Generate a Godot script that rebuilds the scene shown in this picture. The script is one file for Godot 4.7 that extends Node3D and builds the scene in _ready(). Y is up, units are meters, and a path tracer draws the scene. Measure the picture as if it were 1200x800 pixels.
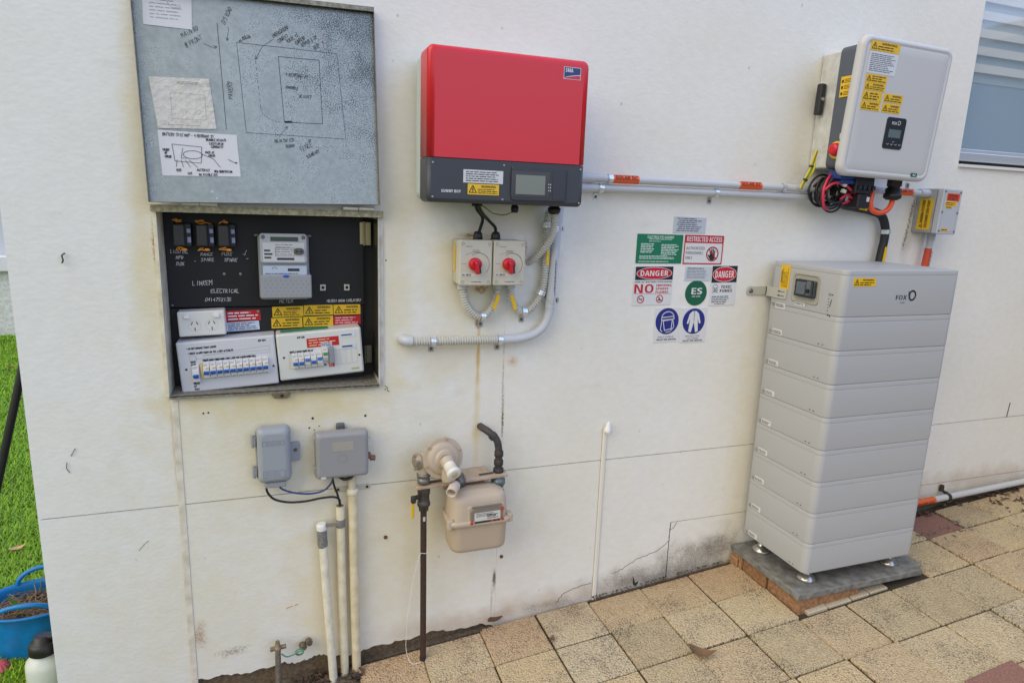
extends Node3D

# ---------------------------------------------------------------- mesh builder
class MB:
	var st := SurfaceTool.new()
	var xf := Transform3D.IDENTITY
	var off := Vector3.ZERO
	var uvm := 0          # 0 none, 1 from x/y, 2 from x/z
	var uvr := Rect2(0, 0, 1, 1)

	func _init(o := Vector3.ZERO) -> void:
		off = o
		st.begin(Mesh.PRIMITIVE_TRIANGLES)

	func v(p: Vector3) -> void:
		var w: Vector3 = xf * p
		if uvm == 1:
			st.set_uv(Vector2((w.x - uvr.position.x) / uvr.size.x, 1.0 - (w.y - uvr.position.y) / uvr.size.y))
		elif uvm == 2:
			st.set_uv(Vector2((w.x - uvr.position.x) / uvr.size.x, (w.z - uvr.position.y) / uvr.size.y))
		st.add_vertex(w - off)

	func t(a: Vector3, b: Vector3, c: Vector3, g := -1) -> void:
		st.set_smooth_group(g)
		v(a); v(c); v(b)

	func q(a: Vector3, b: Vector3, c: Vector3, d: Vector3, g := -1) -> void:
		t(a, b, c, g); t(a, c, d, g)

	func loft(rings: Array, g := 1, cap0 := true, cap1 := true) -> void:
		var n: int = rings[0].size()
		for i in rings.size() - 1:
			var r0: PackedVector3Array = rings[i]
			var r1: PackedVector3Array = rings[i + 1]
			for j in n:
				var k := (j + 1) % n
				q(r0[j], r0[k], r1[k], r1[j], g)
		for e in 2:
			if (e == 0 and not cap0) or (e == 1 and not cap1):
				continue
			var r: PackedVector3Array = rings[0] if e == 0 else rings[rings.size() - 1]
			var c := Vector3.ZERO
			for p in r:
				c += p
			c /= float(n)
			for j in n:
				var k := (j + 1) % n
				if e == 0:
					t(c, r[k], r[j], -1)
				else:
					t(c, r[j], r[k], -1)

	static func rr(cx: float, cy: float, w: float, h: float, r: float, z: float, n := 3) -> PackedVector3Array:
		var o := PackedVector3Array()
		r = minf(r, minf(w, h) * 0.5 - 0.0001)
		var e := minf(0.0015, r * 0.3)
		var cs := [Vector2(w / 2 - r, h / 2 - r), Vector2(-w / 2 + r, h / 2 - r), Vector2(-w / 2 + r, -h / 2 + r), Vector2(w / 2 - r, -h / 2 + r)]
		for i in 4:
			var a0 := PI / 2 * i
			var c: Vector2 = cs[i]
			var d0 := Vector2(sin(a0), -cos(a0))
			var s: Vector2 = c + Vector2(cos(a0), sin(a0)) * r + d0 * e
			o.append(Vector3(cx + s.x, cy + s.y, z))
			for k in n + 1:
				var a := a0 + PI / 2 * k / n
				o.append(Vector3(cx + c.x + cos(a) * r, cy + c.y + sin(a) * r, z))
			var a1 := a0 + PI / 2
			var s2: Vector2 = c + Vector2(cos(a1), sin(a1)) * r + Vector2(-sin(a1), cos(a1)) * e
			o.append(Vector3(cx + s2.x, cy + s2.y, z))
		return o

	func rbox(cx: float, cy: float, z0: float, z1: float, w: float, h: float, r := 0.003, bev := 0.0015, n := 3) -> void:
		var rs := [rr(cx, cy, w, h, r, z0, n)]
		if bev > 0.0:
			rs.append(rr(cx, cy, w, h, r, z1 - bev - 0.0004, n))
			rs.append(rr(cx, cy, w, h, r, z1 - bev, n))
			rs.append(rr(cx, cy, w - bev * 0.6, h - bev * 0.6, r, z1 - bev * 0.3, n))
			rs.append(rr(cx, cy, w - bev * 2, h - bev * 2, maxf(r - bev, r * 0.4), z1, n))
		else:
			rs.append(rr(cx, cy, w, h, r, z1, n))
		loft(rs)

	func box(x0: float, y0: float, z0: float, x1: float, y1: float, z1: float) -> void:
		var a := Vector3(x0, y0, z0); var b := Vector3(x1, y0, z0); var c := Vector3(x1, y1, z0); var d := Vector3(x0, y1, z0)
		var e := Vector3(x0, y0, z1); var f := Vector3(x1, y0, z1); var g := Vector3(x1, y1, z1); var h := Vector3(x0, y1, z1)
		q(e, f, g, h); q(b, a, d, c); q(f, b, c, g); q(a, e, h, d); q(h, g, c, d); q(a, b, f, e)

	func cbox(x0: float, y0: float, z0: float, x1: float, y1: float, z1: float, b := 0.003) -> void:
		# box with every edge chamfered
		var w := x1 - x0; var h := y1 - y0
		var cx := (x0 + x1) / 2; var cy := (y0 + y1) / 2
		var rs := []
		for k in 4:
			var ins := b if k == 0 or k == 3 else 0.0
			var z: float = [z0, z0 + b, z1 - b, z1][k]
			var o := PackedVector3Array()
			for s in [[1, -1], [1, 1], [-1, 1], [-1, -1]]:
				var hx: float = w / 2 - ins; var hy: float = h / 2 - ins
				var first := Vector2(hx, hy * s[1] - b * s[1]) if s[0] * s[1] > 0 or true else Vector2.ZERO
				var px := Vector3(cx + s[0] * hx, cy + s[1] * (hy - b), z)
				var py := Vector3(cx + s[0] * (hx - b), cy + s[1] * hy, z)
				if s[0] * s[1] > 0:
					o.append(px); o.append(py)
				else:
					o.append(py); o.append(px)
			rs.append(o)
		loft(rs, -1)

	func tube(pts: PackedVector3Array, rad, seg := 10, caps := true, g := 1) -> void:
		var rs := []
		var up := Vector3.ZERO
		for i in pts.size():
			var d: Vector3
			if i == 0: d = pts[1] - pts[0]
			elif i == pts.size() - 1: d = pts[i] - pts[i - 1]
			else: d = (pts[i + 1] - pts[i]).normalized() + (pts[i] - pts[i - 1]).normalized()
			d = d.normalized()
			if up == Vector3.ZERO:
				up = d.cross(Vector3(0.3, 0.2, 0.93)).normalized()
			up = (up - d * up.dot(d)).normalized()
			var s := d.cross(up)
			var r: float = rad[i] if rad is Array or rad is PackedFloat32Array else rad
			var o := PackedVector3Array()
			for k in seg:
				var a := TAU * k / seg
				o.append(pts[i] + (up * cos(a) + s * sin(a)) * r)
			rs.append(o)
		loft(rs, g, caps, caps)

	func cyl(a: Vector3, b: Vector3, r: float, seg := 14, bev := 0.0) -> void:
		if bev > 0.0:
			var d := (b - a).normalized() * bev
			lathe(a, b - a, [[0.0, r - bev], [bev, r], [(b - a).length() - bev, r], [(b - a).length(), r - bev]], seg, -2)
		else:
			tube(PackedVector3Array([a, b]), r, seg)

	func lathe(o: Vector3, axis: Vector3, prof: Array, seg := 18, g := 1) -> void:
		axis = axis.normalized()
		var up := axis.cross(Vector3(0.31, 0.2, 0.93)).normalized()
		var s := axis.cross(up)
		var rs := []
		for p in prof:
			var ring := PackedVector3Array()
			for k in seg:
				var a := TAU * k / seg
				ring.append(o + axis * p[0] + (up * cos(a) + s * sin(a)) * p[1])
			rs.append(ring)
		if g == -2:
			for i in rs.size() - 1:
				loft([rs[i], rs[i + 1]], 2 + i, i == 0, i == rs.size() - 2)
		else:
			loft(rs, g)

	func ball(c: Vector3, r: float, sq := Vector3.ONE, seg := 10) -> void:
		var rs := []
		for i in range(1, seg):
			var th := PI * i / seg
			var ring := PackedVector3Array()
			for k in seg + 4:
				var a := TAU * k / (seg + 4)
				ring.append(c + Vector3(sin(th) * cos(a) * sq.x, -cos(th) * sq.y, -sin(th) * sin(a) * sq.z) * r)
			rs.append(ring)
		loft(rs)

	func poly(p2: PackedVector2Array, z: float) -> void:
		var idx := Geometry2D.triangulate_polygon(p2)
		for i in range(0, idx.size(), 3):
			var a := p2[idx[i]]; var b := p2[idx[i + 1]]; var c := p2[idx[i + 2]]
			if (b - a).cross(c - a) < 0.0:
				var tmp := b; b = c; c = tmp
			t(Vector3(a.x, a.y, z), Vector3(b.x, b.y, z), Vector3(c.x, c.y, z))

	func prism(p2: PackedVector2Array, z0: float, z1: float) -> void:
		poly(p2, z1)
		var area := 0.0
		for i in p2.size():
			area += p2[i].cross(p2[(i + 1) % p2.size()])
		for i in p2.size():
			var a := p2[i]; var b := p2[(i + 1) % p2.size()]
			if area < 0.0:
				var tmp := a; a = b; b = tmp
			q(Vector3(a.x, a.y, z0), Vector3(b.x, b.y, z0), Vector3(b.x, b.y, z1), Vector3(a.x, a.y, z1))

	func rect(x0: float, y0: float, x1: float, y1: float, z: float) -> void:
		q(Vector3(x0, y0, z), Vector3(x1, y0, z), Vector3(x1, y1, z), Vector3(x0, y1, z))

	func disc(cx: float, cy: float, rx: float, z: float, ry := -1.0, seg := 28) -> void:
		if ry < 0.0: ry = rx
		for k in seg:
			var a := TAU * k / seg; var b := TAU * (k + 1) / seg
			t(Vector3(cx, cy, z), Vector3(cx + cos(a) * rx, cy + sin(a) * ry, z), Vector3(cx + cos(b) * rx, cy + sin(b) * ry, z))

	func line(pts: Array, w: float, z: float, closed := false) -> void:
		var n := pts.size()
		for i in (n if closed else n - 1):
			var a: Vector2 = pts[i]; var b: Vector2 = pts[(i + 1) % n]
			var d := (b - a).normalized() * w * 0.5
			if d == Vector2.ZERO: continue
			var s := Vector2(-d.y, d.x)
			a -= d * 0.6; b += d * 0.6
			q(Vector3(a.x - s.x, a.y - s.y, z), Vector3(b.x - s.x, b.y - s.y, z), Vector3(b.x + s.x, b.y + s.y, z), Vector3(a.x + s.x, a.y + s.y, z))

	func ringline(cx: float, cy: float, rx: float, ry: float, w: float, z: float, a0 := 0.0, a1 := TAU, seg := 28) -> void:
		var p := []
		for k in seg + 1:
			var a := lerpf(a0, a1, float(k) / seg)
			p.append(Vector2(cx + cos(a) * rx, cy + sin(a) * ry))
		line(p, w, z)

	func rim(p2: Array, w: float, z: float) -> void:
		line(p2, w, z, true)

	# lettering fitted to the box x0..x1, y0..y1 (capital height = y1 - y0)
	func text(s: String, x0: float, y0: float, x1: float, y1: float, z: float, bold := true, serif := false) -> void:
		var tm := TextMesh.new()
		var f := SystemFont.new()
		f.font_names = PackedStringArray(["Droid Serif" if serif else "Droid Sans"])
		f.font_weight = 700 if bold else 400
		tm.font = f
		tm.font_size = 24
		tm.depth = 0.0
		tm.curve_step = 4.0 if y1 - y0 < 0.012 else 1.5
		tm.pixel_size = 0.01
		tm.text = s
		var ar := tm.get_mesh_arrays() if tm.get_surface_count() == 0 else tm.surface_get_arrays(0)
		if ar.size() == 0 or ar[Mesh.ARRAY_VERTEX] == null:
			return
		var vs: PackedVector3Array = ar[Mesh.ARRAY_VERTEX]
		var ns: PackedVector3Array = ar[Mesh.ARRAY_NORMAL]
		var ix: PackedInt32Array = ar[Mesh.ARRAY_INDEX] if ar[Mesh.ARRAY_INDEX] != null else PackedInt32Array(range(vs.size()))
		var lo := Vector2(1e9, 1e9); var hi := Vector2(-1e9, -1e9)
		for p in vs:
			lo.x = minf(lo.x, p.x); lo.y = minf(lo.y, p.y); hi.x = maxf(hi.x, p.x); hi.y = maxf(hi.y, p.y)
		if hi.x - lo.x < 1e-6 or hi.y - lo.y < 1e-6:
			return
		var sx := (x1 - x0) / (hi.x - lo.x); var sy := (y1 - y0) / (hi.y - lo.y)
		for i in range(0, ix.size(), 3):
			if ns[ix[i]].z < 0.5: continue
			var a := vs[ix[i]]; var b := vs[ix[i + 1]]; var c := vs[ix[i + 2]]
			var A := Vector3(x0 + (a.x - lo.x) * sx, y0 + (a.y - lo.y) * sy, z)
			var B := Vector3(x0 + (b.x - lo.x) * sx, y0 + (b.y - lo.y) * sy, z)
			var D := Vector3(x0 + (c.x - lo.x) * sx, y0 + (c.y - lo.y) * sy, z)
			if (B - A).cross(D - A).z < 0.0:
				t(A, D, B)
			else:
				t(A, B, D)

	# handwriting drawn as pen strokes; x, y is the left end of the line
	func hand(s: String, x: float, y: float, h: float, ang := 0.0, w := 0.0016, z := 0.0, rs := 1, squeeze := 1.0) -> void:
		var r := RandomNumberGenerator.new()
		r.seed = rs * 7919 + s.length()
		var ca := cos(ang); var sa := sin(ang)
		var cur := 0.0
		for ch in s.to_upper():
			if ch == " ":
				cur += h * 0.55 * squeeze
				continue
			var gl: String = GLYPH.get(ch, "02 42")
			var sc := h / 6.0 * r.randf_range(0.88, 1.1)
			var dy := r.randf_range(-0.05, 0.05) * h
			var sl := r.randf_range(0.05, 0.25)
			for stroke in gl.split(" "):
				var p := []
				for i in range(0, stroke.length() - 1, 2):
					var gx := float(stroke[i].to_int()) + r.randf_range(-0.25, 0.25)
					var gy := float(stroke[i + 1].to_int()) + r.randf_range(-0.3, 0.3)
					var lx := cur + (gx * 0.85 + gy * sl) * sc * squeeze
					var ly := dy + gy * sc
					p.append(Vector2(x + lx * ca - ly * sa, y + lx * sa + ly * ca))
				line(p, w, z)
			cur += h * 0.78 * squeeze

	func done() -> ArrayMesh:
		st.generate_normals()
		st.index()
		return st.commit()

const GLYPH := {
	"A": "002640 1232", "B": "000636453403 03344231300", "C": "4536160501104041", "D": "0006264422100", "E": "46060040 0333", "F": "460600 0333", "G": "45361605011040412222",
	"H": "0006 4046 0343", "I": "2026", "J": "46411001", "K": "0006 460340", "L": "060040", "M": "0006234640", "N": "00064046", "O": "10011536454130101", "P": "0006364534 3403",
	"Q": "1001153645413010 2240", "R": "000636453403 2340", "S": "45361605143431201001", "T": "0646 2620", "U": "0601103041460", "V": "062046", "W": "0610233046", "X": "0046 0640", "Y": "0623 4623 2320", "Z": "06460040",
	"0": "1001153645413010", "1": "152620", "2": "0516364500400", "3": "05163645342342301001", "4": "3036024", "5": "460603334231001", "6": "4516050110304132230", "7": "064610", "8": "1405163645341403011030413414", "9": "43230415364530",
	"-": "1333", ".": "2021", ",": "2110", ":": "2122 2425", "/": "0046", "'": "2625", "@": "41301001153645423222243443", "(": "362422030", "+": "2125 0343", "&": "40051625030010304", "*": "1452 3254",
}

# ---------------------------------------------------------------- helpers
var mats := {}
var used := {}

func rgb(r: float, g: float, b: float) -> Color:
	return Color(r / 255.0, g / 255.0, b / 255.0)

func mat(c: Color, rough := 0.6, metal := 0.0, bump := "", extra := 0.0) -> StandardMaterial3D:
	var key := [c, rough, metal, bump, extra]
	if mats.has(key):
		return mats[key]
	var m := StandardMaterial3D.new()
	m.albedo_color = c
	m.roughness = rough
	m.metallic = metal
	if bump == "fine":
		m.uv1_triplanar = true
		m.uv1_world_triplanar = true
		m.uv1_scale = Vector3.ONE * 14.0
		m.normal_enabled = true
		m.normal_texture = tex_fine
		m.normal_scale = extra
	elif bump == "worn":
		m.uv1_triplanar = true
		m.uv1_world_triplanar = true
		m.uv1_scale = Vector3.ONE * (extra if extra > 0.0 else 3.0)
		m.albedo_texture = tex_worn
		m.normal_enabled = true
		m.normal_texture = tex_fine
		m.normal_scale = 0.25
	elif bump == "dusty":
		m.uv1_triplanar = true
		m.uv1_world_triplanar = true
		m.uv1_scale = Vector3.ONE * 2.2
		m.albedo_texture = tex_dust
	mats[key] = m
	return m

var tex_fine: NoiseTexture2D
var tex_worn: NoiseTexture2D
var tex_dust: NoiseTexture2D

func noise_tex(freq: float, oct: int, c0: Color, c1: Color, size := 512, rs := 1, lo := 0.3, hi := 0.7, cell := false) -> NoiseTexture2D:
	var n := FastNoiseLite.new()
	n.noise_type = FastNoiseLite.TYPE_CELLULAR if cell else FastNoiseLite.TYPE_SIMPLEX_SMOOTH
	n.frequency = freq
	n.fractal_octaves = oct
	n.seed = rs
	var t := NoiseTexture2D.new()
	t.width = size; t.height = size
	t.seamless = true
	t.noise = n
	var g := Gradient.new()
	g.offsets = PackedFloat32Array([lo, hi])
	g.colors = PackedColorArray([c0, c1])
	t.color_ramp = g
	return t

func bump_tex(freq: float, oct: int, strength: float, size := 512, rs := 3) -> NoiseTexture2D:
	var n := FastNoiseLite.new()
	n.noise_type = FastNoiseLite.TYPE_SIMPLEX_SMOOTH
	n.frequency = freq
	n.fractal_octaves = oct
	n.seed = rs
	var t := NoiseTexture2D.new()
	t.width = size; t.height = size
	t.seamless = true
	t.noise = n
	t.as_normal_map = true
	t.bump_strength = strength
	return t

func numbered(called: String) -> String:
	if not used.has(called):
		used[called] = 0
		return called
	used[called] += 1
	return "%s_%03d" % [called, used[called]]

func thing(called: String, label: String, category: String, at := Vector3.ZERO, group := "") -> Node3D:
	var o := Node3D.new()
	o.name = numbered(called)
	o.position = at
	add_child(o, true)
	o.set_meta("label", label)
	o.set_meta("category", category)
	if group != "":
		o.set_meta("group", group)
	return o

func origin(o: Node) -> Vector3:
	var p := Vector3.ZERO
	while o != self and o is Node3D:
		p += (o as Node3D).position
		o = o.get_parent()
	return p

func mb(parent: Node) -> MB:
	return MB.new(origin(parent))

func part(parent: Node, called: String, m, material: Material, label := "") -> MeshInstance3D:
	var o := MeshInstance3D.new()
	o.name = called
	o.mesh = m.done() if m is MB else m
	o.material_override = material
	parent.add_child(o, true)
	if label != "":
		o.set_meta("label", label)
	if called == "handwritten_lettering":
		o.set_meta("kind", "stuff")      # pen strokes too small to pick apart
	return o

func solo(called: String, m, material: Material, label: String, category: String, at := Vector3.ZERO, group := "") -> MeshInstance3D:
	var o := MeshInstance3D.new()
	o.name = numbered(called)
	o.mesh = m.done() if m is MB else m
	o.material_override = material
	o.position = at
	add_child(o, true)
	o.set_meta("label", label)
	o.set_meta("category", category)
	if group != "":
		o.set_meta("group", group)
	return o

func structure(called: String, m, material: Material) -> MeshInstance3D:
	var o := MeshInstance3D.new()
	o.name = called
	o.mesh = m.done() if m is MB else m
	o.material_override = material
	add_child(o, true)
	o.set_meta("kind", "structure")
	return o

func copy_of(o: Node3D, at: Vector3, label: String, turn := 0.0) -> Node3D:
	var c: Node3D = o.duplicate()
	c.name = numbered(str(o.name))
	add_child(c, true)
	c.position = at
	c.rotation.z = turn
	c.set_meta("label", label)
	return c

func v3(x: float, y: float, z: float) -> Vector3:
	return Vector3(x, y, z)

func curve(pts: Array, n := 8) -> PackedVector3Array:
	var o := PackedVector3Array()
	var c := pts.size()
	for i in c - 1:
		var p0: Vector3 = pts[maxi(i - 1, 0)]; var p1: Vector3 = pts[i]
		var p2: Vector3 = pts[i + 1]; var p3: Vector3 = pts[mini(i + 2, c - 1)]
		for k in n:
			o.append(p1.cubic_interpolate(p2, p0, p3, float(k) / n))
	o.append(pts[c - 1])
	return o

func corrugated(parent: Node3D, pts: Array, r: float, depth := 0.0042, pitch := 0.0084) -> MB:
	var c := Curve3D.new()
	c.bake_interval = 0.004
	for p in curve(pts, 10):
		c.add_point(p)
	var l := c.get_baked_length()
	var n := int(l / pitch)
	var ps := PackedVector3Array()
	var rs := []
	for i in n * 4 + 1:
		ps.append(c.sample_baked(l * i / (n * 4)))
		rs.append(r - depth * [0.0, 0.0, 1.0, 0.9][i % 4])
	var m := mb(parent)
	m.tube(ps, rs, 14, true, -1)
	return m

func ground_y(x: float, z: float) -> float:
	return -0.175 + 0.092 * clampf(x, -0.8, 6.0) - 0.03 * clampf(z, 0.0, 3.0)

func hash01(n: int) -> float:
	var x := (n * 1103515245 + 12345) & 0x7fffffff
	x = ((x >> 8) ^ (x * 69069)) & 0x7fffffff
	return float(x % 10007) / 10007.0

# ---------------------------------------------------------------- scene
func _ready() -> void:
	set_camera_and_light()
	make_textures()
	make_ground()
	make_wall()
	make_pavement()
	make_far_wall()
	make_meter_box()
	make_box_contents()
	make_red_inverter()
	make_isolators()
	make_conduits()
	make_signs()
	make_hybrid_inverter()
	make_junction_box()
	make_battery()
	make_telecom()
	make_gas_meter()
	make_left_garden()
	make_small_things()

func set_camera_and_light() -> void:
	var cam := Camera3D.new()
	cam.name = "camera"
	cam.transform = Transform3D(Basis(v3(0.94236182, 0.035539, 0.33270283), v3(0.03564759, 0.97802008, -0.20544092), v3(-0.33269121, 0.20545974, 0.92038191)), v3(0.00907, 1.44414, 2.09519))
	cam.keep_aspect = Camera3D.KEEP_HEIGHT
	cam.fov = rad_to_deg(2.0 * atan(400.0 / 773.7))
	cam.near = 0.05
	cam.far = 400.0
	add_child(cam)
	cam.current = true
	var sky_m := ProceduralSkyMaterial.new()
	sky_m.sky_top_color = rgb(146, 176, 230)
	sky_m.sky_horizon_color = rgb(216, 221, 234)
	sky_m.sky_curve = 0.18
	sky_m.sky_energy_multiplier = 1.3
	sky_m.ground_bottom_color = rgb(120, 120, 116)
	sky_m.ground_horizon_color = rgb(170, 170, 165)
	sky_m.sun_angle_max = 1.0
	var sky := Sky.new()
	sky.sky_material = sky_m
	var env := Environment.new()
	env.background_mode = Environment.BG_SKY
	env.sky = sky
	env.background_energy_multiplier = 1.0
	env.ambient_light_source = Environment.AMBIENT_SOURCE_SKY
	env.tonemap_mode = Environment.TONE_MAPPER_LINEAR
	env.tonemap_exposure = 1.43
	env.sdfgi_enabled = true
	env.ssao_enabled = true
	env.ssil_enabled = true
	var we := WorldEnvironment.new()
	we.name = "sky"
	we.environment = env
	add_child(we)
	var sun := DirectionalLight3D.new()
	sun.name = "sun"
	sun.light_energy = 0.5
	sun.light_color = Color(1.0, 0.965, 0.91)
	sun.light_angular_distance = 60.0
	sun.shadow_enabled = true
	add_child(sun)
	sun.look_at_from_position(v3(-5.0, 4.6, 2.0), Vector3.ZERO, Vector3.UP)

var wall_tex: ImageTexture
var paver_tex: ImageTexture
var zinc_tex: ImageTexture
const WALL_RECT := Rect2(-0.7, -0.3, 5.2, 2.8)
const PAVE_RECT := Rect2(0.1, -0.05, 5.0, 2.3)

func make_textures() -> void:
	tex_fine = bump_tex(0.05, 3, 5.0)
	tex_worn = noise_tex(0.02, 7, rgb(196, 190, 180), rgb(255, 255, 255), 1024, 5, 0.12, 0.8)
	tex_dust = noise_tex(0.008, 7, rgb(226, 222, 214), rgb(255, 255, 255), 1024, 9, 0.15, 0.8)
	wall_texture()
	paver_texture()
	zinc_texture()

func px_noise(freq: float, rs: int, oct := 1) -> FastNoiseLite:
	var n := FastNoiseLite.new()
	n.noise_type = FastNoiseLite.TYPE_SIMPLEX_SMOOTH
	n.frequency = freq
	n.seed = rs
	n.fractal_type = FastNoiseLite.FRACTAL_FBM if oct > 1 else FastNoiseLite.FRACTAL_NONE
	n.fractal_octaves = oct
	return n

func blend_patch(im: Image, rect: Rect2, c: Vector2, r: Vector2, col: Color, strength: float, speck := 0.0, rs := 1, lean := 0.0) -> void:
	# a stain with a soft, uneven outline, in metres on the surface
	var w := im.get_width(); var h := im.get_height()
	var s := Vector2(w / rect.size.x, h / rect.size.y)
	var n := px_noise(0.03, rs, 3)
	var n2 := px_noise(0.4, rs + 5, 3)
	var x0 := clampi(int((c.x - r.x * 1.3 - rect.position.x) * s.x), 0, w - 1)
	var x1 := clampi(int((c.x + r.x * 1.3 - rect.position.x) * s.x), 0, w - 1)
	var yt := rect.position.y + rect.size.y
	var y0 := clampi(int((yt - c.y - r.y * 1.3) * s.y), 0, h - 1)
	var y1 := clampi(int((yt - c.y + r.y * 1.3) * s.y), 0, h - 1)
	for y in range(y0, y1 + 1):
		for x in range(x0, x1 + 1):
			var p := Vector2(rect.position.x + (x + 0.5) / s.x, yt - (y + 0.5) / s.y) - c
			p.x -= p.y * lean
			var d := (p / r).length()
			var f := clampf(1.25 - d + n.get_noise_2d(x, y) * 0.5, 0.0, 1.0)
			if speck > 0.0:
				f = clampf((f + n2.get_noise_2d(x, y) * 1.1 - 0.55) * 3.0 * f, 0.0, 1.0) * speck + f * (1.0 - speck)
			if f > 0.0:
				im.set_pixel(x, y, im.get_pixel(x, y).lerp(col, f * strength))

func wall_texture() -> void:
	var w := 1600; var h := 860
	var data := PackedByteArray()
	data.resize(w * h * 3)
	var n1 := px_noise(0.006, 2, 3)
	var n2 := px_noise(0.09, 4, 2)
	var i := 0
	for y in h:
		for x in w:
			var a := n1.get_noise_2d(x, y)
			var b := n2.get_noise_2d(x * 0.7, y * 1.2)
			var l := 229.0 + a * 3.0 + b * 3.0
			data[i] = int(clampf(l, 0, 255)); data[i + 1] = int(clampf(l - 1.0, 0, 255)); data[i + 2] = int(clampf(l - 7.0 + a * 3.0, 0, 255))
			i += 3
	var im := Image.create_from_data(w, h, false, Image.FORMAT_RGB8, data)
	var r := WALL_RECT
	var cream := rgb(214, 196, 142)
	for k in [[-0.45, 0.5, 0.4, 0.9, 0.07], [0.4, 0.3, 0.8, 0.5, 0.05], [0.0, 0.82, 0.36, 0.07, 0.62], [0.0, 0.76, 0.34, 0.12, 0.3], [-0.33, 1.12, 0.05, 0.32, 0.4], [0.36, 1.12, 0.06, 0.30, 0.28], [0.62, 1.2, 0.16, 0.16, 0.3], [0.55, 0.95, 0.22, 0.12, 0.25], [0.2, 0.25, 0.25, 0.45, 0.16], [0.5, 0.2, 0.4, 0.3, 0.14], [-0.1, 0.6, 0.3, 0.18, 0.2], [0.13, 0.05, 0.12, 0.3, 0.25], [0.42, 0.35, 0.12, 0.2, 0.2], [1.79, 0.4, 0.06, 0.6, 0.22], [-0.34, 1.5, 0.03, 0.4, 0.3], [0.6, 1.33, 0.12, 0.05, 0.3], [0.75, 1.38, 0.14, 0.05, 0.2], [-0.25, 0.1, 0.35, 0.35, 0.2], [0.9, 0.5, 0.4, 0.6, 0.1], [0.3, 0.55, 0.5, 0.3, 0.14]]:
		blend_patch(im, r, Vector2(k[0], k[1]), Vector2(k[2], k[3]), cream, k[4], 0.0, int(k[1] * 100))
	# rust runs and rusty marks
	blend_patch(im, r, Vector2(0.646, 0.93), Vector2(0.006, 0.12), rgb(196, 140, 60), 0.6, 0.0, 3)
	blend_patch(im, r, Vector2(0.644, 1.045), Vector2(0.012, 0.02), rgb(120, 70, 30), 0.8, 0.4, 4)
	blend_patch(im, r, Vector2(0.646, 0.7), Vector2(0.012, 0.25), rgb(212, 190, 130), 0.4, 0.0, 3)
	for k in [[0.565, 1.25, 0.012, 0.08], [0.62, 1.335, 0.06, 0.01], [0.8, 1.3, 0.008, 0.05], [0.57, 1.18, 0.02, 0.02], [0.65, 1.16, 0.03, 0.015], [-0.31, 1.3, 0.008, 0.08]]:
		blend_patch(im, r, Vector2(k[0], k[1]), Vector2(k[2], k[3]), rgb(150, 105, 60), 0.7, 0.8, 17)
	blend_patch(im, r, Vector2(-0.295, 0.7), Vector2(0.009, 0.16), rgb(180, 130, 80), 0.4, 0.0, 8)
	blend_patch(im, r, Vector2(-0.268, 0.045), Vector2(0.03, 0.05), rgb(150, 110, 80), 0.55, 0.7, 9)
	blend_patch(im, r, Vector2(-0.17, -0.03), Vector2(0.05, 0.022), rgb(110, 96, 80), 0.4, 1.0, 10)
	blend_patch(im, r, Vector2(0.77, 0.905), Vector2(0.02, 0.02), rgb(180, 130, 80), 0.5, 0.5, 11)
	# mould that creeps up from the damp ground
	for k in [[1.32, -0.02, 0.2, 0.07, 0.34], [1.6, 0.03, 0.2, 0.085, 0.42], [1.74, 0.05, 0.1, 0.1, 0.45], [1.5, -0.03, 0.35, 0.04, 0.45], [0.95, -0.07, 0.2, 0.03, 0.35]]:
		blend_patch(im, r, Vector2(k[0], k[1]), Vector2(k[2], k[3]), rgb(78, 70, 60), k[4], 0.6, int(k[0] * 77))
	for k in [[1.0, -0.05, 0.3, 0.05, 0.3], [0.75, -0.09, 0.25, 0.05, 0.3], [3.2, 0.2, 0.6, 0.06, 0.3], [0.5, -0.08, 0.25, 0.05, 0.3]]:
		blend_patch(im, r, Vector2(k[0], k[1]), Vector2(k[2], k[3]), rgb(170, 140, 112), k[4], 0.2, int(k[0] * 31))
	# peeled strip beside the junction box
	blend_patch(im, r, Vector2(2.515, 1.4), Vector2(0.012, 0.15), rgb(90, 84, 78), 0.8, 1.0, 21, 0.12)
	blend_patch(im, r, Vector2(2.53, 1.4), Vector2(0.03, 0.16), rgb(176, 172, 166), 0.4, 0.3, 22, 0.12)
	# dotted dirt line above the gas meter
	blend_patch(im, r, Vector2(0.742, 0.68), Vector2(0.004, 0.13), rgb(80, 66, 52), 0.8, 0.8, 23)
	blend_patch(im, r, Vector2(0.738, 0.82), Vector2(0.003, 0.2), rgb(130, 112, 90), 0.5, 0.8, 24)
	blend_patch(im, r, Vector2(0.73, 0.08), Vector2(0.006, 0.05), rgb(60, 48, 40), 0.8, 0.5, 25)
	blend_patch(im, r, Vector2(0.722, -0.0), Vector2(0.004, 0.1), rgb(140, 120, 100), 0.4, 0.5, 26)
	var rng := RandomNumberGenerator.new()
	rng.seed = 5
	for k in 56:
		var c := Vector2(rng.randf_range(-0.6, 4.2), rng.randf_range(0.0, 2.3) if k % 3 else rng.randf_range(-0.1, 0.8))
		blend_patch(im, r, c, Vector2(rng.randf_range(0.002, 0.004), rng.randf_range(0.002, 0.006)), rgb(110, 98, 84), rng.randf_range(0.15, 0.55), 0.0, k)
	for k in 26:
		var c := Vector2(rng.randf_range(-0.6, 2.4), rng.randf_range(0.0, 2.0))
		blend_patch(im, r, c, Vector2(rng.randf_range(0.01, 0.05), rng.randf_range(0.004, 0.02)), rgb(190, 183, 170), rng.randf_range(0.06, 0.2), 0.6, k + 40)
	wall_tex = ImageTexture.create_from_image(im)

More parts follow.
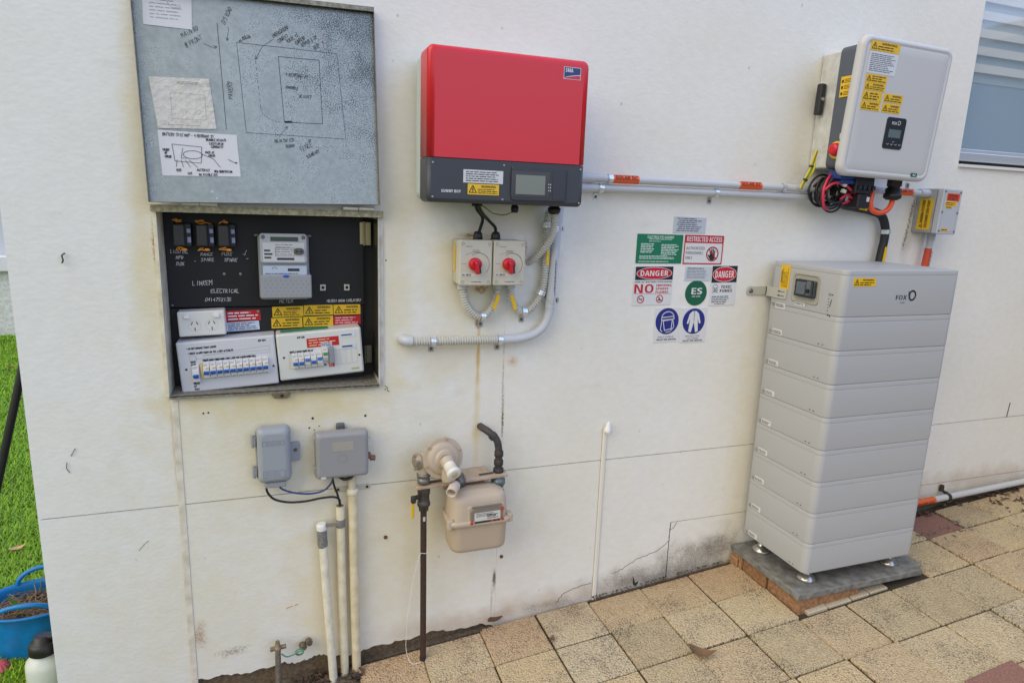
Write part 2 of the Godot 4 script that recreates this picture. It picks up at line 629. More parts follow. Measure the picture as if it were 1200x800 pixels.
func paver_texture() -> void:
	var w := 2000; var h := 920
	var data := PackedByteArray()
	data.resize(w * h * 3)
	var lo := px_noise(0.011, 31, 3)
	var hi := px_noise(0.33, 32, 2)
	var mid := px_noise(0.09, 33, 2)
	var i := 0
	for y in h:
		var row0 := clampf(1.0 - y / 100.0, 0.0, 1.0)
		for x in w:
			var a := lo.get_noise_2d(x, y)
			var b := hi.get_noise_2d(x, y)
			var c := mid.get_noise_2d(x, y)
			var l := 1.0 + b * 0.16 + c * 0.08 + a * 0.12
			var dirt := clampf((a * 0.75 + c * 0.5 + b * 1.35 - 0.42) * 3.4, 0.0, 1.0) * 0.62
			var grey := clampf(a * 0.9 + 0.2, 0.0, 1.0) * 0.5
			var pinkish := row0 * clampf(0.6 + c + a, 0.0, 1.0) * 0.55
			var cr := 202.0 * l; var cg := 186.0 * l; var cb := 154.0 * l
			cr = lerpf(cr, 168.0 * l, grey); cg = lerpf(cg, 158.0 * l, grey); cb = lerpf(cb, 138.0 * l, grey)
			cr = lerpf(cr, 172.0 * l, pinkish); cg = lerpf(cg, 132.0 * l, pinkish); cb = lerpf(cb, 104.0 * l, pinkish)
			cr = lerpf(cr, 74.0, dirt); cg = lerpf(cg, 66.0, dirt); cb = lerpf(cb, 54.0, dirt)
			data[i] = int(clampf(cr, 0, 255)); data[i + 1] = int(clampf(cg, 0, 255)); data[i + 2] = int(clampf(cb, 0, 255))
			i += 3
	paver_tex = ImageTexture.create_from_image(Image.create_from_data(w, h, false, Image.FORMAT_RGB8, data))

func zinc_texture() -> void:
	var w := 640; var h := 560
	var data := PackedByteArray()
	data.resize(w * h * 3)
	var lo := px_noise(0.012, 61, 3)
	var hi := px_noise(0.3, 62, 2)
	var sp := px_noise(0.05, 63, 2)
	var i := 0
	for y in h:
		for x in w:
			var a := lo.get_noise_2d(x, y)
			var c := sp.get_noise_2d(x, y)
			# dark oxide specks gather towards the right and upper side of the sheet
			var side := clampf((x / 640.0 - 0.35) * 1.5, 0.0, 1.0) * clampf(1.15 - y / 560.0, 0.0, 1.0)
			var left := clampf(1.0 - x / 60.0, 0.0, 1.0) * 0.6
			var d := clampf((hi.get_noise_2d(x, y) * 0.9 + a * 0.4 + side * 0.85 + left - 0.56) * 6.0, 0.0, 1.0) * 0.8
			var l := 166.0 + c * 7.0 + a * 14.0
			data[i] = int(clampf(lerpf(l - 8.0, 56.0, d), 0, 255)); data[i + 1] = int(clampf(lerpf(l - 1.0, 62.0, d), 0, 255)); data[i + 2] = int(clampf(lerpf(l - 4.0, 62.0, d), 0, 255))
			i += 3
	zinc_tex = ImageTexture.create_from_image(Image.create_from_data(w, h, false, Image.FORMAT_RGB8, data))

# ---------------------------------------------------------------- ground, wall, pavement
func make_ground() -> void:
	var m := MB.new()
	var xs := [-300.0, -60.0, -12.0, -4.0, -0.8, 0.0, 1.0, 2.0, 3.0, 4.0, 6.0, 14.0, 60.0, 300.0]
	var zs := [-300.0, -60.0, -12.0, -3.0, 0.0, 0.5, 1.0, 2.0, 3.0, 6.0, 14.0, 60.0, 300.0]
	for i in xs.size() - 1:
		for j in zs.size() - 1:
			var c := []
			for p in [[i, j + 1], [i + 1, j + 1], [i + 1, j], [i, j]]:
				c.append(v3(xs[p[0]], ground_y(xs[p[0]], zs[p[1]]) - 0.0125, zs[p[1]]))
			m.q(c[0], c[1], c[2], c[3])
	structure("ground", m, mat(rgb(116, 108, 94), 0.95, 0.0, "worn", 2.0))
	# bed of sand that shows in the joints between the pavers
	var b := MB.new()
	for i in 12:
		var x0 := 0.22 + i * 0.4; var x1 := x0 + 0.4
		for k in [[0.012, 1.0], [1.0, 2.3]]:
			b.q(v3(x0, ground_y(x0, k[1]) - 0.009, k[1]), v3(x1, ground_y(x1, k[1]) - 0.009, k[1]), v3(x1, ground_y(x1, k[0]) - 0.009, k[0]), v3(x0, ground_y(x0, k[0]) - 0.009, k[0]))
	structure("joint_sand", b, mat(rgb(62, 54, 44), 1.0, 0.0, "fine", 0.8))
	# lawn sheet beside the house
	var l := MB.new()
	for i in 6:
		for j in 8:
			var x0 := -6.0 + i * 0.89; var x1 := x0 + 0.89
			var z0 := -7.6 + j * 1.2; var z1 := z0 + 1.2
			l.q(v3(x0, lawn_y(z1) - 0.002, z1), v3(x1, lawn_y(z1) - 0.002, z1), v3(x1, lawn_y(z0) - 0.002, z0), v3(x0, lawn_y(z0) - 0.002, z0))
	for i in 6:  # lawn out of view in front, bounces green light onto the left wall
		for j in 5:
			var x0 := -6.0 + i * 0.93; var x1 := x0 + 0.93
			var z0 := 2.0 + j * 1.6; var z1 := z0 + 1.6
			l.q(v3(x0, -0.19, z1), v3(x1, -0.19, z1), v3(x1, -0.19, z0), v3(x0, -0.19, z0))
	structure("lawn", l, mat(rgb(86, 116, 40), 1.0, 0.0, "fine", 0.8))

func lawn_y(z: float) -> float:
	return -0.195 + 0.0085 * minf(z + 0.4, 0.0)

func wall_mat(rough := 0.82) -> StandardMaterial3D:
	var m := StandardMaterial3D.new()
	m.albedo_texture = wall_tex
	m.texture_repeat = false
	m.roughness = rough
	m.normal_enabled = true
	# roller stipple: shallow, slightly drawn out sideways
	var w := 1800; var h := 970
	var a := px_noise(0.16, 12, 2)
	var b := px_noise(0.02, 13, 2)
	var data := PackedByteArray()
	data.resize(w * h)
	var i := 0
	for y in h:
		for x in w:
			data[i] = int(clampf(128.0 + a.get_noise_2d(x * 0.8, y * 1.25) * 56.0 + b.get_noise_2d(x, y) * 26.0, 0, 255))
			i += 1
	var im := Image.create_from_data(w, h, false, Image.FORMAT_L8, data)
	im.convert(Image.FORMAT_RGB8)
	im.bump_map_to_normal_map(2.2)
	m.normal_texture = ImageTexture.create_from_image(im)
	m.normal_scale = 0.19
	return m

func make_wall() -> void:
	var wall := thing("rendered_wall", "white rendered house wall carrying all the meters, signs and conduits", "wall", v3(-0.663, -0.3, 0))
	var wm := wall_mat()
	# core behind the render
	var m := mb(wall)
	m.box(-0.655, -0.3, -0.5, 6.6, 2.9, -0.135)
	part(wall, "wall_core", m, mat(rgb(120, 104, 86), 0.95, 0.0, "worn", 2.0))
	var hx0 := -0.305; var hx1 := 0.316; var hy0 := 0.848; var hy1 := 1.4
	var wx0 := 2.745; var wy0 := 1.66; var wx1 := 3.95; var wy1 := 2.6
	m = mb(wall)
	m.uvm = 1; m.uvr = WALL_RECT
	var cells := [[-0.663, 0.505, hx0, hy0], [hx0, 0.505, hx1, hy0], [hx1, 0.505, wx0, hy0], [wx0, 0.505, 6.6, hy0],
		[-0.663, hy0, hx0, hy1], [hx1, hy0, wx0, hy1], [wx0, hy0, 6.6, hy1], [-0.663, hy1, hx0, wy0], [hx0, hy1, hx1, wy0], [hx1, hy1, wx0, wy0], [wx0, hy1, 6.6, wy0],
		[-0.663, wy0, hx0, wy1], [hx0, wy0, hx1, wy1], [hx1, wy0, wx0, wy1], [wx1, wy0, 6.6, wy1], [-0.663, wy1, wx0, 2.9], [wx0, wy1, 6.6, 2.9]]
	for c in cells:
		m.box(c[0], c[1], -0.13, c[2], c[3], 0.0)
	part(wall, "upper_render", m, wm)
	# lower courses with open joints between them
	var pieces := [[-0.663, -0.3, -0.2935, 0.502], [0.7363, -0.3, 1.148, 0.502], [1.153, -0.3, 1.4755, 0.2005], [1.153, 0.2005, 1.4795, 0.2035], [1.153, 0.2035, 6.6, 0.502], [1.4795, -0.3, 2.62, 0.2005]]
	for c in pieces:
		m = mb(wall)
		m.uvm = 1; m.uvr = WALL_RECT
		m.box(c[0], c[1], -0.13, c[2], c[3], 0.0)
		part(wall, "lower_render", m, wm)
	# pieces whose lower edge has crumbled away
	var rng := RandomNumberGenerator.new()
	rng.seed = 8
	m = mb(wall)
	m.uvm = 1; m.uvr = WALL_RECT
	var p := PackedVector2Array([Vector2(0.7357, 0.502), Vector2(-0.2865, 0.502), Vector2(-0.2865, -0.108)])
	var ed := [[-0.24, -0.118], [-0.2, -0.112], [-0.15, -0.122], [-0.08, -0.118], [-0.02, -0.106], [0.02, -0.118], [0.06, -0.112], [0.1, -0.1], [0.14, -0.118], [0.2, -0.126], [0.24, -0.122], [0.29, -0.107], [0.33, -0.112], [0.37, -0.106], [0.43, -0.108], [0.49, -0.094], [0.55, -0.1], [0.62, -0.106], [0.68, -0.098], [0.7357, -0.12]]
	var last := Vector2(-0.2865, -0.108)
	for e in ed:
		for s in 5:
			var f := (s + 1) / 5.0
			p.append(Vector2(lerpf(last.x, e[0], f), lerpf(last.y, e[1], f) + rng.randf_range(-0.004, 0.004)))
		last = Vector2(e[0], e[1])
	m.prism(p, -0.018, 0.0)
	part(wall, "lower_render", m, wm, "lower render with a crumbled bottom edge")
	m = mb(wall)
	m.uvm = 1; m.uvr = WALL_RECT
	p = PackedVector2Array([Vector2(6.6, 0.2005), Vector2(2.623, 0.2005), Vector2(2.623, 0.13)])
	for k in 60:
		p.append(Vector2(2.65 + k * 0.0655, 0.128 + k * 0.0012 + rng.randf_range(-0.004, 0.004)))
	m.prism(p, -0.03, 0.0)
	part(wall, "lower_render", m, wm)
	# brown footing exposed below the render
	m = mb(wall)
	m.box(-0.285, -0.34, -0.12, 0.733, 0.49, -0.0185)
	m.box(2.623, -0.34, -0.12, 6.6, 0.199, -0.0305)
	part(wall, "footing", m, mat(rgb(122, 104, 82), 0.98, 0.0, "worn", 2.5))
	# raised sealant strips over two of the upright joints
	var sm := mat(rgb(216, 208, 188), 0.7, 0.0, "worn", 4.0)
	m = mb(wall)
	m.xf = Transform3D(Basis(v3(1, 0, 0), v3(0, 0, -1), v3(0, 1, 0)), v3(0, 0, 0))
	m.rbox(-0.289, 0.0, -0.3, 0.845, 0.02, 0.004, 0.002, 0.0)
	part(wall, "sealant_strip", m, mat(rgb(224, 217, 200), 0.75, 0.0, "dusty"), "stained sealant strip below the meter box")
	m = mb(wall)
	m.xf = Transform3D(Basis(v3(1, 0, 0), v3(0, 0, -1), v3(0, 1, 0)), v3(0, 0, 0))
	m.rbox(1.1505, 0.0, -0.3, 0.63, 0.02, 0.012, 0.006, 0.0)
	part(wall, "sealant_strip", m, mat(rgb(222, 218, 206), 0.7), "white sealant bead rising to a capped stub")
	# cracks: narrow dark gaps that wander through the render
	var cm := mat(rgb(92, 80, 66), 0.95)
	for k in [[[1.134, -0.008], [1.07, -0.018], [1.016, -0.034], [0.994, -0.06], [0.985, -0.075]], [[1.477, 0.205], [1.476, 0.12], [1.452, 0.1], [1.425, 0.082], [1.37, 0.072], [1.328, 0.06], [1.27, 0.03], [1.22, 0.012]], [[1.476, 0.17], [1.495, 0.176], [1.508, 0.204]]]:
		var pts := []
		for i in k.size() - 1:
			for s in 5:
				pts.append(Vector2(lerpf(k[i][0], k[i + 1][0], s / 5.0) + rng.randf_range(-0.003, 0.003), lerpf(k[i][1], k[i + 1][1], s / 5.0) + rng.randf_range(-0.003, 0.003)))
		m = mb(wall)
		m.line(pts, 0.0022, 0.0006)
		part(wall, "crack", m, cm)
	m = mb(wall)
	m.line([Vector2(1.477, 0.15), Vector2(1.479, -0.06)], 0.0016, 0.0006)
	m.line([Vector2(3.358, 0.505), Vector2(3.364, 0.575)], 0.007, 0.0006)
	part(wall, "crack", m, cm)
	m = mb(wall)
	m.line([Vector2(0.0, 0.094), Vector2(0.012, 0.098), Vector2(0.02, 0.0995)], 0.003, 0.0006)
	part(wall, "paint_scratch", m, mat(rgb(206, 160, 84), 0.8), "short orange paint scratch low on the render")
	m = mb(wall)
	m.line([Vector2(0.028, 0.1005), Vector2(0.037, 0.103)], 0.0034, 0.0006)
	part(wall, "paint_scratch", m, mat(rgb(200, 150, 76), 0.8))
	m = mb(wall)
	m.line([Vector2(-0.415, 0.37), Vector2(-0.4, 0.388), Vector2(-0.388, 0.397)], 0.0028, 0.0006)
	part(wall, "scuff", m, mat(rgb(168, 164, 154), 0.8))
	# window
	make_window(wall, wx0, wy0, wx1, wy1)
	# drill holes, plugs and small nails left in the wall
	for k in [[0.101, 0.751, 0.004], [0.266, 0.747, 0.004], [0.754, 0.165, 0.005], [2.547, 1.425, 0.006], [0.331, 0.832, 0.002], [-0.214, 0.791, 0.003], [-0.2, 0.792, 0.003], [0.09, 0.72, 0.003], [0.105, 0.712, 0.002], [0.12, 0.724, 0.002], [0.335, 1.253, 0.0025]]:
		m = mb(wall)
		m.disc(k[0], k[1], k[2], 0.0007, k[2], 10)
		part(wall, "drill_hole", m, mat(rgb(52, 46, 40), 0.9))

func make_window(wall: Node3D, x0: float, y0: float, x1: float, y1: float) -> void:
	var win := Node3D.new()
	win.name = "window"
	wall.add_child(win, true)
	var alu := mat(rgb(205, 210, 216), 0.35, 0.5)
	var m := mb(win)
	m.box(x0, y0, -0.128, x1, y0 + 0.012, 0.012)
	part(win, "sill", m, mat(rgb(222, 222, 220), 0.6))
	m = mb(win)
	m.cbox(x0, y0 + 0.03, -0.1, x1, y0 + 0.066, -0.03, 0.004)
	m.cbox(x0, y0 + 0.066, -0.1, x0 + 0.012, y1 - 0.04, -0.05, 0.003)
	m.cbox(x1 - 0.03, y0 + 0.066, -0.1, x1, y1 - 0.04, -0.05, 0.003)
	m.cbox(x0, y1 - 0.04, -0.1, x1, y1, -0.05, 0.003)
	m.cbox(x0, y0 + 0.068, -0.09, x1, y0 + 0.084, -0.06, 0.003)
	part(win, "frame", m, alu)
	m = mb(win)
	m.box(x0, y0 + 0.0125, -0.09, x1, y0 + 0.029, -0.06)
	part(win, "track_gap", m, mat(rgb(48, 48, 50), 0.8))
	var gm := StandardMaterial3D.new()
	gm.albedo_color = Color(0.86, 0.93, 0.97, 0.12)
	gm.transparency = BaseMaterial3D.TRANSPARENCY_ALPHA
	gm.roughness = 0.04
	m = mb(win)
	m.box(x0 + 0.012, y0 + 0.084, -0.078, x1 - 0.03, y1 - 0.04, -0.074)
	part(win, "pane", m, gm)
	var k := 0
	for y in [2.085, 2.155, 2.225, 2.295, 2.365, 2.435, 2.505]:  # white slats imitate a slatted roof reflected in the glass
		m = mb(win)
		m.box(x0 + 0.005, y - 0.017, -0.104, x1 - 0.01, y + 0.017, -0.1005)
		part(win, "reflection_slat", m, mat(rgb(224, 222, 216), 0.6))
	m = mb(win)
	m.box(x0 + 0.004, y0 + 0.013, -0.128, x1 - 0.004, y1 - 0.002, -0.124)
	part(win, "blue_grey_backing", m, mat(rgb(134, 160, 180), 0.5))  # plain blue-grey sheet behind the pane
	m = mb(win)
	m.box(x0 + 0.004, 2.03, -0.1235, x1 - 0.004, y1 - 0.003, -0.12)
	part(win, "reflection_band", m, mat(rgb(164, 184, 196), 0.5))  # paler band of the same imitated roof reflection

func make_pavement() -> void:
	var pav := Node3D.new()
	pav.name = "pavement"
	pav.set_meta("kind", "structure")
	add_child(pav, true)
	var pms := []
	var tints := [rgb(255, 252, 246), rgb(250, 242, 234), rgb(255, 255, 255), rgb(242, 239, 232), rgb(255, 248, 236), rgb(249, 236, 226), rgb(236, 232, 226)]
	for c in tints:
		var pm := StandardMaterial3D.new()
		pm.albedo_texture = paver_tex
		pm.albedo_color = c
		pm.roughness = 0.95
		pm.normal_enabled = true
		var n := NoiseTexture2D.new() if pms.size() == 0 else null
		if n:
			n.width = 2000; n.height = 920
			n.noise = px_noise(0.3, 71, 3)
			n.as_normal_map = true
			n.bump_strength = 6.0
			pm.normal_texture = n
		else:
			pm.normal_texture = pms[0].normal_texture
		pm.normal_scale = 0.7
		pms.append(pm)
	var red := mat(rgb(150, 112, 102), 0.95, 0.0, "worn", 6.0)
	var rows := [0.034, 0.212, 0.408, 0.632, 0.852, 1.072, 1.292, 1.512, 1.732, 1.952, 2.172]
	var rng := RandomNumberGenerator.new()
	rng.seed = 44
	var count := 0
	for ri in rows.size() - 1:
		for ci in 21:
			var x0 := 0.226 + ci * 0.2225 + rng.randf_range(-0.004, 0.004)
			var x1 := 0.226 + (ci + 1) * 0.2225 + rng.randf_range(-0.004, 0.004)
			if ri >= 3:
				x0 += 0.012 * (ri - 2); x1 += 0.012 * (ri - 2)
			var z0: float = rows[ri] + (-0.024 if ri == 0 and ci >= 2 and ci < 4 else (-0.01 if ri == 0 else 0.0))
			var z1: float = rows[ri + 1]
			if ri < 2 and x1 > 1.80 and x0 < 2.36:
				continue          # the slab stands here
			if ri < 2 and x0 >= 2.36 and x0 < 2.47:
				x0 = 2.44
			if ri < 2 and ci == 6:
				x1 = 1.797
			if ri == 0 and x0 > 2.5:
				z0 = 0.05
			var g := 0.0018 if (ci + ri) % 3 else 0.0034
			var gz := 0.0024 if ri % 2 else 0.0075
			x0 += g; x1 -= g
			var lift := rng.randf_range(-0.0035, 0.0035)
			var tilt := rng.randf_range(-0.010, 0.010)
			var tilt2 := rng.randf_range(-0.010, 0.010)
			if ri == 4 and ci == 8:
				lift = 0.022; tilt = 0.05
			var cx := (x0 + x1) / 2; var cz := (z0 + z1) / 2
			var bx := v3(1, 0.092 + tilt, 0).normalized()
			var bz := v3(0, -0.03 + tilt2, 1).normalized()
			var m := mb(pav)
			m.uvm = 2; m.uvr = PAVE_RECT
			m.xf = Transform3D(Basis(bx, bz.cross(bx), bz), v3(cx, ground_y(cx, cz) + lift, cz))
			m.cbox(-(x1 - x0) / 2, -0.05, -(z1 - z0) / 2 + gz * 0.5, (x1 - x0) / 2, 0.0, (z1 - z0) / 2 - gz * 0.5, 0.004)
			var is_red := (ri == 0 and ci == 11) or (ri == 4 and ci == 8)
			part(pav, "paver", m, red if is_red else pms[int(rng.randf() * 6.99)], "red clay paver" if is_red else "")
			count += 1
	# pale cut pieces and mortar in front of the slab
	for k in [[1.835, 0.362, 1.93, 0.408], [1.935, 0.35, 2.05, 0.404], [2.054, 0.345, 2.14, 0.402], [2.143, 0.34, 2.235, 0.4]]:
		var m := mb(pav)
		var cx: float = (k[0] + k[2]) / 2
		m.xf = Transform3D(Basis(v3(1, 0.092, 0).normalized(), v3(-0.092, 1, 0).normalized(), v3(0, 0, 1)), v3(cx, ground_y(cx, 0.38) + rng.randf_range(-0.002, 0.004), (k[1] + k[3]) / 2))
		m.cbox(-(k[2] - k[0]) / 2 + 0.001, -0.04, -(k[3] - k[1]) / 2, (k[2] - k[0]) / 2 - 0.001, 0.0, (k[3] - k[1]) / 2 - 0.003, 0.003)
		part(pav, "cut_paver", m, mat(rgb(204, 194, 172), 0.95, 0.0, "worn", 7.0))

func make_far_wall() -> void:
	# unseen wall beyond the right edge; its dark face shades that end
	var e := thing("unseen_side_wall", "tall grey wall out of view on the right, placed to darken that end", "wall", v3(5.2, 0.2, 2.5))
	var s := mb(e)
	s.box(5.2, -0.3, 0.001, 5.6, 2.7, 6.5)
	part(e, "wall_face", s, mat(rgb(100, 116, 136), 0.85, 0.0, "dusty"))
	s = mb(e)
	s.box(4.9, 2.7005, 0.001, 5.75, 2.8, 6.7)
	part(e, "unseen_eave", s, mat(rgb(196, 194, 190), 0.7))  # overhang of the unseen wall, out of view as well
	var w := thing("rear_wing_wall", "pale rendered wall of the rear wing beyond the lawn", "wall", v3(-5.0, -0.25, -6.8))
	var m := mb(w)
	m.box(-9.0, -0.3, -7.2, -1.2, 0.49, -6.8)
	m.box(-9.0, 0.49, -7.2, -5.2, 3.0, -6.8)
	m.box(-1.9, 0.49, -7.2, -1.2, 3.0, -6.8)
	m.box(-5.2, 2.3, -7.2, -1.9, 3.0, -6.8)
	part(w, "wall_face", m, mat(rgb(226, 228, 224), 0.85, 0.0, "dusty"))
	m = mb(w)
	m.cbox(-5.2, 0.49, -6.95, -1.9, 0.66, -6.72, 0.01)
	part(w, "sill", m, mat(rgb(226, 224, 226), 0.6))
	m = mb(w)
	m.box(-5.2, 0.66, -7.0, -1.9, 2.3, -6.96)
	part(w, "window_blind", m, mat(rgb(196, 202, 206), 0.5))

# ---------------------------------------------------------------- labels and small print
func rot_about(c: Vector2, a: float) -> Transform3D:
	return Transform3D(Basis(v3(0, 0, 1), a), v3(c.x, c.y, 0)) * Transform3D(Basis(), v3(-c.x, -c.y, 0))

func micro(m: MB, x0: float, y0: float, x1: float, y1: float, n: int, z: float, rs := 1, thick := 0.45) -> void:
	# lines of print too small to read: word-long dashes
	var r := RandomNumberGenerator.new()
	r.seed = rs * 31 + n
	var lh := (y1 - y0) / n
	for i in n:
		var y := y1 - (i + 0.5) * lh
		var x := x0
		var end := x1 - (x1 - x0) * r.randf_range(0.0, 0.3)
		while x < end:
			var wl := lh * r.randf_range(0.9, 3.6)
			var xe := minf(x + wl, end)
			m.rect(x, y - lh * thick * 0.5, xe, y + lh * thick * 0.5, z)
			x = xe + lh * 0.4

func triangle_sign(m: MB, cx: float, cy: float, s: float, z: float) -> void:
	m.rim([Vector2(cx - s, cy - s * 0.8), Vector2(cx + s, cy - s * 0.8), Vector2(cx, cy + s)], s * 0.2, z)
	m.line([Vector2(cx + s * 0.15, cy + s * 0.45), Vector2(cx - s * 0.2, cy - s * 0.05), Vector2(cx + s * 0.16, cy - s * 0.1), Vector2(cx - s * 0.05, cy - s * 0.6)], s * 0.17, z)

const YELLOW := Color(0.89, 0.72, 0.08)
const INK := Color(0.07, 0.07, 0.07)
const PAPER := Color(0.88, 0.89, 0.9)
const LABEL_RED := Color(0.72, 0.08, 0.12)
const PRINT_GAP := 0.0005

func yellow_label(parent: Node3D, x0: float, y0: float, x1: float, y1: float, z: float, title := "WARNING", ang := 0.0, n := 2, tri := true, xf := Transform3D.IDENTITY) -> MeshInstance3D:
	var r := xf * rot_about(Vector2((x0 + x1) / 2, (y0 + y1) / 2), ang)
	var m := mb(parent)
	m.xf = r
	m.box(x0, y0, z, x1, y1, z + 0.0008)
	var s := part(parent, "warning_sticker", m, mat(YELLOW, 0.4))
	m = mb(s)
	m.xf = r
	var zz := z + 0.0008 + PRINT_GAP
	var w := x1 - x0; var h := y1 - y0
	var tx := x0 + w * 0.06
	if tri:
		triangle_sign(m, x0 + h * 0.5, y0 + h * 0.48, h * 0.36, zz)
		tx = x0 + h * 1.0
	if title != "":
		m.text(title, lerpf(tx, x1, 0.15), y0 + h * 0.66, lerpf(tx, x1, 0.85), y0 + h * 0.88, zz)
	micro(m, tx, y0 + h * 0.08, x1 - w * 0.04, y0 + h * (0.58 if title != "" else 0.9), n, zz, int(absf(x0) * 1000), 0.4)
	part(s, "lettering", m, mat(INK, 0.6))
	return s

func plain_label(parent: Node3D, x0: float, y0: float, x1: float, y1: float, z: float, paper: Color, ink: Color, n: int, ang := 0.0, called := "sticker", xf := Transform3D.IDENTITY) -> MeshInstance3D:
	var r := xf * rot_about(Vector2((x0 + x1) / 2, (y0 + y1) / 2), ang)
	var m := mb(parent)
	m.xf = r
	m.box(x0, y0, z, x1, y1, z + 0.0007)
	var s := part(parent, called, m, mat(paper, 0.5))
	if n > 0:
		m = mb(s)
		m.xf = r
		var w := x1 - x0; var h := y1 - y0
		micro(m, x0 + w * 0.06, y0 + h * 0.08, x1 - w * 0.06, y1 - h * 0.08, n, z + 0.0007 + PRINT_GAP, int(absf(x0 + y0) * 1000), 0.38)
		part(s, "lettering", m, mat(ink, 0.6))
	return s

func screw(parent: Node3D, x: float, y: float, z: float, r := 0.004, c := Color(0.6, 0.6, 0.58)) -> void:
	var m := mb(parent)
	m.lathe(v3(x, y, z), v3(0, 0, 1), [[0.0, r], [r * 0.35, r * 0.9], [r * 0.55, r * 0.5]], 10)
	m.rect(x - r * 0.7, y - r * 0.14, x + r * 0.7, y + r * 0.14, z + r * 0.58)
	part(parent, "screw", m, mat(c, 0.4, 0.7))

# ---------------------------------------------------------------- meter box
func zinc_mat(rect_uv := true) -> StandardMaterial3D:
	var z := StandardMaterial3D.new()
	z.albedo_texture = zinc_tex
	z.texture_repeat = false
	z.roughness = 0.4
	z.metallic = 0.68
	z.metallic_specular = 0.5
	return z

var door_xf: Transform3D

func make_meter_box() -> void:
	var bx := thing("meter_box", "open galvanised meter box recessed in the wall with its door swung up", "meter box", v3(0.005, 0.846, 0))
	var zinc := mat(rgb(158, 158, 148), 0.5, 0.5, "worn", 2.2)
	var cream := mat(rgb(226, 221, 202), 0.6, 0.0, "dusty")
	var x0 := -0.303; var x1 := 0.313; var y0 := 0.85; var y1 := 1.397
	var m := mb(bx)
	m.box(x0, y0, -0.125, x1, y1, -0.12)
	part(bx, "back_sheet", m, mat(rgb(40, 40, 40), 0.7))
	m = mb(bx)
	m.box(x0, y0, -0.12, x0 + 0.003, y1, 0.012)
	m.box(x0 - 0.008, y0, 0.0012, x0, y1 + 0.002, 0.006)
	part(bx, "side_sheet", m, cream, "cream painted left side sheet")
	m = mb(bx)
	m.box(x1 - 0.003, y0, -0.12, x1, y1, 0.012)
	m.box(x1, y0, 0.0012, x1 + 0.012, y1, 0.006)
	part(bx, "side_sheet", m, mat(rgb(214, 213, 206), 0.55, 0.1, "dusty"))
	m = mb(bx)
	m.box(x1 - 0.0045, y0 + 0.02, -0.118, x1 - 0.0035, y1 - 0.02, -0.004)
	part(bx, "side_lining", m, mat(rgb(66, 66, 62), 0.35, 0.4))
	m = mb(bx)
	m.box(x0 + 0.003, y0, -0.12, x1 - 0.003, y0 + 0.003, 0.014)
	m.box(x0 + 0.003, y0 - 0.006, 0.0112, x1 - 0.003, y0 + 0.006, 0.014)
	part(bx, "floor_sheet", m, mat(rgb(146, 142, 132), 0.7, 0.2, "worn", 2.8))
	m = mb(bx)
	m.box(x0 + 0.003, y1 - 0.003, -0.12, x1 - 0.003, y1, 0.016)
	m.box(x0 - 0.01, y1 - 0.012, 0.0125, x1 + 0.012, y1 + 0.004, 0.018)
	m.box(x0 - 0.01, y1 + 0.0045, 0.0, x1 + 0.012, y1 + 0.008, 0.02)
	part(bx, "top_rail", m, mat(rgb(178, 172, 142), 0.5, 0.45, "worn", 2.6))
	# black equipment panel in two boards
	var blk := mat(rgb(15, 15, 17), 0.6, 0.0, "dusty")
	m = mb(bx)
	m.cbox(x0 + 0.004, 1.098, -0.112, 0.279, y1 - 0.004, -0.1, 0.0015)
	var pan := part(bx, "equipment_panel", m, blk)
	m = mb(bx)
	m.cbox(x0 + 0.004, y0 + 0.004, -0.112, 0.276, 1.095, -0.1015, 0.0015)
	part(bx, "equipment_panel", m, blk)
	# chalk pen notes on the panel
	m = mb(pan)
	var z := -0.0994
	m.hand("LIGHTING", -0.286, 1.262, 0.0095, -0.03, 0.0012, z, 1, 0.8)
	m.hand("MPD", -0.272, 1.245, 0.0095, 0, 0.0018, z, 2)
	m.hand("BOX", -0.272, 1.226, 0.0095, 0, 0.0016, z, 3)
	m.hand("RANGE", -0.205, 1.255, 0.009, 0, 0.0011, z, 4)
	m.hand("SPARE", -0.204, 1.238, 0.0095, 0, 0.0014, z, 5)
	m.hand("FUSE", -0.146, 1.256, 0.0095, 0, 0.0011, z, 6)
	m.hand("SPARE", -0.14, 1.238, 0.0095, 0, 0.0016, z, 7)
	m.hand("-", -0.225, 1.232, 0.012, 0, 0.0012, z, 8)
	m.hand("-", -0.082, 1.236, 0.02, 0, 0.0012, z, 9)
	m.hand("(", -0.088, 1.25, 0.022, 0, 0.0012, z, 10)
	m.hand("LINKEM", -0.232, 1.166, 0.014, 0.0, 0.0014, z, 11, 0.85)
	m.hand("ELECTRICAL", -0.182, 1.142, 0.0115, 0.0, 0.0014, z, 12, 0.9)
	m.hand("0414752135", -0.2, 1.116, 0.011, 0.0, 0.0014, z, 13, 0.88)
	m.hand("METER", 0.015, 1.108, 0.011, 0, 0.0011, z, 14)
	m.hand("NEUTRAL", 0.02, 1.122, 0.008, 0, 0.0009, z, 15)
	m.hand("METERS MAIN ISOLATORS", 0.16, 1.108, 0.008, 0.01, 0.0016, z, 16, 0.85)
	part(pan, "handwritten_lettering", m, mat(rgb(205, 205, 205), 0.8))
	for k in [[-0.142, 1.2], [-0.096, 1.2], [-0.05, 1.082], [-0.053, 1.012], [-0.29, 1.105]]:
		screw(bx, k[0], k[1], -0.0995, 0.0045 if k[0] > -0.2 else 0.003)
	# catch plates
	for x in [0.148, 0.223]:
		m = mb(bx)
		m.cbox(x - 0.009, 1.146, -0.1, x + 0.009, 1.166, -0.094, 0.001)
		var c := part(bx, "catch_plate", m, mat(rgb(190, 188, 172), 0.35, 0.5))
		m = mb(c)
		m.disc(x, 1.156, 0.005, -0.0934, 0.005, 12)
		part(c, "keyhole", m, mat(rgb(20, 20, 20), 0.8))
	# hinge of the panel
	m = mb(bx)
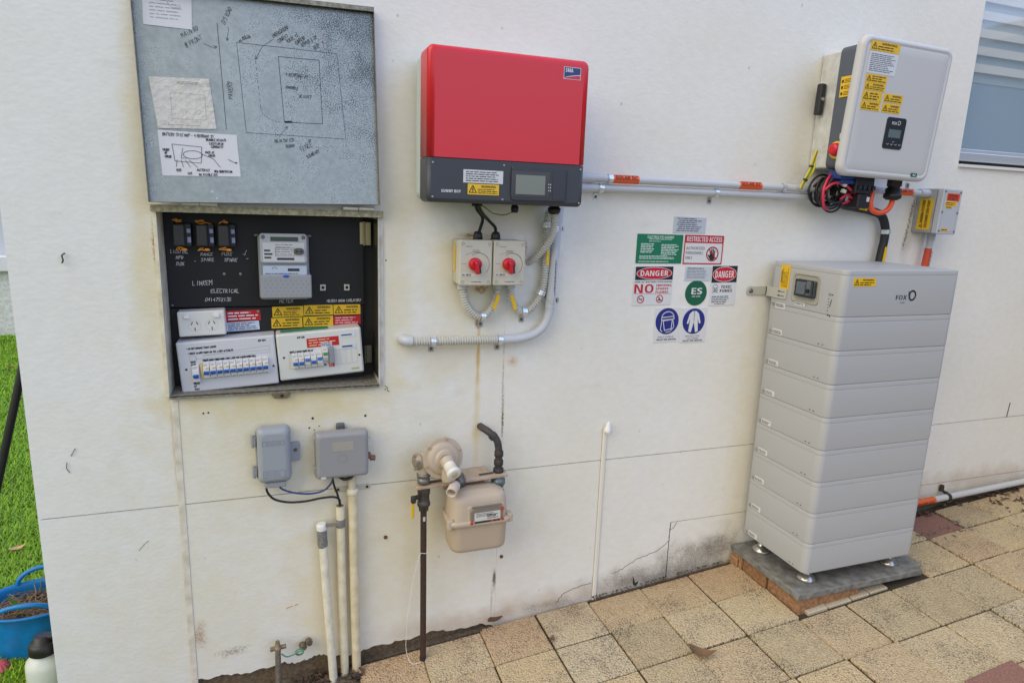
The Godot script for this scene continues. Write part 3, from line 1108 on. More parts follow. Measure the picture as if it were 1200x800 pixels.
	m.cbox(0.266, 1.295, -0.0998, 0.279, 1.366, -0.096, 0.001)
	m.cbox(0.281, 1.292, -0.102, 0.302, 1.366, -0.098, 0.001)
	m.cyl(v3(0.28, 1.292, -0.095), v3(0.28, 1.368, -0.095), 0.004)
	part(bx, "panel_hinge", m, mat(rgb(168, 156, 112), 0.35, 0.6))
	m = mb(bx)
	m.cbox(0.281, 0.9, -0.102, 0.302, 0.96, -0.098, 0.001)
	m.cyl(v3(0.28, 0.9, -0.095), v3(0.28, 0.96, -0.095), 0.004)
	part(bx, "panel_hinge", m, mat(rgb(120, 116, 100), 0.4, 0.6))
	# staples that hold the catch below the opening
	m = mb(bx)
	m.rbox(0.01, 0.837, 0.001, 0.014, 0.052, 0.021, 0.009, 0.002)
	var cl := part(bx, "clasp", m, mat(rgb(140, 130, 104), 0.5, 0.5, "worn", 2.0))
	m = mb(cl)
	m.disc(0.012, 0.835, 0.006, 0.0145, 0.005, 12)
	part(cl, "clasp_hole", m, mat(rgb(40, 36, 30), 0.8))
	# sticker rows on the lower board
	z = -0.1013
	plain_label(bx, -0.144, 1.052, -0.043, 1.086, z, LABEL_RED, PAPER, 3, 0.03)
	m = mb(bx)
	plain_label(bx, -0.145, 1.022, -0.048, 1.05, z, rgb(196, 208, 226), INK, 4, 0.05)
	yellow_label(bx, -0.008, 1.063, 0.086, 1.096, z, "WARNING", 0.02, 3)
	yellow_label(bx, 0.088, 1.066, 0.178, 1.099, z, "WARNING", 0.01, 2)
	yellow_label(bx, 0.18, 1.066, 0.266, 1.099, z, "WARNING", 0.005, 2)
	yellow_label(bx, -0.012, 1.027, 0.082, 1.06, z, "WARNING", 0.02, 2)
	yellow_label(bx, 0.085, 1.029, 0.178, 1.062, z, "WARNING", 0.02, 2)
	plain_label(bx, 0.18, 1.033, 0.266, 1.062, z, LABEL_RED, rgb(225, 190, 190), 3, 0.01)
	# door: a shallow tray standing up above the hinges
	door_xf = Transform3D(Basis(v3(0, 0, 1), 0.02) * Basis(v3(1, 0, 0), -0.045), v3(0.003, 1.418, 0.03))
	m = mb(bx)
	m.xf = door_xf
	m.uvm = 1; m.uvr = Rect2(-0.35, 1.40, 0.7, 0.6)
	m.box(-0.312, 0.0, 0.0, 0.306, 0.552, 0.0025)
	var door := part(bx, "door", m, zinc_mat())
	m = mb(door)
	m.xf = door_xf
	m.box(-0.3135, -0.001, -0.001, -0.3122, 0.553, 0.022)
	m.box(0.3062, -0.001, -0.001, 0.3075, 0.553, 0.022)
	m.box(-0.3122, 0.5522, -0.001, 0.3062, 0.5535, 0.022)
	m.box(-0.3122, -0.0012, -0.001, 0.3062, -0.0002, 0.022)
	m.box(-0.3122, 0.541, 0.0205, 0.3062, 0.5521, 0.022)
	part(door, "rim", m, mat(rgb(150, 146, 132), 0.45, 0.5, "worn", 2.6))
	for x in [-0.187, 0.249]:
		m = mb(bx)
		m.cyl(v3(x - 0.046, 1.4105, 0.027), v3(x - 0.001, 1.4105, 0.027), 0.006, 12, 0.001)
		m.cyl(v3(x + 0.001, 1.4105, 0.027), v3(x + 0.046, 1.4105, 0.027), 0.006, 12, 0.001)
		part(bx, "hinge", m, mat(rgb(212, 212, 206), 0.4, 0.3))
	# pen drawing on the door
	m = mb(door)
	m.xf = door_xf
	z = 0.0032
	m.line([Vector2(-0.112, 0.475), Vector2(-0.107, 0.2)], 0.0013, z)
	m.rim([Vector2(-0.066, 0.43), Vector2(0.2, 0.423), Vector2(0.216, 0.187), Vector2(-0.056, 0.193)], 0.00105, z)
	m.rim([Vector2(0.04, 0.402), Vector2(0.15, 0.401), Vector2(0.152, 0.227), Vector2(0.047, 0.226)], 0.0013, z)
	m.line([Vector2(0.05, 0.227), Vector2(0.066, 0.228)], 0.005, z)
	var dash := []
	for k in 22:
		var a := k / 21.0
		dash.append(Vector2(-0.02 if a < 0.6 else -0.02 + 0.065 * (a - 0.6) / 0.4 * (a - 0.6) / 0.4 * 1.0, 0.4 - 0.26 * minf(a, 0.6) - 0.02 * maxf(a - 0.6, 0.0)) + Vector2(0, -0.0))
	for k in range(0, 16, 2):
		m.line([Vector2(-0.02 + k * 0.0004, 0.385 - k * 0.0082), Vector2(-0.0196 + k * 0.0004, 0.377 - k * 0.0082)], 0.00105, z)
	for k in range(0, 9):
		var a := PI + PI / 2 * k / 9.0
		m.line([Vector2(0.04 + cos(a) * 0.054, 0.262 + sin(a) * 0.036), Vector2(0.04 + cos(a + 0.09) * 0.054, 0.262 + sin(a + 0.09) * 0.036)], 0.0011, z)
	var arrows := [[Vector2(0.03, 0.447), Vector2(0.0, 0.425), Vector2(-0.02, 0.39)], [Vector2(-0.084, 0.465), Vector2(-0.09, 0.432)], [Vector2(0.03, 0.186), Vector2(0.055, 0.215)], [Vector2(0.1, 0.166), Vector2(0.117, 0.182)], [Vector2(-0.15, 0.42), Vector2(-0.13, 0.412), Vector2(-0.116, 0.414)], [Vector2(-0.03, 0.447), Vector2(-0.06, 0.433)]]
	for a in arrows:
		m.line(a, 0.00105, z)
		var e: Vector2 = a[a.size() - 1]
		var d: Vector2 = (e - a[a.size() - 2]).normalized() * 0.009
		m.line([e - d.rotated(0.45), e, e - d.rotated(-0.45)], 0.0011, z)
	m.hand("MAIN RD", -0.2, 0.43, 0.012, 0.5, 0.0011, z, 21, 0.8)
	m.hand("@ FRONT", -0.192, 0.405, 0.012, 0.55, 0.0011, z, 22, 0.8)
	m.hand("O/S ROAD", -0.093, 0.472, 0.011, 1.1, 0.0011, z, 23, 0.75)
	m.hand("MAIN", -0.05, 0.438, 0.009, 0.3, 0.0012, z, 24, 0.8)
	m.hand("PAVERS", -0.085, 0.28, 0.012, 1.57, 0.0012, z, 25, 0.85)
	for k in [["UNDERGROUND", 0.03, 0.45], ["CONDUIT", 0.044, 0.438], ["ROUTE IS", 0.068, 0.44], ["CURRENT", 0.09, 0.437], ["APPROX 0.6M", 0.106, 0.432], ["DEEP", 0.14, 0.428]]:
		m.hand(k[0], k[1], k[2], 0.009, 0.6, 0.00105, z, 26 + int(k[1] * 100), 0.68)
	m.hand("9 BERRANT ST", 0.056, 0.352, 0.009, -0.05, 0.0011, z, 33, 0.78)
	m.hand("BRAMBLE", 0.056, 0.318, 0.008, -0.06, 0.0011, z, 34, 0.78)
	m.hand("HEIGHTS", 0.09, 0.296, 0.008, -0.02, 0.0011, z, 35, 0.78)
	m.hand("MAIN SWITCH", 0.018, 0.168, 0.009, 0.12, 0.0011, z, 36, 0.72)
	m.hand("BOARD", 0.048, 0.156, 0.008, 0.1, 0.0011, z, 37, 0.8)
	m.hand("FENCE", 0.09, 0.146, 0.012, 0.5, 0.0011, z, 38, 0.8)
	m.hand("BOUNDARY", 0.106, 0.128, 0.009, 0.5, 0.0011, z, 39, 0.72)
	part(door, "handwritten_lettering", m, mat(rgb(30, 34, 42), 0.7))
	m = mb(door)
	m.xf = door_xf
	m.disc(-0.155, 0.03, 0.004, 0.0034, 0.004, 10)
	m.disc(-0.144, 0.012, 0.003, 0.0034, 0.003, 10)
	part(door, "rivet", m, mat(rgb(190, 192, 188), 0.4, 0.5))
	m = mb(door)
	m.xf = door_xf
	m.disc(0.162, 0.45, 0.0028, 0.0034, 0.003, 8)
	part(door, "rust_spot", m, mat(rgb(140, 96, 58), 0.9))

func paper_sheet(called: String, label: String, c: Array, crumple: float, rs: int, print_it: int) -> void:
	# c: lower left, lower right, upper right, upper left on the door
	var o := thing(called, label, "paper", door_xf * v3(c[0].x, c[0].y, 0.004))
	var n := FastNoiseLite.new()
	n.seed = rs
	n.frequency = 0.075
	n.noise_type = FastNoiseLite.TYPE_CELLULAR
	var m := mb(o)
	m.xf = door_xf
	var nx := 36; var ny := 36
	var g := []
	for j in ny + 1:
		var row := []
		for i in nx + 1:
			var p: Vector2 = c[0].lerp(c[1], float(i) / nx).lerp(c[3].lerp(c[2], float(i) / nx), float(j) / ny)
			row.append(v3(p.x, p.y, 0.0042 + (n.get_noise_2d(i * 4.0, j * 3.2) * 0.5 + 0.5) * crumple))
		g.append(row)
	for j in ny:
		for i in nx:
			m.q(g[j][i], g[j][i + 1], g[j + 1][i + 1], g[j + 1][i], 1 if crumple < 0.002 else -1)
	part(o, "sheet", m, mat(rgb(214, 214, 216) if print_it != 2 else rgb(208, 204, 196), 0.75))
	m = mb(o)
	m.xf = door_xf
	var w: float = c[1].x - c[0].x; var h: float = c[3].y - c[0].y
	var x: float = c[0].x; var y: float = c[0].y
	var z := 0.0048 + crumple * 0.9
	if print_it == 1:
		micro(m, x + w * 0.15, y + h * 0.18, x + w * 0.92, y + h * 0.8, 6, z, 3, 0.14)
		m.line([Vector2(x + w * 0.5, y + h * 0.75), Vector2(x + w * 0.62, y + h * 0.55), Vector2(x + w * 0.8, y + h * 0.6)], 0.0008, z)
		part(o, "lettering", m, mat(rgb(150, 152, 160), 0.8))
	elif print_it == 2:
		micro(m, x + w * 0.38, y + h * 0.89, x + w * 0.8, y + h * 0.95, 2, z, 5, 0.4)
		m.rim([Vector2(x + w * 0.26, y + h * 0.2), Vector2(x + w * 0.84, y + h * 0.2), Vector2(x + w * 0.84, y + h * 0.7), Vector2(x + w * 0.26, y + h * 0.7)], 0.0007, z)
		m.ringline(x + w * 0.91, y + h * 0.9, 0.004, 0.004, 0.001, z, 0, TAU, 12)
		micro(m, x + w * 0.1, y + h * 0.05, x + w * 0.8, y + h * 0.1, 1, z, 6, 0.2)
		part(o, "lettering", m, mat(rgb(128, 126, 122), 0.8))
	else:
		m.hand("BATTERY SITE MAP - 9 BERRANT ST", x + 0.008, y + h * 0.88, 0.0075, -0.01, 0.0011, z, 51, 0.75)
		m.hand("BRAMBLE HEIGHTS", x + w * 0.58, y + h * 0.8, 0.006, 0, 0.00105, z, 52, 0.75)
		m.hand("LOCATION OF", x + w * 0.62, y + h * 0.72, 0.006, 0, 0.00105, z, 53, 0.75)
		m.hand("COMMUNITY", x + w * 0.64, y + h * 0.65, 0.006, 0, 0.00105, z, 54, 0.75)
		m.hand("BACK OF", x + w * 0.56, y + h * 0.52, 0.006, 0, 0.00105, z, 55, 0.75)
		m.hand("HOUSE", x + w * 0.6, y + h * 0.45, 0.006, 0, 0.00105, z, 56, 0.75)
		m.hand("FRONT", x + 0.006, y + h * 0.55, 0.006, 0, 0.0012, z, 57, 0.72)
		m.hand("OF", x + 0.01, y + h * 0.48, 0.006, 0, 0.0012, z, 58, 0.72)
		m.hand("HOUSE", x + 0.01, y + h * 0.4, 0.006, 0, 0.0012, z, 59, 0.72)
		m.hand("MSB", x + w * 0.18, y + h * 0.1, 0.007, 0, 0.00105, z, 60, 0.75)
		m.hand("GAS", x + w * 0.32, y + h * 0.04, 0.006, 0, 0.00105, z, 61, 0.75)
		m.hand("BATTERIES", x + w * 0.44, y + h * 0.12, 0.006, 0, 0.00105, z, 62, 0.75)
		m.hand("NO VISIBLE 0/5", x + w * 0.46, y + h * 0.02, 0.006, 0, 0.00105, z, 63, 0.75)
		m.hand("NEW SUBSTATION", x + w * 0.66, y + h * 0.1, 0.006, 0, 0.0012, z, 64, 0.72)
		m.rim([Vector2(x + w * 0.17, y + h * 0.33), Vector2(x + w * 0.5, y + h * 0.3), Vector2(x + w * 0.52, y + h * 0.66), Vector2(x + w * 0.15, y + h * 0.7)], 0.0011, z)
		m.ringline(x + w * 0.4, y + h * 0.48, w * 0.12, h * 0.09, 0.0012, z)
		m.line([Vector2(x + w * 0.28, y + h * 0.62), Vector2(x + w * 0.25, y + h * 0.4), Vector2(x + w * 0.36, y + h * 0.4)], 0.0011, z)
		m.line([Vector2(x + w * 0.52, y + h * 0.5), Vector2(x + w * 0.66, y + h * 0.4), Vector2(x + w * 0.74, y + h * 0.22)], 0.0012, z)
		for k in 4:
			m.line([Vector2(x + w * (0.2 + k * 0.05), y + h * 0.36), Vector2(x + w * (0.18 + k * 0.09), y + h * 0.2)], 0.0011, z)
		m.line([Vector2(x + w * 0.85, y + h * 0.4), Vector2(x + w * 0.93, y + h * 0.33)], 0.0013, z)
		m.disc(x + w * 0.95, y + h * 0.33, 0.003, z, 0.002, 8)
		part(o, "handwritten_lettering", m, mat(rgb(28, 30, 46), 0.8))

func make_box_contents() -> void:
	paper_sheet("instruction_sheet", "printed white sheet taped to the very top of the open box door", [Vector2(-0.291, 0.455), Vector2(-0.175, 0.452), Vector2(-0.17, 0.54), Vector2(-0.287, 0.54)], 0.0008, 1, 1)
	paper_sheet("crumpled_sheet", "crumpled off-white sheet stuck mid height on the open box door", [Vector2(-0.277, 0.194), Vector2(-0.132, 0.198), Vector2(-0.142, 0.329), Vector2(-0.289, 0.325)], 0.0075, 2, 2)
	paper_sheet("sketch_map_sheet", "white sheet with a hand drawn site map at the door's lower left", [Vector2(-0.276, 0.07), Vector2(-0.078, 0.072), Vector2(-0.082, 0.185), Vector2(-0.279, 0.19)], 0.0008, 3, 3)
	# fuse holders
	var names := ["worn black fuse holder with a knotted orange seal, nearest the box hinge corner", "black fuse holder in the middle of three, seal wire slanting across its top", "black fuse holder of three standing closest to the grey electricity meter"]
	var fx := [-0.247, -0.186, -0.127]
	for k in 3:
		var x: float = fx[k]
		var o := thing("fuse_holder", names[k], "fuse", v3(x, 1.32, -0.1), "fuse holders in the meter box")
		var m := mb(o)
		m.rbox(x, 1.318, -0.1, -0.068, 0.05, 0.068, 0.004, 0.003)
		part(o, "fuse_base", m, mat(rgb(34, 33, 34), 0.5, 0.0, "dusty"))
		m = mb(o)
		m.rbox(x - 0.008, 1.318, -0.068, -0.052, 0.032, 0.064, 0.004, 0.004)
		part(o, "fuse_grip", m, mat(rgb(52, 50, 50), 0.4, 0.0, "dusty"))
		m = mb(o)
		m.rect(x + 0.012, 1.324, x + 0.022, 1.336, -0.0674)
		m.rect(x + 0.013, 1.296, x + 0.022, 1.312, -0.0674)
		part(o, "print", m, mat(rgb(150, 160, 190), 0.6))
		var r := RandomNumberGenerator.new()
		r.seed = 70 + k
		for top in [1, -1]:
			var pts := []
			for i in 9:
				pts.append(v3(x - 0.012 + r.randf_range(-0.012, 0.02), 1.318 + top * 0.04 + r.randf_range(-0.006, 0.006), -0.06 + r.randf_range(-0.01, 0.006)))
			m = mb(o)
			m.tube(curve(pts, 4), 0.0014, 6)
			part(o, "seal_wire", m, mat(rgb(214, 140, 44), 0.5))
		if k == 1:
			m = mb(o)
			m.tube(PackedVector3Array([v3(x - 0.02, 1.36, -0.07), v3(x + 0.018, 1.352, -0.06)]), 0.0013, 6)
			part(o, "seal_wire", m, mat(rgb(214, 140, 44), 0.5))
		m = mb(o)
		m.ball(v3(x + 0.004, 1.276, -0.058), 0.0065, v3(1.3, 0.7, 0.6), 7)
		part(o, "seal_tag", m, mat(rgb(214, 140, 44), 0.5))
	# electricity meter
	var e := thing("electricity_meter", "grey electricity meter with a small dark display on the black panel", "meter", v3(0.033, 1.23, -0.1))
	var m := mb(e)
	m.rbox(0.032, 1.225, -0.1, -0.052, 0.148, 0.2, 0.012, 0.006)
	part(e, "case", m, mat(rgb(136, 140, 146), 0.5))
	m = mb(e)
	m.rbox(0.032, 1.283, -0.052, -0.045, 0.136, 0.09, 0.008, 0.003)
	var face := part(e, "face_plate", m, mat(rgb(178, 180, 182), 0.4))
	m = mb(face)
	m.box(-0.005, 1.305, -0.0445, 0.075, 1.318, -0.0438)
	part(face, "display", m, mat(rgb(62, 76, 66), 0.25))
	m = mb(face)
	m.rect(-0.028, 1.243, 0.092, 1.301, -0.0444)
	part(face, "paper_plate", m, mat(rgb(206, 206, 208), 0.5))
	m = mb(face)
	micro(m, -0.024, 1.25, 0.0, 1.282, 3, -0.0438, 5, 0.5)
	micro(m, 0.008, 1.262, 0.06, 1.298, 5, -0.0438, 6, 0.2)
	m.rect(0.012, 1.248, 0.062, 1.255, -0.0438)
	m.rim([Vector2(0.008, 1.26), Vector2(0.062, 1.26), Vector2(0.062, 1.285), Vector2(0.008, 1.285)], 0.0008, -0.0438)
	part(face, "lettering", m, mat(rgb(60, 60, 66), 0.6))
	m = mb(e)
	m.rbox(0.076, 1.275, -0.0445, -0.036, 0.03, 0.02, 0.009, 0.002)
	var port := part(e, "optical_port", m, mat(rgb(92, 90, 90), 0.4))
	m = mb(port)
	m.disc(0.07, 1.275, 0.003, -0.0355, 0.003, 10); m.disc(0.082, 1.275, 0.003, -0.0355, 0.003, 10)
	part(port, "port_hole", m, mat(rgb(20, 20, 20), 0.6))
	for x in [-0.026, 0.09]:
		screw(e, x, 1.317, -0.0448, 0.006, rgb(120, 120, 122))
	m = mb(e)
	m.rbox(0.034, 1.215, -0.052, -0.047, 0.128, 0.03, 0.003, 0.001)
	var np := part(e, "name_plate", m, mat(rgb(186, 198, 212), 0.4))
	m = mb(np)
	micro(m, 0.042, 1.212, 0.09, 1.224, 1, -0.0463, 18, 0.7)
	m.ringline(0.004, 1.22, 0.006, 0.006, 0.0012, -0.0463, 0.0, PI, 10)
	micro(m, -0.024, 1.204, 0.09, 1.209, 1, -0.0463, 8, 0.4)
	part(np, "lettering", m, mat(rgb(50, 54, 66), 0.6))
	m = mb(e)
	m.rbox(0.036, 1.167, -0.1, -0.036, 0.15, 0.072, 0.004, 0.004)
	var cov := part(e, "terminal_cover", m, mat(rgb(152, 154, 158), 0.45))
	m = mb(cov)
	for j in 5:
		for i in 9:
			m.disc(-0.024 + i * 0.0148 + (j % 2) * 0.006, 1.142 + j * 0.011, 0.0016, -0.0355, 0.0016, 6)
	part(cov, "dimple", m, mat(rgb(118, 120, 124), 0.6))
	m = mb(e)
	m.ball(v3(0.036, 1.2, -0.036), 0.008, v3(1.2, 0.55, 0.5), 8)
	part(e, "blue_seal", m, mat(rgb(40, 86, 190), 0.4))
	m = mb(e)
	m.cbox(-0.052, 1.316, -0.1, -0.04, 1.323, -0.09, 0.001)
	part(e, "lug", m, mat(rgb(120, 116, 104), 0.5, 0.4))
	m = mb(e)
	m.cbox(0.104, 1.316, -0.1, 0.116, 1.323, -0.09, 0.001)
	part(e, "lug", m, mat(rgb(120, 116, 104), 0.5, 0.4))
	# double socket
	var tilt := 0.035
	var s := thing("double_socket", "white double power socket above the longer consumer unit", "power socket", v3(-0.208, 1.056, -0.1))
	var rx := rot_about(Vector2(-0.208, 1.056), tilt)
	m = mb(s)
	m.xf = rx
	m.rbox(-0.208, 1.056, -0.1, -0.052, 0.13, 0.076, 0.004, 0.004)
	part(s, "mounting_block", m, mat(rgb(222, 220, 214), 0.4))
	for x in [-0.247, -0.166]:
		m = mb(s)
		m.xf = rx
		m.rbox(x, 1.079, -0.052, -0.045, 0.018, 0.012, 0.004, 0.002)
		part(s, "rocker_switch", m, mat(rgb(232, 230, 226), 0.3))
	for x in [-0.228, -0.181]:
		m = mb(s)
		m.xf = rx
		m.ringline(x, 1.05, 0.017, 0.017, 0.0006, -0.0514)
		var so := part(s, "socket_outlet", m, mat(rgb(190, 188, 182), 0.5))
		m = mb(so)
		m.xf = rx
		m.line([Vector2(x - 0.009, 1.054), Vector2(x - 0.0055, 1.0615)], 0.0024, -0.0513)
		m.line([Vector2(x + 0.009, 1.054), Vector2(x + 0.0055, 1.0615)], 0.0024, -0.0513)
		m.line([Vector2(x, 1.036), Vector2(x, 1.044)], 0.0024, -0.0513)
		part(so, "slot", m, mat(rgb(30, 30, 30), 0.7))
	# consumer units
	consumer_unit_long()
	consumer_unit_short()

func breaker(o: Node3D, x: float, y: float, w: float, h: float, z: float, xf: Transform3D, up: bool, handle: Color, flag: bool) -> void:
	var m := mb(o)
	m.xf = xf
	m.rbox(x, y, z, z + 0.012, w - 0.0012, h, 0.0012, 0.001, 1)
	m.rbox(x, y, z + 0.012, z + 0.02, w - 0.002, h * 0.52, 0.0012, 0.001, 1)
	var b := part(o, "breaker", m, mat(rgb(216, 216, 214), 0.4))
	m = mb(b)
	m.xf = xf * Transform3D(Basis(v3(1, 0, 0), 0.35 if not up else -0.35), v3(x, y - h * 0.02 + (h * 0.07 if up else -h * 0.07), z + 0.018))
	m.cbox(-w * 0.38, -h * 0.1, 0.0, w * 0.38, h * 0.1, 0.008, 0.001)
	part(b, "toggle", m, mat(handle, 0.35))
	if flag:
		m = mb(b)
		m.xf = xf
		m.rect(x - w * 0.02, y + h * 0.13, x + w * 0.34, y + h * 0.24, z + 0.0206)
		part(b, "flag", m, mat(rgb(222, 176, 70), 0.5))
	m = mb(b)
	m.xf = xf
	micro(m, x - w * 0.36, y + h * 0.28, x + w * 0.3, y + h * 0.46, 2, z + 0.0126, int(absf(x) * 999), 0.3)
	part(b, "print", m, mat(rgb(140, 146, 156), 0.6))

func consumer_unit_long() -> void:
	var u := thing("consumer_unit", "longer white consumer unit with eleven blue breakers below the socket", "switchboard", v3(-0.137, 0.86, -0.1))
	var c := Vector2(-0.138, 0.933)
	var rx := rot_about(c, 0.058)
	var m := mb(u)
	m.xf = rx
	m.rbox(c.x, c.y, -0.1, -0.03, 0.276, 0.156, 0.004, 0.005)
	part(u, "case", m, mat(rgb(204, 205, 208), 0.4))
	m = mb(u)
	m.xf = rx
	var z := -0.0293
	m.hand("* DO NOT REMOVE FRONT COVER", c.x - 0.112, c.y + 0.055, 0.0052, 0, 0.0012, z, 71, 0.8)
	m.hand("* SMOKE ALARM POWER ON THE LIGHT @ RING M1", c.x - 0.11, c.y + 0.04, 0.0052, 0, 0.0012, z, 72, 0.8)
	part(u, "handwritten_lettering", m, mat(rgb(34, 34, 44), 0.7))
	m = mb(u)
	m.xf = rx
	m.hand("NOV 2015", c.x + 0.09, c.y + 0.062, 0.005, 0, 0.0011, z, 73, 0.75)
	m.hand("MAIN", c.x - 0.104, c.y + 0.0135, 0.005, 0, 0.0015, z, 74, 0.85)
	m.hand("SWITCH", c.x - 0.104, c.y + 0.006, 0.004, 0, 0.0012, z, 75, 0.7)
	part(u, "handwritten_lettering", m, mat(rgb(34, 34, 44), 0.7))
	m = mb(u)
	m.xf = rx
	m.hand("MAIN", c.x - 0.103, c.y - 0.053, 0.006, 0, 0.0016, z, 76, 0.85)
	m.hand("LP", c.x - 0.103, c.y - 0.062, 0.006, 0, 0.0014, z, 77, 0.85)
	m.hand("415V", c.x - 0.103, c.y - 0.071, 0.005, 0, 0.0014, z, 78, 0.9)
	m.hand("POWER POWER POWER OVEN LIGHT LIGHT HWS AIRCON RANGE BELL", c.x - 0.07, c.y + 0.0155, 0.005, 0.0, 0.0015, z, 79, 0.72)
	part(u, "handwritten_lettering", m, mat(rgb(34, 34, 44), 0.7))
	m = mb(u)
	m.xf = rx
	for k in 10:
		m.hand(["P1", "P2", "P3", "OV", "L1", "L2", "HW", "AC", "RG", "BL"][k], c.x - 0.066 + k * 0.0186, c.y - 0.037, 0.0055, 0, 0.0016, z, 80 + k, 0.9)
	part(u, "handwritten_lettering", m, mat(rgb(34, 34, 44), 0.7))
	m = mb(u)
	m.xf = rx
	m.rim([Vector2(c.x - 0.07, c.y + 0.033), Vector2(c.x + 0.12, c.y + 0.033), Vector2(c.x + 0.12, c.y + 0.047)], 0.0007, z)
	m.line([Vector2(c.x - 0.09, c.y + 0.025), Vector2(c.x + 0.122, c.y + 0.025)], 0.0007, z)
	m.rim([Vector2(c.x - 0.106, c.y + 0.02), Vector2(c.x - 0.088, c.y + 0.02), Vector2(c.x - 0.088, c.y + 0.034), Vector2(c.x - 0.106, c.y + 0.034)], 0.0007, z)
	part(u, "scribed_line", m, mat(rgb(150, 150, 152), 0.6))
	screw(u, c.x - 0.118, c.y - 0.012, -0.03, 0.0035, rgb(80, 60, 44))
	screw(u, c.x + 0.128, c.y - 0.012, -0.03, 0.0035, rgb(80, 60, 44))
	breaker(u, c.x - 0.092, c.y - 0.018, 0.02, 0.05, -0.03, rx, false, rgb(26, 84, 168), false)
	for k in 10:
		breaker(u, c.x - 0.0625 + k * 0.0186, c.y - 0.011, 0.0186, 0.046, -0.03, rx, false, rgb(26, 84, 168), true)
	m = mb(u)
	m.xf = rx
	m.box(c.x - 0.079, c.y - 0.035, -0.0298, c.x - 0.0725, c.y + 0.012, -0.022)
	part(u, "blank_cover", m, mat(rgb(214, 190, 128), 0.5))

func consumer_unit_short() -> void:
	var u := thing("consumer_unit", "shorter white consumer unit with a red sticker and few breakers", "switchboard", v3(0.132, 0.878, -0.1))
	var c := Vector2(0.1335, 0.953)
	var rx := rot_about(c, 0.068)
	var m := mb(u)
	m.xf = rx
	m.rbox(c.x, c.y, -0.1, -0.03, 0.26, 0.15, 0.006, 0.006)
	part(u, "case", m, mat(rgb(212, 212, 206), 0.4))
	m = mb(u)
	m.xf = rx
	m.box(c.x - 0.115, c.y + 0.076, -0.085, c.x + 0.03, c.y + 0.0775, -0.05)
	part(u, "green_strip", m, mat(rgb(30, 128, 92), 0.6))
	var z := -0.03
	plain_label(u, c.x - 0.04, c.y + 0.024, c.x + 0.058, c.y + 0.053, z + 0.0004, LABEL_RED, rgb(236, 190, 150), 3, 0, "red_sticker", rx)
	plain_label(u, c.x + 0.064, c.y + 0.047, c.x + 0.11, c.y + 0.061, z + 0.0004, rgb(206, 216, 226), rgb(70, 80, 110), 1, 0, "sticker", rx)
	plain_label(u, c.x + 0.064, c.y + 0.009, c.x + 0.11, c.y + 0.024, z + 0.0004, rgb(200, 210, 222), rgb(40, 60, 90), 1, 0, "sticker", rx)
	m = mb(u)
	m.xf = rx
	z = -0.0293
	m.hand("AIR CON", c.x - 0.068, c.y + 0.057, 0.0055, 0, 0.0012, z, 91, 0.8)
	m.hand("SUPPLY MAIN POWER RELAY", c.x - 0.094, c.y + 0.012, 0.0055, 0, 0.0014, z, 92, 0.75)
	for k in 6:
		m.hand(["S1", "P1", "P2", "P3", "AC", "RL"][k], c.x - 0.083 + k * 0.018, c.y - 0.038, 0.005, 0, 0.0015, z, 95 + k, 0.9)
	part(u, "handwritten_lettering", m, mat(rgb(34, 34, 44), 0.7))
	m = mb(u)
	m.xf = rx
	m.rim([Vector2(c.x - 0.097, c.y + 0.008), Vector2(c.x + 0.112, c.y + 0.008), Vector2(c.x + 0.112, c.y - 0.04), Vector2(c.x - 0.097, c.y - 0.04)], 0.0007, z)
	for k in 4:
		m.line([Vector2(c.x + 0.04 + k * 0.018, c.y + 0.008), Vector2(c.x + 0.04 + k * 0.018, c.y - 0.04)], 0.0006, z)
	part(u, "scribed_line", m, mat(rgb(170, 170, 166), 0.6))
	m = mb(u)
	m.xf = rx
	m.rect(c.x + 0.09, c.y - 0.062, c.x + 0.115, c.y - 0.056, z)
	part(u, "print", m, mat(rgb(170, 176, 130), 0.6))
	screw(u, c.x - 0.112, c.y - 0.008, -0.03, 0.0035, rgb(80, 60, 44))
	screw(u, c.x + 0.119, c.y - 0.008, -0.03, 0.0035, rgb(80, 60, 44))
	var blue := rgb(36, 96, 170)
	for k in 5:
		breaker(u, c.x - 0.08 + k * 0.0185, c.y - 0.014, 0.0185, 0.044, -0.03, rx, k >= 2 and k != 3, blue, k < 2)
	breaker(u, c.x + 0.0125, c.y + 0.0, 0.0185, 0.04, -0.03, rx, true, rgb(40, 130, 70), false)
	m = mb(u)
	m.xf = rx
	m.cbox(c.x + 0.022, c.y - 0.03, -0.0298, c.x + 0.039, c.y + 0.022, -0.012, 0.0015)
	part(u, "lock_dog", m, mat(rgb(150, 154, 160), 0.4, 0.3))
	plain_label(u, c.x + 0.021, c.y - 0.045, c.x + 0.038, c.y - 0.031, -0.0292, LABEL_RED, rgb(236, 200, 200), 2, 0, "red_tag", rx)
	plain_label(u, c.x + 0.002, c.y + 0.024, c.x + 0.036, c.y + 0.036, -0.0292, rgb(186, 200, 222), rgb(40, 60, 110), 2, 0, "sticker", rx)

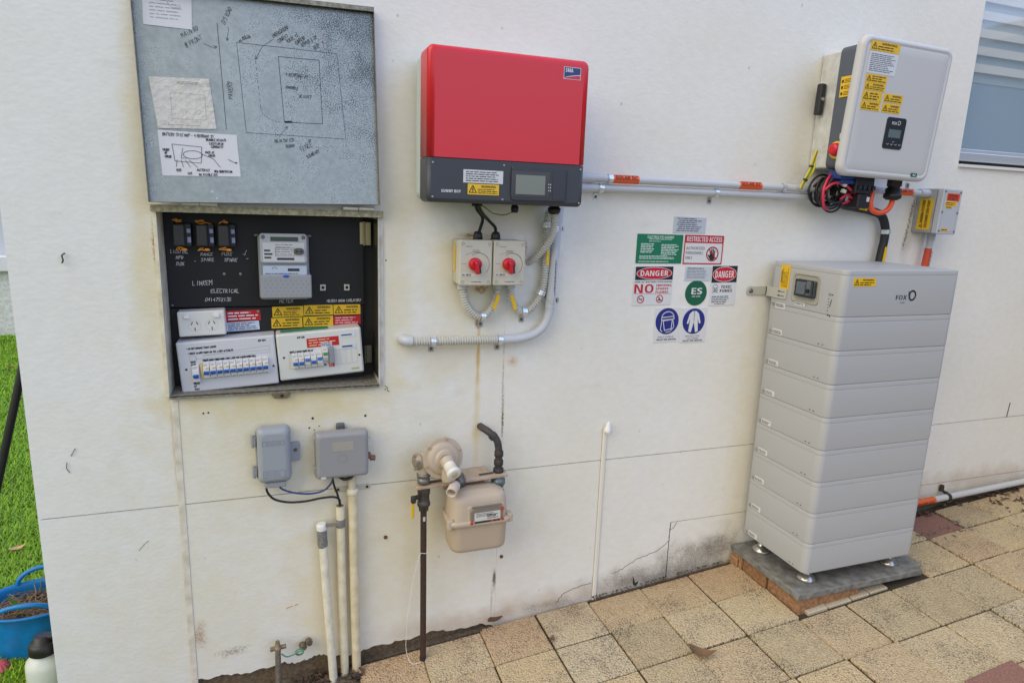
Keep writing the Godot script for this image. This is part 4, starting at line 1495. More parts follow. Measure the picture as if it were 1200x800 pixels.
# ---------------------------------------------------------------- red solar inverter
func make_red_inverter() -> void:
	var o := thing("solar_inverter", "red solar inverter with a dark grey lower panel and small display", "inverter", v3(0.665, 1.438, 0))
	var x0 := 0.42; var x1 := 0.91; var y0 := 1.438; var y1 := 1.863; var ys := 1.564
	var cx := (x0 + x1) / 2; var w := x1 - x0
	var m := mb(o)
	m.rbox(cx, (y0 + y1) / 2 + 0.004, 0.0, 0.028, w - 0.08, y1 - y0 - 0.06, 0.004, 0.0)
	part(o, "wall_bracket", m, mat(rgb(140, 142, 144), 0.5, 0.4))
	m = mb(o)
	m.rbox(cx - 0.002, (y0 + y1) / 2 + 0.002, 0.028, 0.105, w - 0.012, y1 - y0 - 0.01, 0.02, 0.004, 5)
	part(o, "rear_housing", m, mat(rgb(188, 198, 198), 0.5))
	# red hood
	m = mb(o)
	var hood := func(ins: float, z: float) -> PackedVector3Array:
		var p := PackedVector3Array()
		var r := 0.018
		p.append(v3(x1 - ins, ys, z))
		for k in 6:
			var a := PI / 2 * k / 5.0
			p.append(v3(x1 - ins - r + cos(a) * r, y1 - ins - r + sin(a) * r, z))
		p.append(v3(x1 - ins - r - 0.003, y1 - ins, z))
		p.append(v3(x0 + ins + r + 0.003, y1 - ins, z))
		for k in 6:
			var a := PI / 2 + PI / 2 * k / 5.0
			p.append(v3(x0 + ins + r + cos(a) * r, y1 - ins - r + sin(a) * r, z))
		p.append(v3(x0 + ins, ys, z))
		return p
	m.loft([hood.call(0.0, 0.1052), hood.call(0.0, 0.183), hood.call(0.0, 0.188), hood.call(0.0025, 0.195), hood.call(0.008, 0.1995), hood.call(0.014, 0.2008), hood.call(0.02, 0.201)])
	part(o, "red_hood", m, mat(rgb(208, 34, 44), 0.32, 0.0, "fine", 0.12))
	m = mb(o)
	var low := func(ins: float, z: float) -> PackedVector3Array:
		var p := PackedVector3Array()
		var r := 0.016
		p.append(v3(x0 + ins, ys - 0.002, z))
		for k in 6:
			var a := PI + PI / 2 * k / 5.0
			p.append(v3(x0 + ins + r + cos(a) * r, y0 + ins + r + sin(a) * r, z))
		p.append(v3(x0 + ins + r + 0.003, y0 + ins, z))
		p.append(v3(x1 - ins - r - 0.003, y0 + ins, z))
		for k in 6:
			var a := PI * 1.5 + PI / 2 * k / 5.0
			p.append(v3(x1 - ins - r + cos(a) * r, y0 + ins + r + sin(a) * r, z))
		p.append(v3(x1 - ins, ys - 0.002, z))
		return p
	m.loft([low.call(0.0, 0.1052), low.call(0.0, 0.186), low.call(0.0, 0.189), low.call(0.003, 0.1955), low.call(0.008, 0.199), low.call(0.012, 0.2)])
	part(o, "lower_panel", m, mat(rgb(58, 61, 67), 0.5, 0.0, "fine", 0.1))
	# display
	m = mb(o)
	m.rbox(0.762, 1.5015, 0.2, 0.2045, 0.178, 0.1, 0.008, 0.002)
	m.rbox(0.826, 1.5015, 0.2045, 0.2055, 0.042, 0.09, 0.005, 0.0005)
	var d := part(o, "display", m, mat(rgb(46, 48, 54), 0.35))
	m = mb(d)
	m.rbox(0.734, 1.499, 0.2045, 0.2052, 0.124, 0.076, 0.003, 0.0004)
	part(d, "display_window", m, mat(rgb(34, 36, 38), 0.15))
	m = mb(d)
	m.rect(0.686, 1.47, 0.78, 1.526, 0.2057)
	part(d, "screen", m, mat(rgb(120, 126, 116), 0.3))
	m = mb(d)
	for k in 3:
		m.rect(0.79, 1.5 - k * 0.009, 0.793, 1.503 - k * 0.009, 0.2058)
		m.rect(0.7955, 1.4995 - k * 0.009, 0.799, 1.5035 - k * 0.009, 0.2058)
	part(d, "status_mark", m, mat(rgb(190, 190, 190), 0.5))
	for k in [[0.437, 1.548], [0.65, 1.55], [0.897, 1.55], [0.437, 1.453], [0.648, 1.452], [0.897, 1.45]]:
		screw(o, k[0], k[1], 0.2, 0.0035, rgb(150, 150, 150))
	# lettering and badges
	m = mb(o)
	m.text("SUNNY BOY", 0.462, 1.467, 0.52, 1.475, 0.2008)
	part(o, "lettering", m, mat(rgb(220, 222, 224), 0.5))
	m = mb(o)
	m.rect(0.825, 1.806, 0.88, 1.84, 0.2014)
	var logo := part(o, "badge", m, mat(rgb(212, 210, 214), 0.4))
	m = mb(logo)
	m.rect(0.8267, 1.8225, 0.8783, 1.8385, 0.2018)
	var p := PackedVector2Array([Vector2(0.8267, 1.8225), Vector2(0.8267, 1.8085)])
	for k in 9:
		var a := k / 8.0
		p.append(Vector2(lerpf(0.8267, 0.8783, a), 1.8085 + 0.0125 * pow(a, 0.55)))
	p.append(Vector2(0.8783, 1.8225))
	m.poly(p, 0.2018)
	part(logo, "badge_blue", m, mat(rgb(38, 58, 116), 0.4))
	m = mb(logo)
	p = PackedVector2Array([Vector2(0.8783, 1.8075), Vector2(0.8783, 1.8185)])
	for k in 9:
		var a := 1.0 - k / 8.0
		p.append(Vector2(lerpf(0.8267, 0.8783, a), 1.8075 + 0.011 * pow(a, 0.6)))
	m.poly(p, 0.2018)
	part(logo, "badge_red", m, mat(rgb(196, 40, 56), 0.4))
	m = mb(logo)
	m.text("SMA", 0.8305, 1.8255, 0.855, 1.836, 0.2022)
	part(logo, "lettering", m, mat(rgb(226, 228, 232), 0.4))
	plain_label(o, 0.5265, 1.4965, 0.6475, 1.5335, 0.2, rgb(206, 208, 210), rgb(40, 40, 44), 5)
	yellow_label(o, 0.54, 1.4635, 0.6355, 1.494, 0.2008, "WARNING", 0.0, 3)
	# glands below
	for k in [[0.858, 0.1, 0.021], [0.716, 0.12, 0.012]]:
		m = mb(o)
		m.lathe(v3(k[0], 1.44, k[1]), v3(0, -1, 0), [[0.0, k[2] * 0.8], [0.006, k[2] * 0.8], [0.007, k[2]], [0.018, k[2]], [0.026, k[2] * 0.75]], 12)
		part(o, "cable_gland", m, mat(rgb(28, 28, 30), 0.5))
	for x in [0.585, 0.602]:
		m = mb(o)
		m.cyl(v3(x, 1.44, 0.12), v3(x, 1.43, 0.12), 0.008, 10)
		part(o, "cable_plug", m, mat(rgb(24, 24, 26), 0.5))

func make_isolators() -> void:
	var labels := ["left grey isolator switch with red knob and yellow side sticker", "right grey isolator switch with red knob, nearer the corrugated conduit"]
	var xs := [0.603, 0.715]
	for k in 2:
		var x: float = xs[k]
		var o := thing("isolator_switch", labels[k], "isolator switch", v3(x, 1.184, 0), "isolators below the red inverter")
		var m := mb(o)
		m.rbox(x, 1.254, 0.002, 0.055, 0.106, 0.142, 0.006, 0.002)
		part(o, "base", m, mat(rgb(186, 182, 164), 0.55))
		m = mb(o)
		m.rbox(x, 1.254, 0.055, 0.092, 0.108, 0.144, 0.007, 0.004)
		var lid := part(o, "lid", m, mat(rgb(200, 196, 180), 0.45))
		m = mb(lid)
		m.ringline(x + 0.008, 1.25, 0.036, 0.036, 0.0016, 0.0926, -0.8, 2.2, 20)
		m.ringline(x - 0.002, 1.258, 0.045, 0.03, 0.0008, 0.0926, 0.4, 2.4, 16)
		part(lid, "dial_mark", m, mat(rgb(150, 120, 110), 0.6))
		m = mb(lid)
		micro(m, x - 0.012, 1.288, x + 0.014, 1.296, 2, 0.0926, 3, 0.35)
		micro(m, x - 0.034, 1.304, x - 0.01, 1.308, 1, 0.0926, 4, 0.4)
		micro(m, x - 0.014, 1.192, x + 0.03, 1.197, 1, 0.0926, 5, 0.5)
		micro(m, x - 0.046, 1.25, x - 0.03, 1.254, 1, 0.0926, 6, 0.3)
		part(lid, "lettering", m, mat(rgb(110, 106, 98), 0.6))
		for c in [[-1, -1], [1, -1], [-1, 1], [1, 1]]:
			m = mb(lid)
			m.ringline(x + c[0] * 0.043, 1.254 + c[1] * 0.06, 0.0045, 0.0045, 0.001, 0.0926, 0, TAU, 10)
			part(lid, "screw_hole", m, mat(rgb(140, 134, 120), 0.6))
		m = mb(lid)
		m.box(x - 0.046, 1.212, 0.0922, x - 0.002, 1.223, 0.0928)
		var st := part(lid, "white_tag", m, mat(rgb(214, 214, 210), 0.5))
		m = mb(st)
		m.hand("DC MAIN", x - 0.044, 1.214, 0.006, 0, 0.001, 0.0933, 120 + k, 0.9)
		part(st, "handwritten_lettering", m, mat(rgb(60, 60, 60), 0.7))
		m = mb(o)
		m.lathe(v3(x - 0.004, 1.251, 0.092), v3(0, 0, 1), [[0.0, 0.0205], [0.014, 0.02], [0.017, 0.018], [0.018, 0.012]], 22)
		var kn := part(o, "knob", m, mat(rgb(200, 26, 44), 0.35))
		m = mb(kn)
		m.xf = rot_about(Vector2(x - 0.004, 1.251), 0.12)
		m.cbox(x - 0.011, 1.222, 0.104, x + 0.003, 1.262, 0.126, 0.003)
		part(kn, "knob_handle", m, mat(rgb(190, 22, 40), 0.35))
		m = mb(kn)
		m.xf = rot_about(Vector2(x - 0.004, 1.251), 0.12)
		m.cbox(x + 0.0, 1.224, 0.1245, x + 0.005, 1.25, 0.1275, 0.001)
		part(kn, "padlock_slot", m, mat(rgb(28, 14, 16), 0.6))
		m = mb(o)
		var gx: float = x + (0.018 if k == 0 else -0.034)
		m.lathe(v3(gx, 1.325, 0.045), v3(0, 1, 0), [[0.0, 0.017], [0.003, 0.017], [0.004, 0.015], [0.012, 0.015], [0.02, 0.0135], [0.026, 0.009]], 10)
		part(o, "cable_gland", m, mat(rgb(26, 26, 28), 0.45))
		if k == 0:
			m = mb(o)
			m.box(x - 0.0542, 1.222, 0.02, x - 0.0535, 1.306, 0.04)
			part(o, "warning_sticker", m, mat(YELLOW, 0.45))
			plain_label(o, x - 0.04, 1.2, x - 0.02, 1.2005, 0.0922, YELLOW, INK, 0)
		for gx2 in ([x - 0.036, x + 0.044] if k == 0 else [x - 0.045, x + 0.02]):
			pass

var clip_proto: Node3D

func clip(x: float, y: float, zc: float, turn: float, label: String, r := 0.0125) -> void:
	# saddle clip: band over the conduit and a screwed foot on the wall
	if clip_proto == null or r > 0.014 or r < 0.0115:
		var o := thing("saddle_clip", label, "pipe clip", v3(0, 0, 0), "saddle clips on the conduits")
		var m := mb(o)
		var ring0 := []
		for k in 13:
			var a := -0.35 + (PI + 0.35) * k / 12.0
			ring0.append(Vector2(cos(a), sin(a)))
		for side in 2:
			for k in 12:
				var rr2: float = r + 0.0006 + side * 0.0012
				var a: Vector2 = ring0[k]; var b: Vector2 = ring0[k + 1]
				var h := 0.0085
				var p := [v3(-h, a.x * rr2, zc + a.y * rr2), v3(h, a.x * rr2, zc + a.y * rr2), v3(h, b.x * rr2, zc + b.y * rr2), v3(-h, b.x * rr2, zc + b.y * rr2)]
				m.q(p[0], p[1], p[2], p[3], 1)
		m.box(-0.0085, -r - 0.002, 0.0015, 0.0085, -r - 0.0005, zc)
		var band := part(o, "band", m, mat(rgb(220, 226, 230), 0.25, 0.6))
		m = mb(o)
		m.rbox(0.0, -r - 0.014, 0.0005, 0.002, 0.019, 0.026, 0.004, 0.0005)
		part(o, "foot", m, mat(rgb(184, 184, 180), 0.35, 0.8))
		screw(o, 0.0, -r - 0.016, 0.002, 0.0055, rgb(110, 104, 96))
		o.position = v3(x, y, 0)
		o.rotation.z = turn
		if r <= 0.014 and r >= 0.0115:
			clip_proto = o
	else:
		copy_of(clip_proto, v3(x, y, 0), label, turn)

func make_conduits() -> void:
	var pvc := mat(rgb(190, 194, 200), 0.38)
	var flex := mat(rgb(196, 195, 188), 0.45)
	# black leads from the inverter into the isolators
	var m := MB.new()
	m.tube(curve([v3(0.588, 1.436, 0.12), v3(0.6, 1.42, 0.1), v3(0.626, 1.394, 0.075), v3(0.628, 1.365, 0.05), v3(0.623, 1.348, 0.045)], 8), 0.0052, 10)
	solo("cable", m, mat(rgb(24, 26, 26), 0.4), "black lead from the red inverter into the left isolator", "cable", Vector3.ZERO)
	m = MB.new()
	m.tube(curve([v3(0.596, 1.436, 0.125), v3(0.612, 1.412, 0.11), v3(0.646, 1.386, 0.08), v3(0.674, 1.366, 0.055), v3(0.681, 1.348, 0.045)], 8), 0.0052, 10)
	solo("cable", m, mat(rgb(28, 30, 28), 0.4), "black lead from the red inverter slanting into the right isolator", "cable", Vector3.ZERO)
	m = MB.new()
	m.tube(curve([v3(0.606, 1.436, 0.11), v3(0.63, 1.424, 0.1), v3(0.655, 1.41, 0.09), v3(0.69, 1.406, 0.1), v3(0.712, 1.418, 0.115), v3(0.716, 1.43, 0.12)], 8), 0.0022, 8)
	solo("earth_wire", m, mat(rgb(120, 140, 50), 0.5), "thin green and yellow earth wire sagging below the red inverter", "wire", Vector3.ZERO)
	# U of flexible conduit under the isolators
	var o := thing("flexible_conduit", "grey corrugated conduit looping in a U under the two isolators", "conduit", v3(0.645, 1.07, 0.0))
	part(o, "corrugated_pipe", corrugated(o, [v3(0.578, 1.184, 0.032), v3(0.58, 1.16, 0.032), v3(0.592, 1.115, 0.03), v3(0.62, 1.08, 0.028), v3(0.648, 1.072, 0.026), v3(0.672, 1.088, 0.028), v3(0.692, 1.125, 0.03), v3(0.697, 1.16, 0.032), v3(0.697, 1.184, 0.032)], 0.0145), flex)
	m = mb(o)
	m.tube(PackedVector3Array([v3(0.576, 1.184, 0.032), v3(0.577, 1.165, 0.032)]), 0.0165, 14)
	part(o, "conduit_adaptor", m, pvc)
	m = mb(o)
	m.tube(PackedVector3Array([v3(0.697, 1.184, 0.032), v3(0.698, 1.168, 0.032)]), 0.0165, 14)
	part(o, "conduit_adaptor", m, pvc)
	m = mb(o)
	m.xf = Transform3D(Basis(v3(0, 0, 1), -0.32), v3(0.69, 1.122, 0.0462))
	m.box(-0.006, -0.026, 0, 0.006, 0.026, 0.0006)
	part(o, "warning_sticker", m, mat(YELLOW, 0.4))
	o = thing("flexible_conduit", "grey corrugated conduit curving from the right isolator up beside the rigid pipe", "conduit", v3(0.8, 1.09, 0.0))
	part(o, "corrugated_pipe", corrugated(o, [v3(0.742, 1.184, 0.032), v3(0.743, 1.16, 0.032), v3(0.75, 1.122, 0.03), v3(0.77, 1.094, 0.028), v3(0.797, 1.084, 0.026), v3(0.826, 1.1, 0.026), v3(0.85, 1.135, 0.026), v3(0.864, 1.18, 0.026), v3(0.868, 1.27, 0.026), v3(0.866, 1.35, 0.028), v3(0.864, 1.42, 0.04)], 0.0135), flex)
	m = mb(o)
	m.tube(PackedVector3Array([v3(0.74, 1.184, 0.032), v3(0.742, 1.165, 0.032)]), 0.016, 14)
	part(o, "conduit_adaptor", m, pvc)
	m = mb(o)
	m.xf = Transform3D(Basis(v3(0, 0, 1), 0.3), v3(0.751, 1.12, 0.0455))
	m.box(-0.006, -0.026, 0, 0.006, 0.026, 0.0006)
	part(o, "warning_sticker", m, mat(YELLOW, 0.4))
	m = mb(o)
	m.xf = Transform3D(Basis(v3(0, 0, 1), 0.0), v3(0.8685, 1.268, 0.0405))
	m.box(-0.005, -0.026, 0, 0.005, 0.026, 0.0006)
	part(o, "warning_sticker", m, mat(YELLOW, 0.4))
	o = thing("flexible_conduit", "grey corrugated conduit hanging from the inverter gland into the wall", "conduit", v3(0.79, 1.24, 0.0))
	part(o, "corrugated_pipe", corrugated(o, [v3(0.858, 1.416, 0.1), v3(0.866, 1.385, 0.09), v3(0.866, 1.345, 0.075), v3(0.852, 1.305, 0.055), v3(0.834, 1.275, 0.035), v3(0.82, 1.255, 0.012), v3(0.814, 1.246, -0.012)], 0.0125), flex)
	o = thing("flexible_conduit", "grey corrugated conduit running level out of the wall to the rigid bend", "conduit", v3(0.39, 0.99, 0.0))
	part(o, "corrugated_pipe", corrugated(o, [v3(0.388, 1.0, -0.02), v3(0.388, 0.999, 0.01), v3(0.405, 0.996, 0.027), v3(0.47, 0.9935, 0.029), v3(0.6, 0.9925, 0.029), v3(0.715, 0.991, 0.029)], 0.0148), flex)
	m = mb(o)
	m.tube(curve([v3(0.386, 1.0, -0.02), v3(0.386, 0.999, 0.012), v3(0.398, 0.997, 0.026), v3(0.415, 0.9955, 0.029)], 6), 0.0168, 14)
	part(o, "conduit_adaptor", m, pvc)
	# rigid pipe with the bend
	o = thing("rigid_conduit", "smooth grey conduit dropping from the red inverter and bending left", "conduit", v3(0.8, 0.99, 0.0))
	m = mb(o)
	m.tube(curve([v3(0.716, 0.991, 0.029), v3(0.775, 0.992, 0.029), v3(0.83, 1.004, 0.029), v3(0.868, 1.032, 0.029), v3(0.886, 1.075, 0.029), v3(0.89, 1.12, 0.029), v3(0.897, 1.25, 0.029), v3(0.905, 1.42, 0.03)], 10), 0.0155, 16)
	part(o, "pipe", m, pvc)
	m = mb(o)
	m.tube(PackedVector3Array([v3(0.889, 1.095, 0.029), v3(0.892, 1.15, 0.029)]), 0.0172, 16)
	part(o, "coupling", m, pvc)
	m = mb(o)
	m.tube(PackedVector3Array([v3(0.9035, 1.385, 0.03), v3(0.9055, 1.435, 0.03)]), 0.0172, 16)
	part(o, "coupling", m, pvc)
	m = mb(o)
	m.xf = Transform3D(Basis(v3(0, 0, 1), PI / 2), v3(0.9, 1.14, 0.0452))
	micro(m, 0.0, 0.0, 0.14, 0.005, 1, 0, 9, 0.7)
	part(o, "lettering", m, mat(rgb(90, 90, 92), 0.7))
	# two level conduits between the inverters
	o = thing("rigid_conduit", "upper grey conduit with orange stickers between the two inverters", "conduit", v3(1.45, 1.53, 0.0))
	m = mb(o)
	m.tube(PackedVector3Array([v3(0.9, 1.5345, 0.044), v3(1.43, 1.5355, 0.044), v3(1.965, 1.536, 0.044)]), 0.0135, 16)
	part(o, "pipe", m, pvc)
	m = mb(o)
	m.tube(PackedVector3Array([v3(0.912, 1.5345, 0.044), v3(1.018, 1.5347, 0.044)]), 0.0155, 16)
	part(o, "coupling", m, pvc)
	m = mb(o)
	m.tube(PackedVector3Array([v3(1.892, 1.536, 0.044), v3(1.968, 1.536, 0.044)]), 0.0155, 16)
	part(o, "coupling", m, pvc)
	var org := mat(rgb(236, 98, 40), 0.5)
	for k in [[1.09, 1.187], [1.603, 1.701]]:
		m = mb(o)
		m.tube(PackedVector3Array([v3(k[0], 1.5348 + (k[0] - 1.082) * 0.002, 0.044), v3(k[1], 1.535 + (k[0] - 1.082) * 0.002, 0.044)]), 0.0141, 16, false)
		var s := part(o, "orange_sticker", m, org)
		m = mb(s)
		m.xf = Transform3D(Basis(v3(1, 0, 0), -0.5), v3(k[0], 1.541 + (k[0] - 1.082) * 0.002, 0.0566))
		m.text("SOLAR DC", 0.006, -0.0065, 0.09, 0.0055, 0.0008)
		m.line([Vector2(0.003, -0.0085), Vector2(0.094, -0.0085)], 0.0012, 0.0006)
		m.line([Vector2(0.003, 0.0075), Vector2(0.094, 0.0075)], 0.0012, 0.0006)
		part(s, "lettering", m, mat(rgb(60, 24, 16), 0.6))
	o = thing("rigid_conduit", "lower grey conduit clipped to the wall below the stickered one", "conduit", v3(1.45, 1.5, 0.0))
	m = mb(o)
	m.tube(PackedVector3Array([v3(0.9, 1.5025, 0.035), v3(1.42, 1.5055, 0.035), v3(1.96, 1.506, 0.035)]), 0.0135, 16)
	part(o, "pipe", m, pvc)
	m = mb(o)
	m.tube(PackedVector3Array([v3(0.965, 1.5028, 0.035), v3(1.03, 1.5033, 0.035)]), 0.0155, 16)
	part(o, "coupling", m, pvc)
	# clips
	clip(1.515, 1.5057, 0.035, 0.0, "saddle clip near the middle of the lower level conduit", 0.0135)
	clip(1.052, 1.5035, 0.035, 0.0, "saddle clip on the lower level conduit beside the red inverter", 0.0135)
	clip(1.079, 1.5348, 0.044, 0.0, "saddle clip on the upper level conduit left of its orange sticker", 0.0142)
	clip(1.805, 1.5359, 0.044, 0.0, "saddle clip on the upper level conduit near the white inverter", 0.0143)
	clip(0.482, 0.9935, 0.029, 0.0, "saddle clip on the left end of the level corrugated conduit", 0.0148)
	clip(0.712, 0.991, 0.029, 0.0, "saddle clip where level corrugated conduit meets the smooth bend", 0.0149)
	clip(0.65, 1.0725, 0.026, 0.0, "rusty saddle clip at the bottom of the U-shaped conduit", 0.0146)
	clip(0.797, 1.084, 0.026, 0.0, "saddle clip under the second corrugated curve, right of the U", 0.01405)
	clip(0.8985, 1.286 + 0.078, 0.029, PI / 2, "saddle clip high on the smooth upright conduit under the red inverter", 0.0158)
	clip(0.891, 1.118, 0.029, PI / 2, "saddle clip low on the smooth upright conduit above its bend", 0.0159)
	clip(0.856, 1.148, 0.026, PI / 2 - 0.35, "saddle clip on the corrugated conduit where it turns upright", 0.01415)
	clip(0.866, 1.375, 0.028, PI / 2, "saddle clip at the top of the upright corrugated conduit", 0.0142)

# ---------------------------------------------------------------- safety signs
func sign_plate(called: String, label: String, x0: float, y0: float, x1: float, y1: float, c: Color, ang := 0.0) -> Node3D:
	var o := thing(called, label, "sign", v3((x0 + x1) / 2, (y0 + y1) / 2, 0))
	var m := mb(o)
	m.rbox((x0 + x1) / 2, (y0 + y1) / 2, 0.0002, 0.0022, x1 - x0, y1 - y0, 0.002, 0.0004, 2)
	part(o, "plate", m, mat(c, 0.45))
	o.rotation.z = ang
	return o

func make_signs() -> void:
	var white := rgb(216, 217, 218)
	var ink := mat(rgb(36, 38, 44), 0.6)
	var z := 0.0028
	var o := sign_plate("notice_sign", "small grey text notice topmost of the safety signs", 1.372, 1.357, 1.511, 1.416, rgb(190, 196, 206), -0.012)
	var m := mb(o)
	for k in 7:
		micro(m, 1.385 + (k % 3) * 0.004, 1.363 + k * 0.0073, 1.498 - (k % 2) * 0.004, 1.3695 + k * 0.0073, 1, z, 30 + k, 0.5)
	part(o, "lettering", m, mat(rgb(84, 90, 104), 0.6))
	# green notice
	o = sign_plate("hazard_notice", "green electrolyte hazard notice covered in white text", 1.227, 1.247, 1.418, 1.352, rgb(6, 116, 80), -0.004)
	m = mb(o)
	m.text("ELECTROLYTE HAZARD", 1.268, 1.3375, 1.378, 1.3465, z)
	micro(m, 1.275, 1.332, 1.372, 1.336, 1, z, 41, 0.6)
	micro(m, 1.275, 1.3245, 1.33, 1.3285, 1, z, 42, 0.5)
	micro(m, 1.243, 1.284, 1.3, 1.32, 6, z, 43, 0.5)
	micro(m, 1.328, 1.277, 1.405, 1.318, 7, z, 44, 0.5)
	micro(m, 1.24, 1.262, 1.395, 1.276, 3, z, 45, 0.5)
	micro(m, 1.238, 1.2515, 1.402, 1.256, 1, z, 46, 0.6)
	part(o, "lettering", m, mat(rgb(206, 226, 216), 0.6))
	# restricted access
	o = sign_plate("access_sign", "red and white restricted access sign with a crossed-out black hand", 1.424, 1.2445, 1.596, 1.352, white, -0.008)
	m = mb(o)
	m.rect(1.425, 1.3225, 1.595, 1.351, z - 0.0003)
	m.rim([Vector2(1.4265, 1.247), Vector2(1.5935, 1.247), Vector2(1.5935, 1.3495), Vector2(1.4265, 1.3495)], 0.0045, z - 0.0002)
	part(o, "red_band", m, mat(rgb(186, 22, 44), 0.5))
	m = mb(o)
	m.text("RESTRICTED ACCESS", 1.434, 1.328, 1.588, 1.346, z)
	part(o, "title", m, mat(white, 0.5))
	m = mb(o)
	m.text("AUTHORIZED", 1.434, 1.2985, 1.514, 1.3085, z, false)
	m.text("PERSONNEL", 1.434, 1.281, 1.51, 1.291, z, false)
	m.text("ONLY", 1.434, 1.2635, 1.464, 1.273, z, false)
	# open hand
	m.disc(1.5505, 1.273, 0.0125, z, 0.013, 16)
	for f in [[-0.0085, 0.02, 0.016], [-0.003, 0.025, 0.018], [0.003, 0.024, 0.017], [0.0085, 0.018, 0.014]]:
		m.line([Vector2(1.5505 + f[0] * 0.9, 1.277), Vector2(1.5505 + f[0] * 1.25, 1.277 + f[1])], 0.0046, z)
	m.line([Vector2(1.541, 1.268), Vector2(1.5335, 1.279)], 0.005, z)
	part(o, "lettering", m, ink)
	m = mb(o)
	m.ringline(1.5505, 1.2835, 0.025, 0.025, 0.0045, z + 0.0005)
	m.line([Vector2(1.534, 1.301), Vector2(1.567, 1.266)], 0.0042, z + 0.0005)
	part(o, "prohibition_ring", m, mat(rgb(190, 24, 44), 0.5))
	# danger: battery explosion
	o = sign_plate("danger_sign", "white danger sign forbidding smoking, sparks and flames", 1.224, 1.094, 1.388, 1.237, white, 0.006)
	danger_head(o, 1.23, 1.187, 1.387, 1.2355)
	m = mb(o)
	m.text("RISK OF BATTERY EXPLOSION", 1.23, 1.1775, 1.384, 1.1825, z)
	part(o, "lettering", m, ink)
	m = mb(o)
	m.text("NO", 1.229, 1.139, 1.309, 1.1715, z)
	m.text("SMOKING", 1.319, 1.163, 1.384, 1.171, z)
	m.text("SPARKS", 1.319, 1.1505, 1.372, 1.1585, z)
	m.text("FLAMES", 1.319, 1.138, 1.372, 1.146, z)
	m.line([Vector2(1.227, 1.1365), Vector2(1.386, 1.1355)], 0.0008, z)
	for x in [1.258, 1.338]:
		m.ringline(x, 1.1165, 0.0135, 0.0135, 0.003, z, 0, TAU, 20)
		m.line([Vector2(x - 0.009, 1.1255), Vector2(x + 0.009, 1.1075)], 0.0026, z)
	part(o, "red_print", m, mat(rgb(190, 24, 44), 0.5))
	m = mb(o)
	m.line([Vector2(1.25, 1.1165), Vector2(1.267, 1.1165)], 0.003, z - 0.0002)
	m.line([Vector2(1.331, 1.112), Vector2(1.345, 1.112)], 0.004, z - 0.0002)
	m.line([Vector2(1.338, 1.113), Vector2(1.336, 1.121)], 0.005, z - 0.0002)
	part(o, "pictogram", m, ink)
	# small grey notice
	o = sign_plate("notice_sign", "small grey text notice between the two danger signs", 1.439, 1.1825, 1.5535, 1.236, rgb(196, 202, 210), -0.014)
	m = mb(o)
	micro(m, 1.448, 1.226, 1.528, 1.232, 1, z, 51, 0.6)
	micro(m, 1.446, 1.19, 1.545, 1.224, 6, z, 52, 0.3)
	part(o, "lettering", m, mat(rgb(100, 106, 118), 0.6))
	# danger: toxic fumes
	o = sign_plate("danger_sign", "white danger sign with a skull warning of toxic fumes", 1.556, 1.087, 1.674, 1.24, white, 0.012)
	danger_head(o, 1.559, 1.1755, 1.673, 1.2385)
	m = mb(o)
	m.text("TOXIC", 1.604, 1.1535, 1.652, 1.1645, z)
	m.text("FUMES", 1.601, 1.1385, 1.656, 1.1495, z)
	micro(m, 1.566, 1.098, 1.655, 1.118, 3, z, 53, 0.4)
	micro(m, 1.58, 1.092, 1.64, 1.096, 1, z, 54, 0.6)
	# skull with crossbones
	m.ringline(1.579, 1.158, 0.0115, 0.0105, 0.0016, z, -0.7, PI + 0.7, 18)
	m.disc(1.575, 1.154, 0.0028, z, 0.0028, 10); m.disc(1.583, 1.154, 0.0028, z, 0.0028, 10)
	m.line([Vector2(1.5745, 1.1475), Vector2(1.584, 1.1475)], 0.0028, z)
	m.line([Vector2(1.5655, 1.147), Vector2(1.5925, 1.137)], 0.0016, z)
	m.line([Vector2(1.5655, 1.137), Vector2(1.5925, 1.147)], 0.0016, z)
	part(o, "lettering", m, ink)
	m = mb(o)
	micro(m, 1.566, 1.118, 1.657, 1.126, 1, z, 55, 0.55)
	part(o, "blue_print", m, mat(rgb(80, 130, 150), 0.6))
	# ES disc
	o = thing("energy_storage_sign", "round green sign lettered ES in white", "sign", v3(1.4955, 1.1365, 0))
	m = mb(o)
	m.lathe(v3(1.4955, 1.1365, 0.0006), v3(0, 0, 1), [[0.0, 0.0475], [0.0012, 0.0475], [0.0016, 0.047]], 40)
	part(o, "plate", m, mat(rgb(4, 92, 64), 0.45))
	m = mb(o)
	m.text("ES", 1.474, 1.132, 1.521, 1.156, z)
	m.text("ON SITE", 1.478, 1.121, 1.514, 1.1265, z)
	part(o, "lettering", m, mat(white, 0.5))
	# face shield
	var blue := mat(rgb(30, 40, 126), 0.45)
	o = sign_plate("mandatory_sign", "white sign with a blue disc showing a face shield", 1.325, 0.952, 1.434, 1.083, white, 0.01)
	m = mb(o)
	m.disc(1.3795, 1.032, 0.05, z - 0.0003, 0.05, 36)
	part(o, "blue_disc", m, blue)
	m = mb(o)
	m.ringline(1.3815, 1.046, 0.026, 0.022, 0.004, z, 0.25, PI - 0.1, 16)
	m.rim([Vector2(1.355, 1.046), Vector2(1.406, 1.05), Vector2(1.409, 1.04), Vector2(1.354, 1.036)], 0.0032, z)
	m.rim([Vector2(1.362, 1.034), Vector2(1.401, 1.038), Vector2(1.399, 1.003), Vector2(1.37, 0.997)], 0.003, z)
	m.line([Vector2(1.356, 1.034), Vector2(1.352, 1.0), Vector2(1.36, 0.993)], 0.0026, z)
	m.line([Vector2(1.404, 1.036), Vector2(1.41, 1.01), Vector2(1.394, 0.992), Vector2(1.376, 0.99)], 0.0026, z)
	part(o, "pictogram", m, mat(white, 0.5))
	m = mb(o)
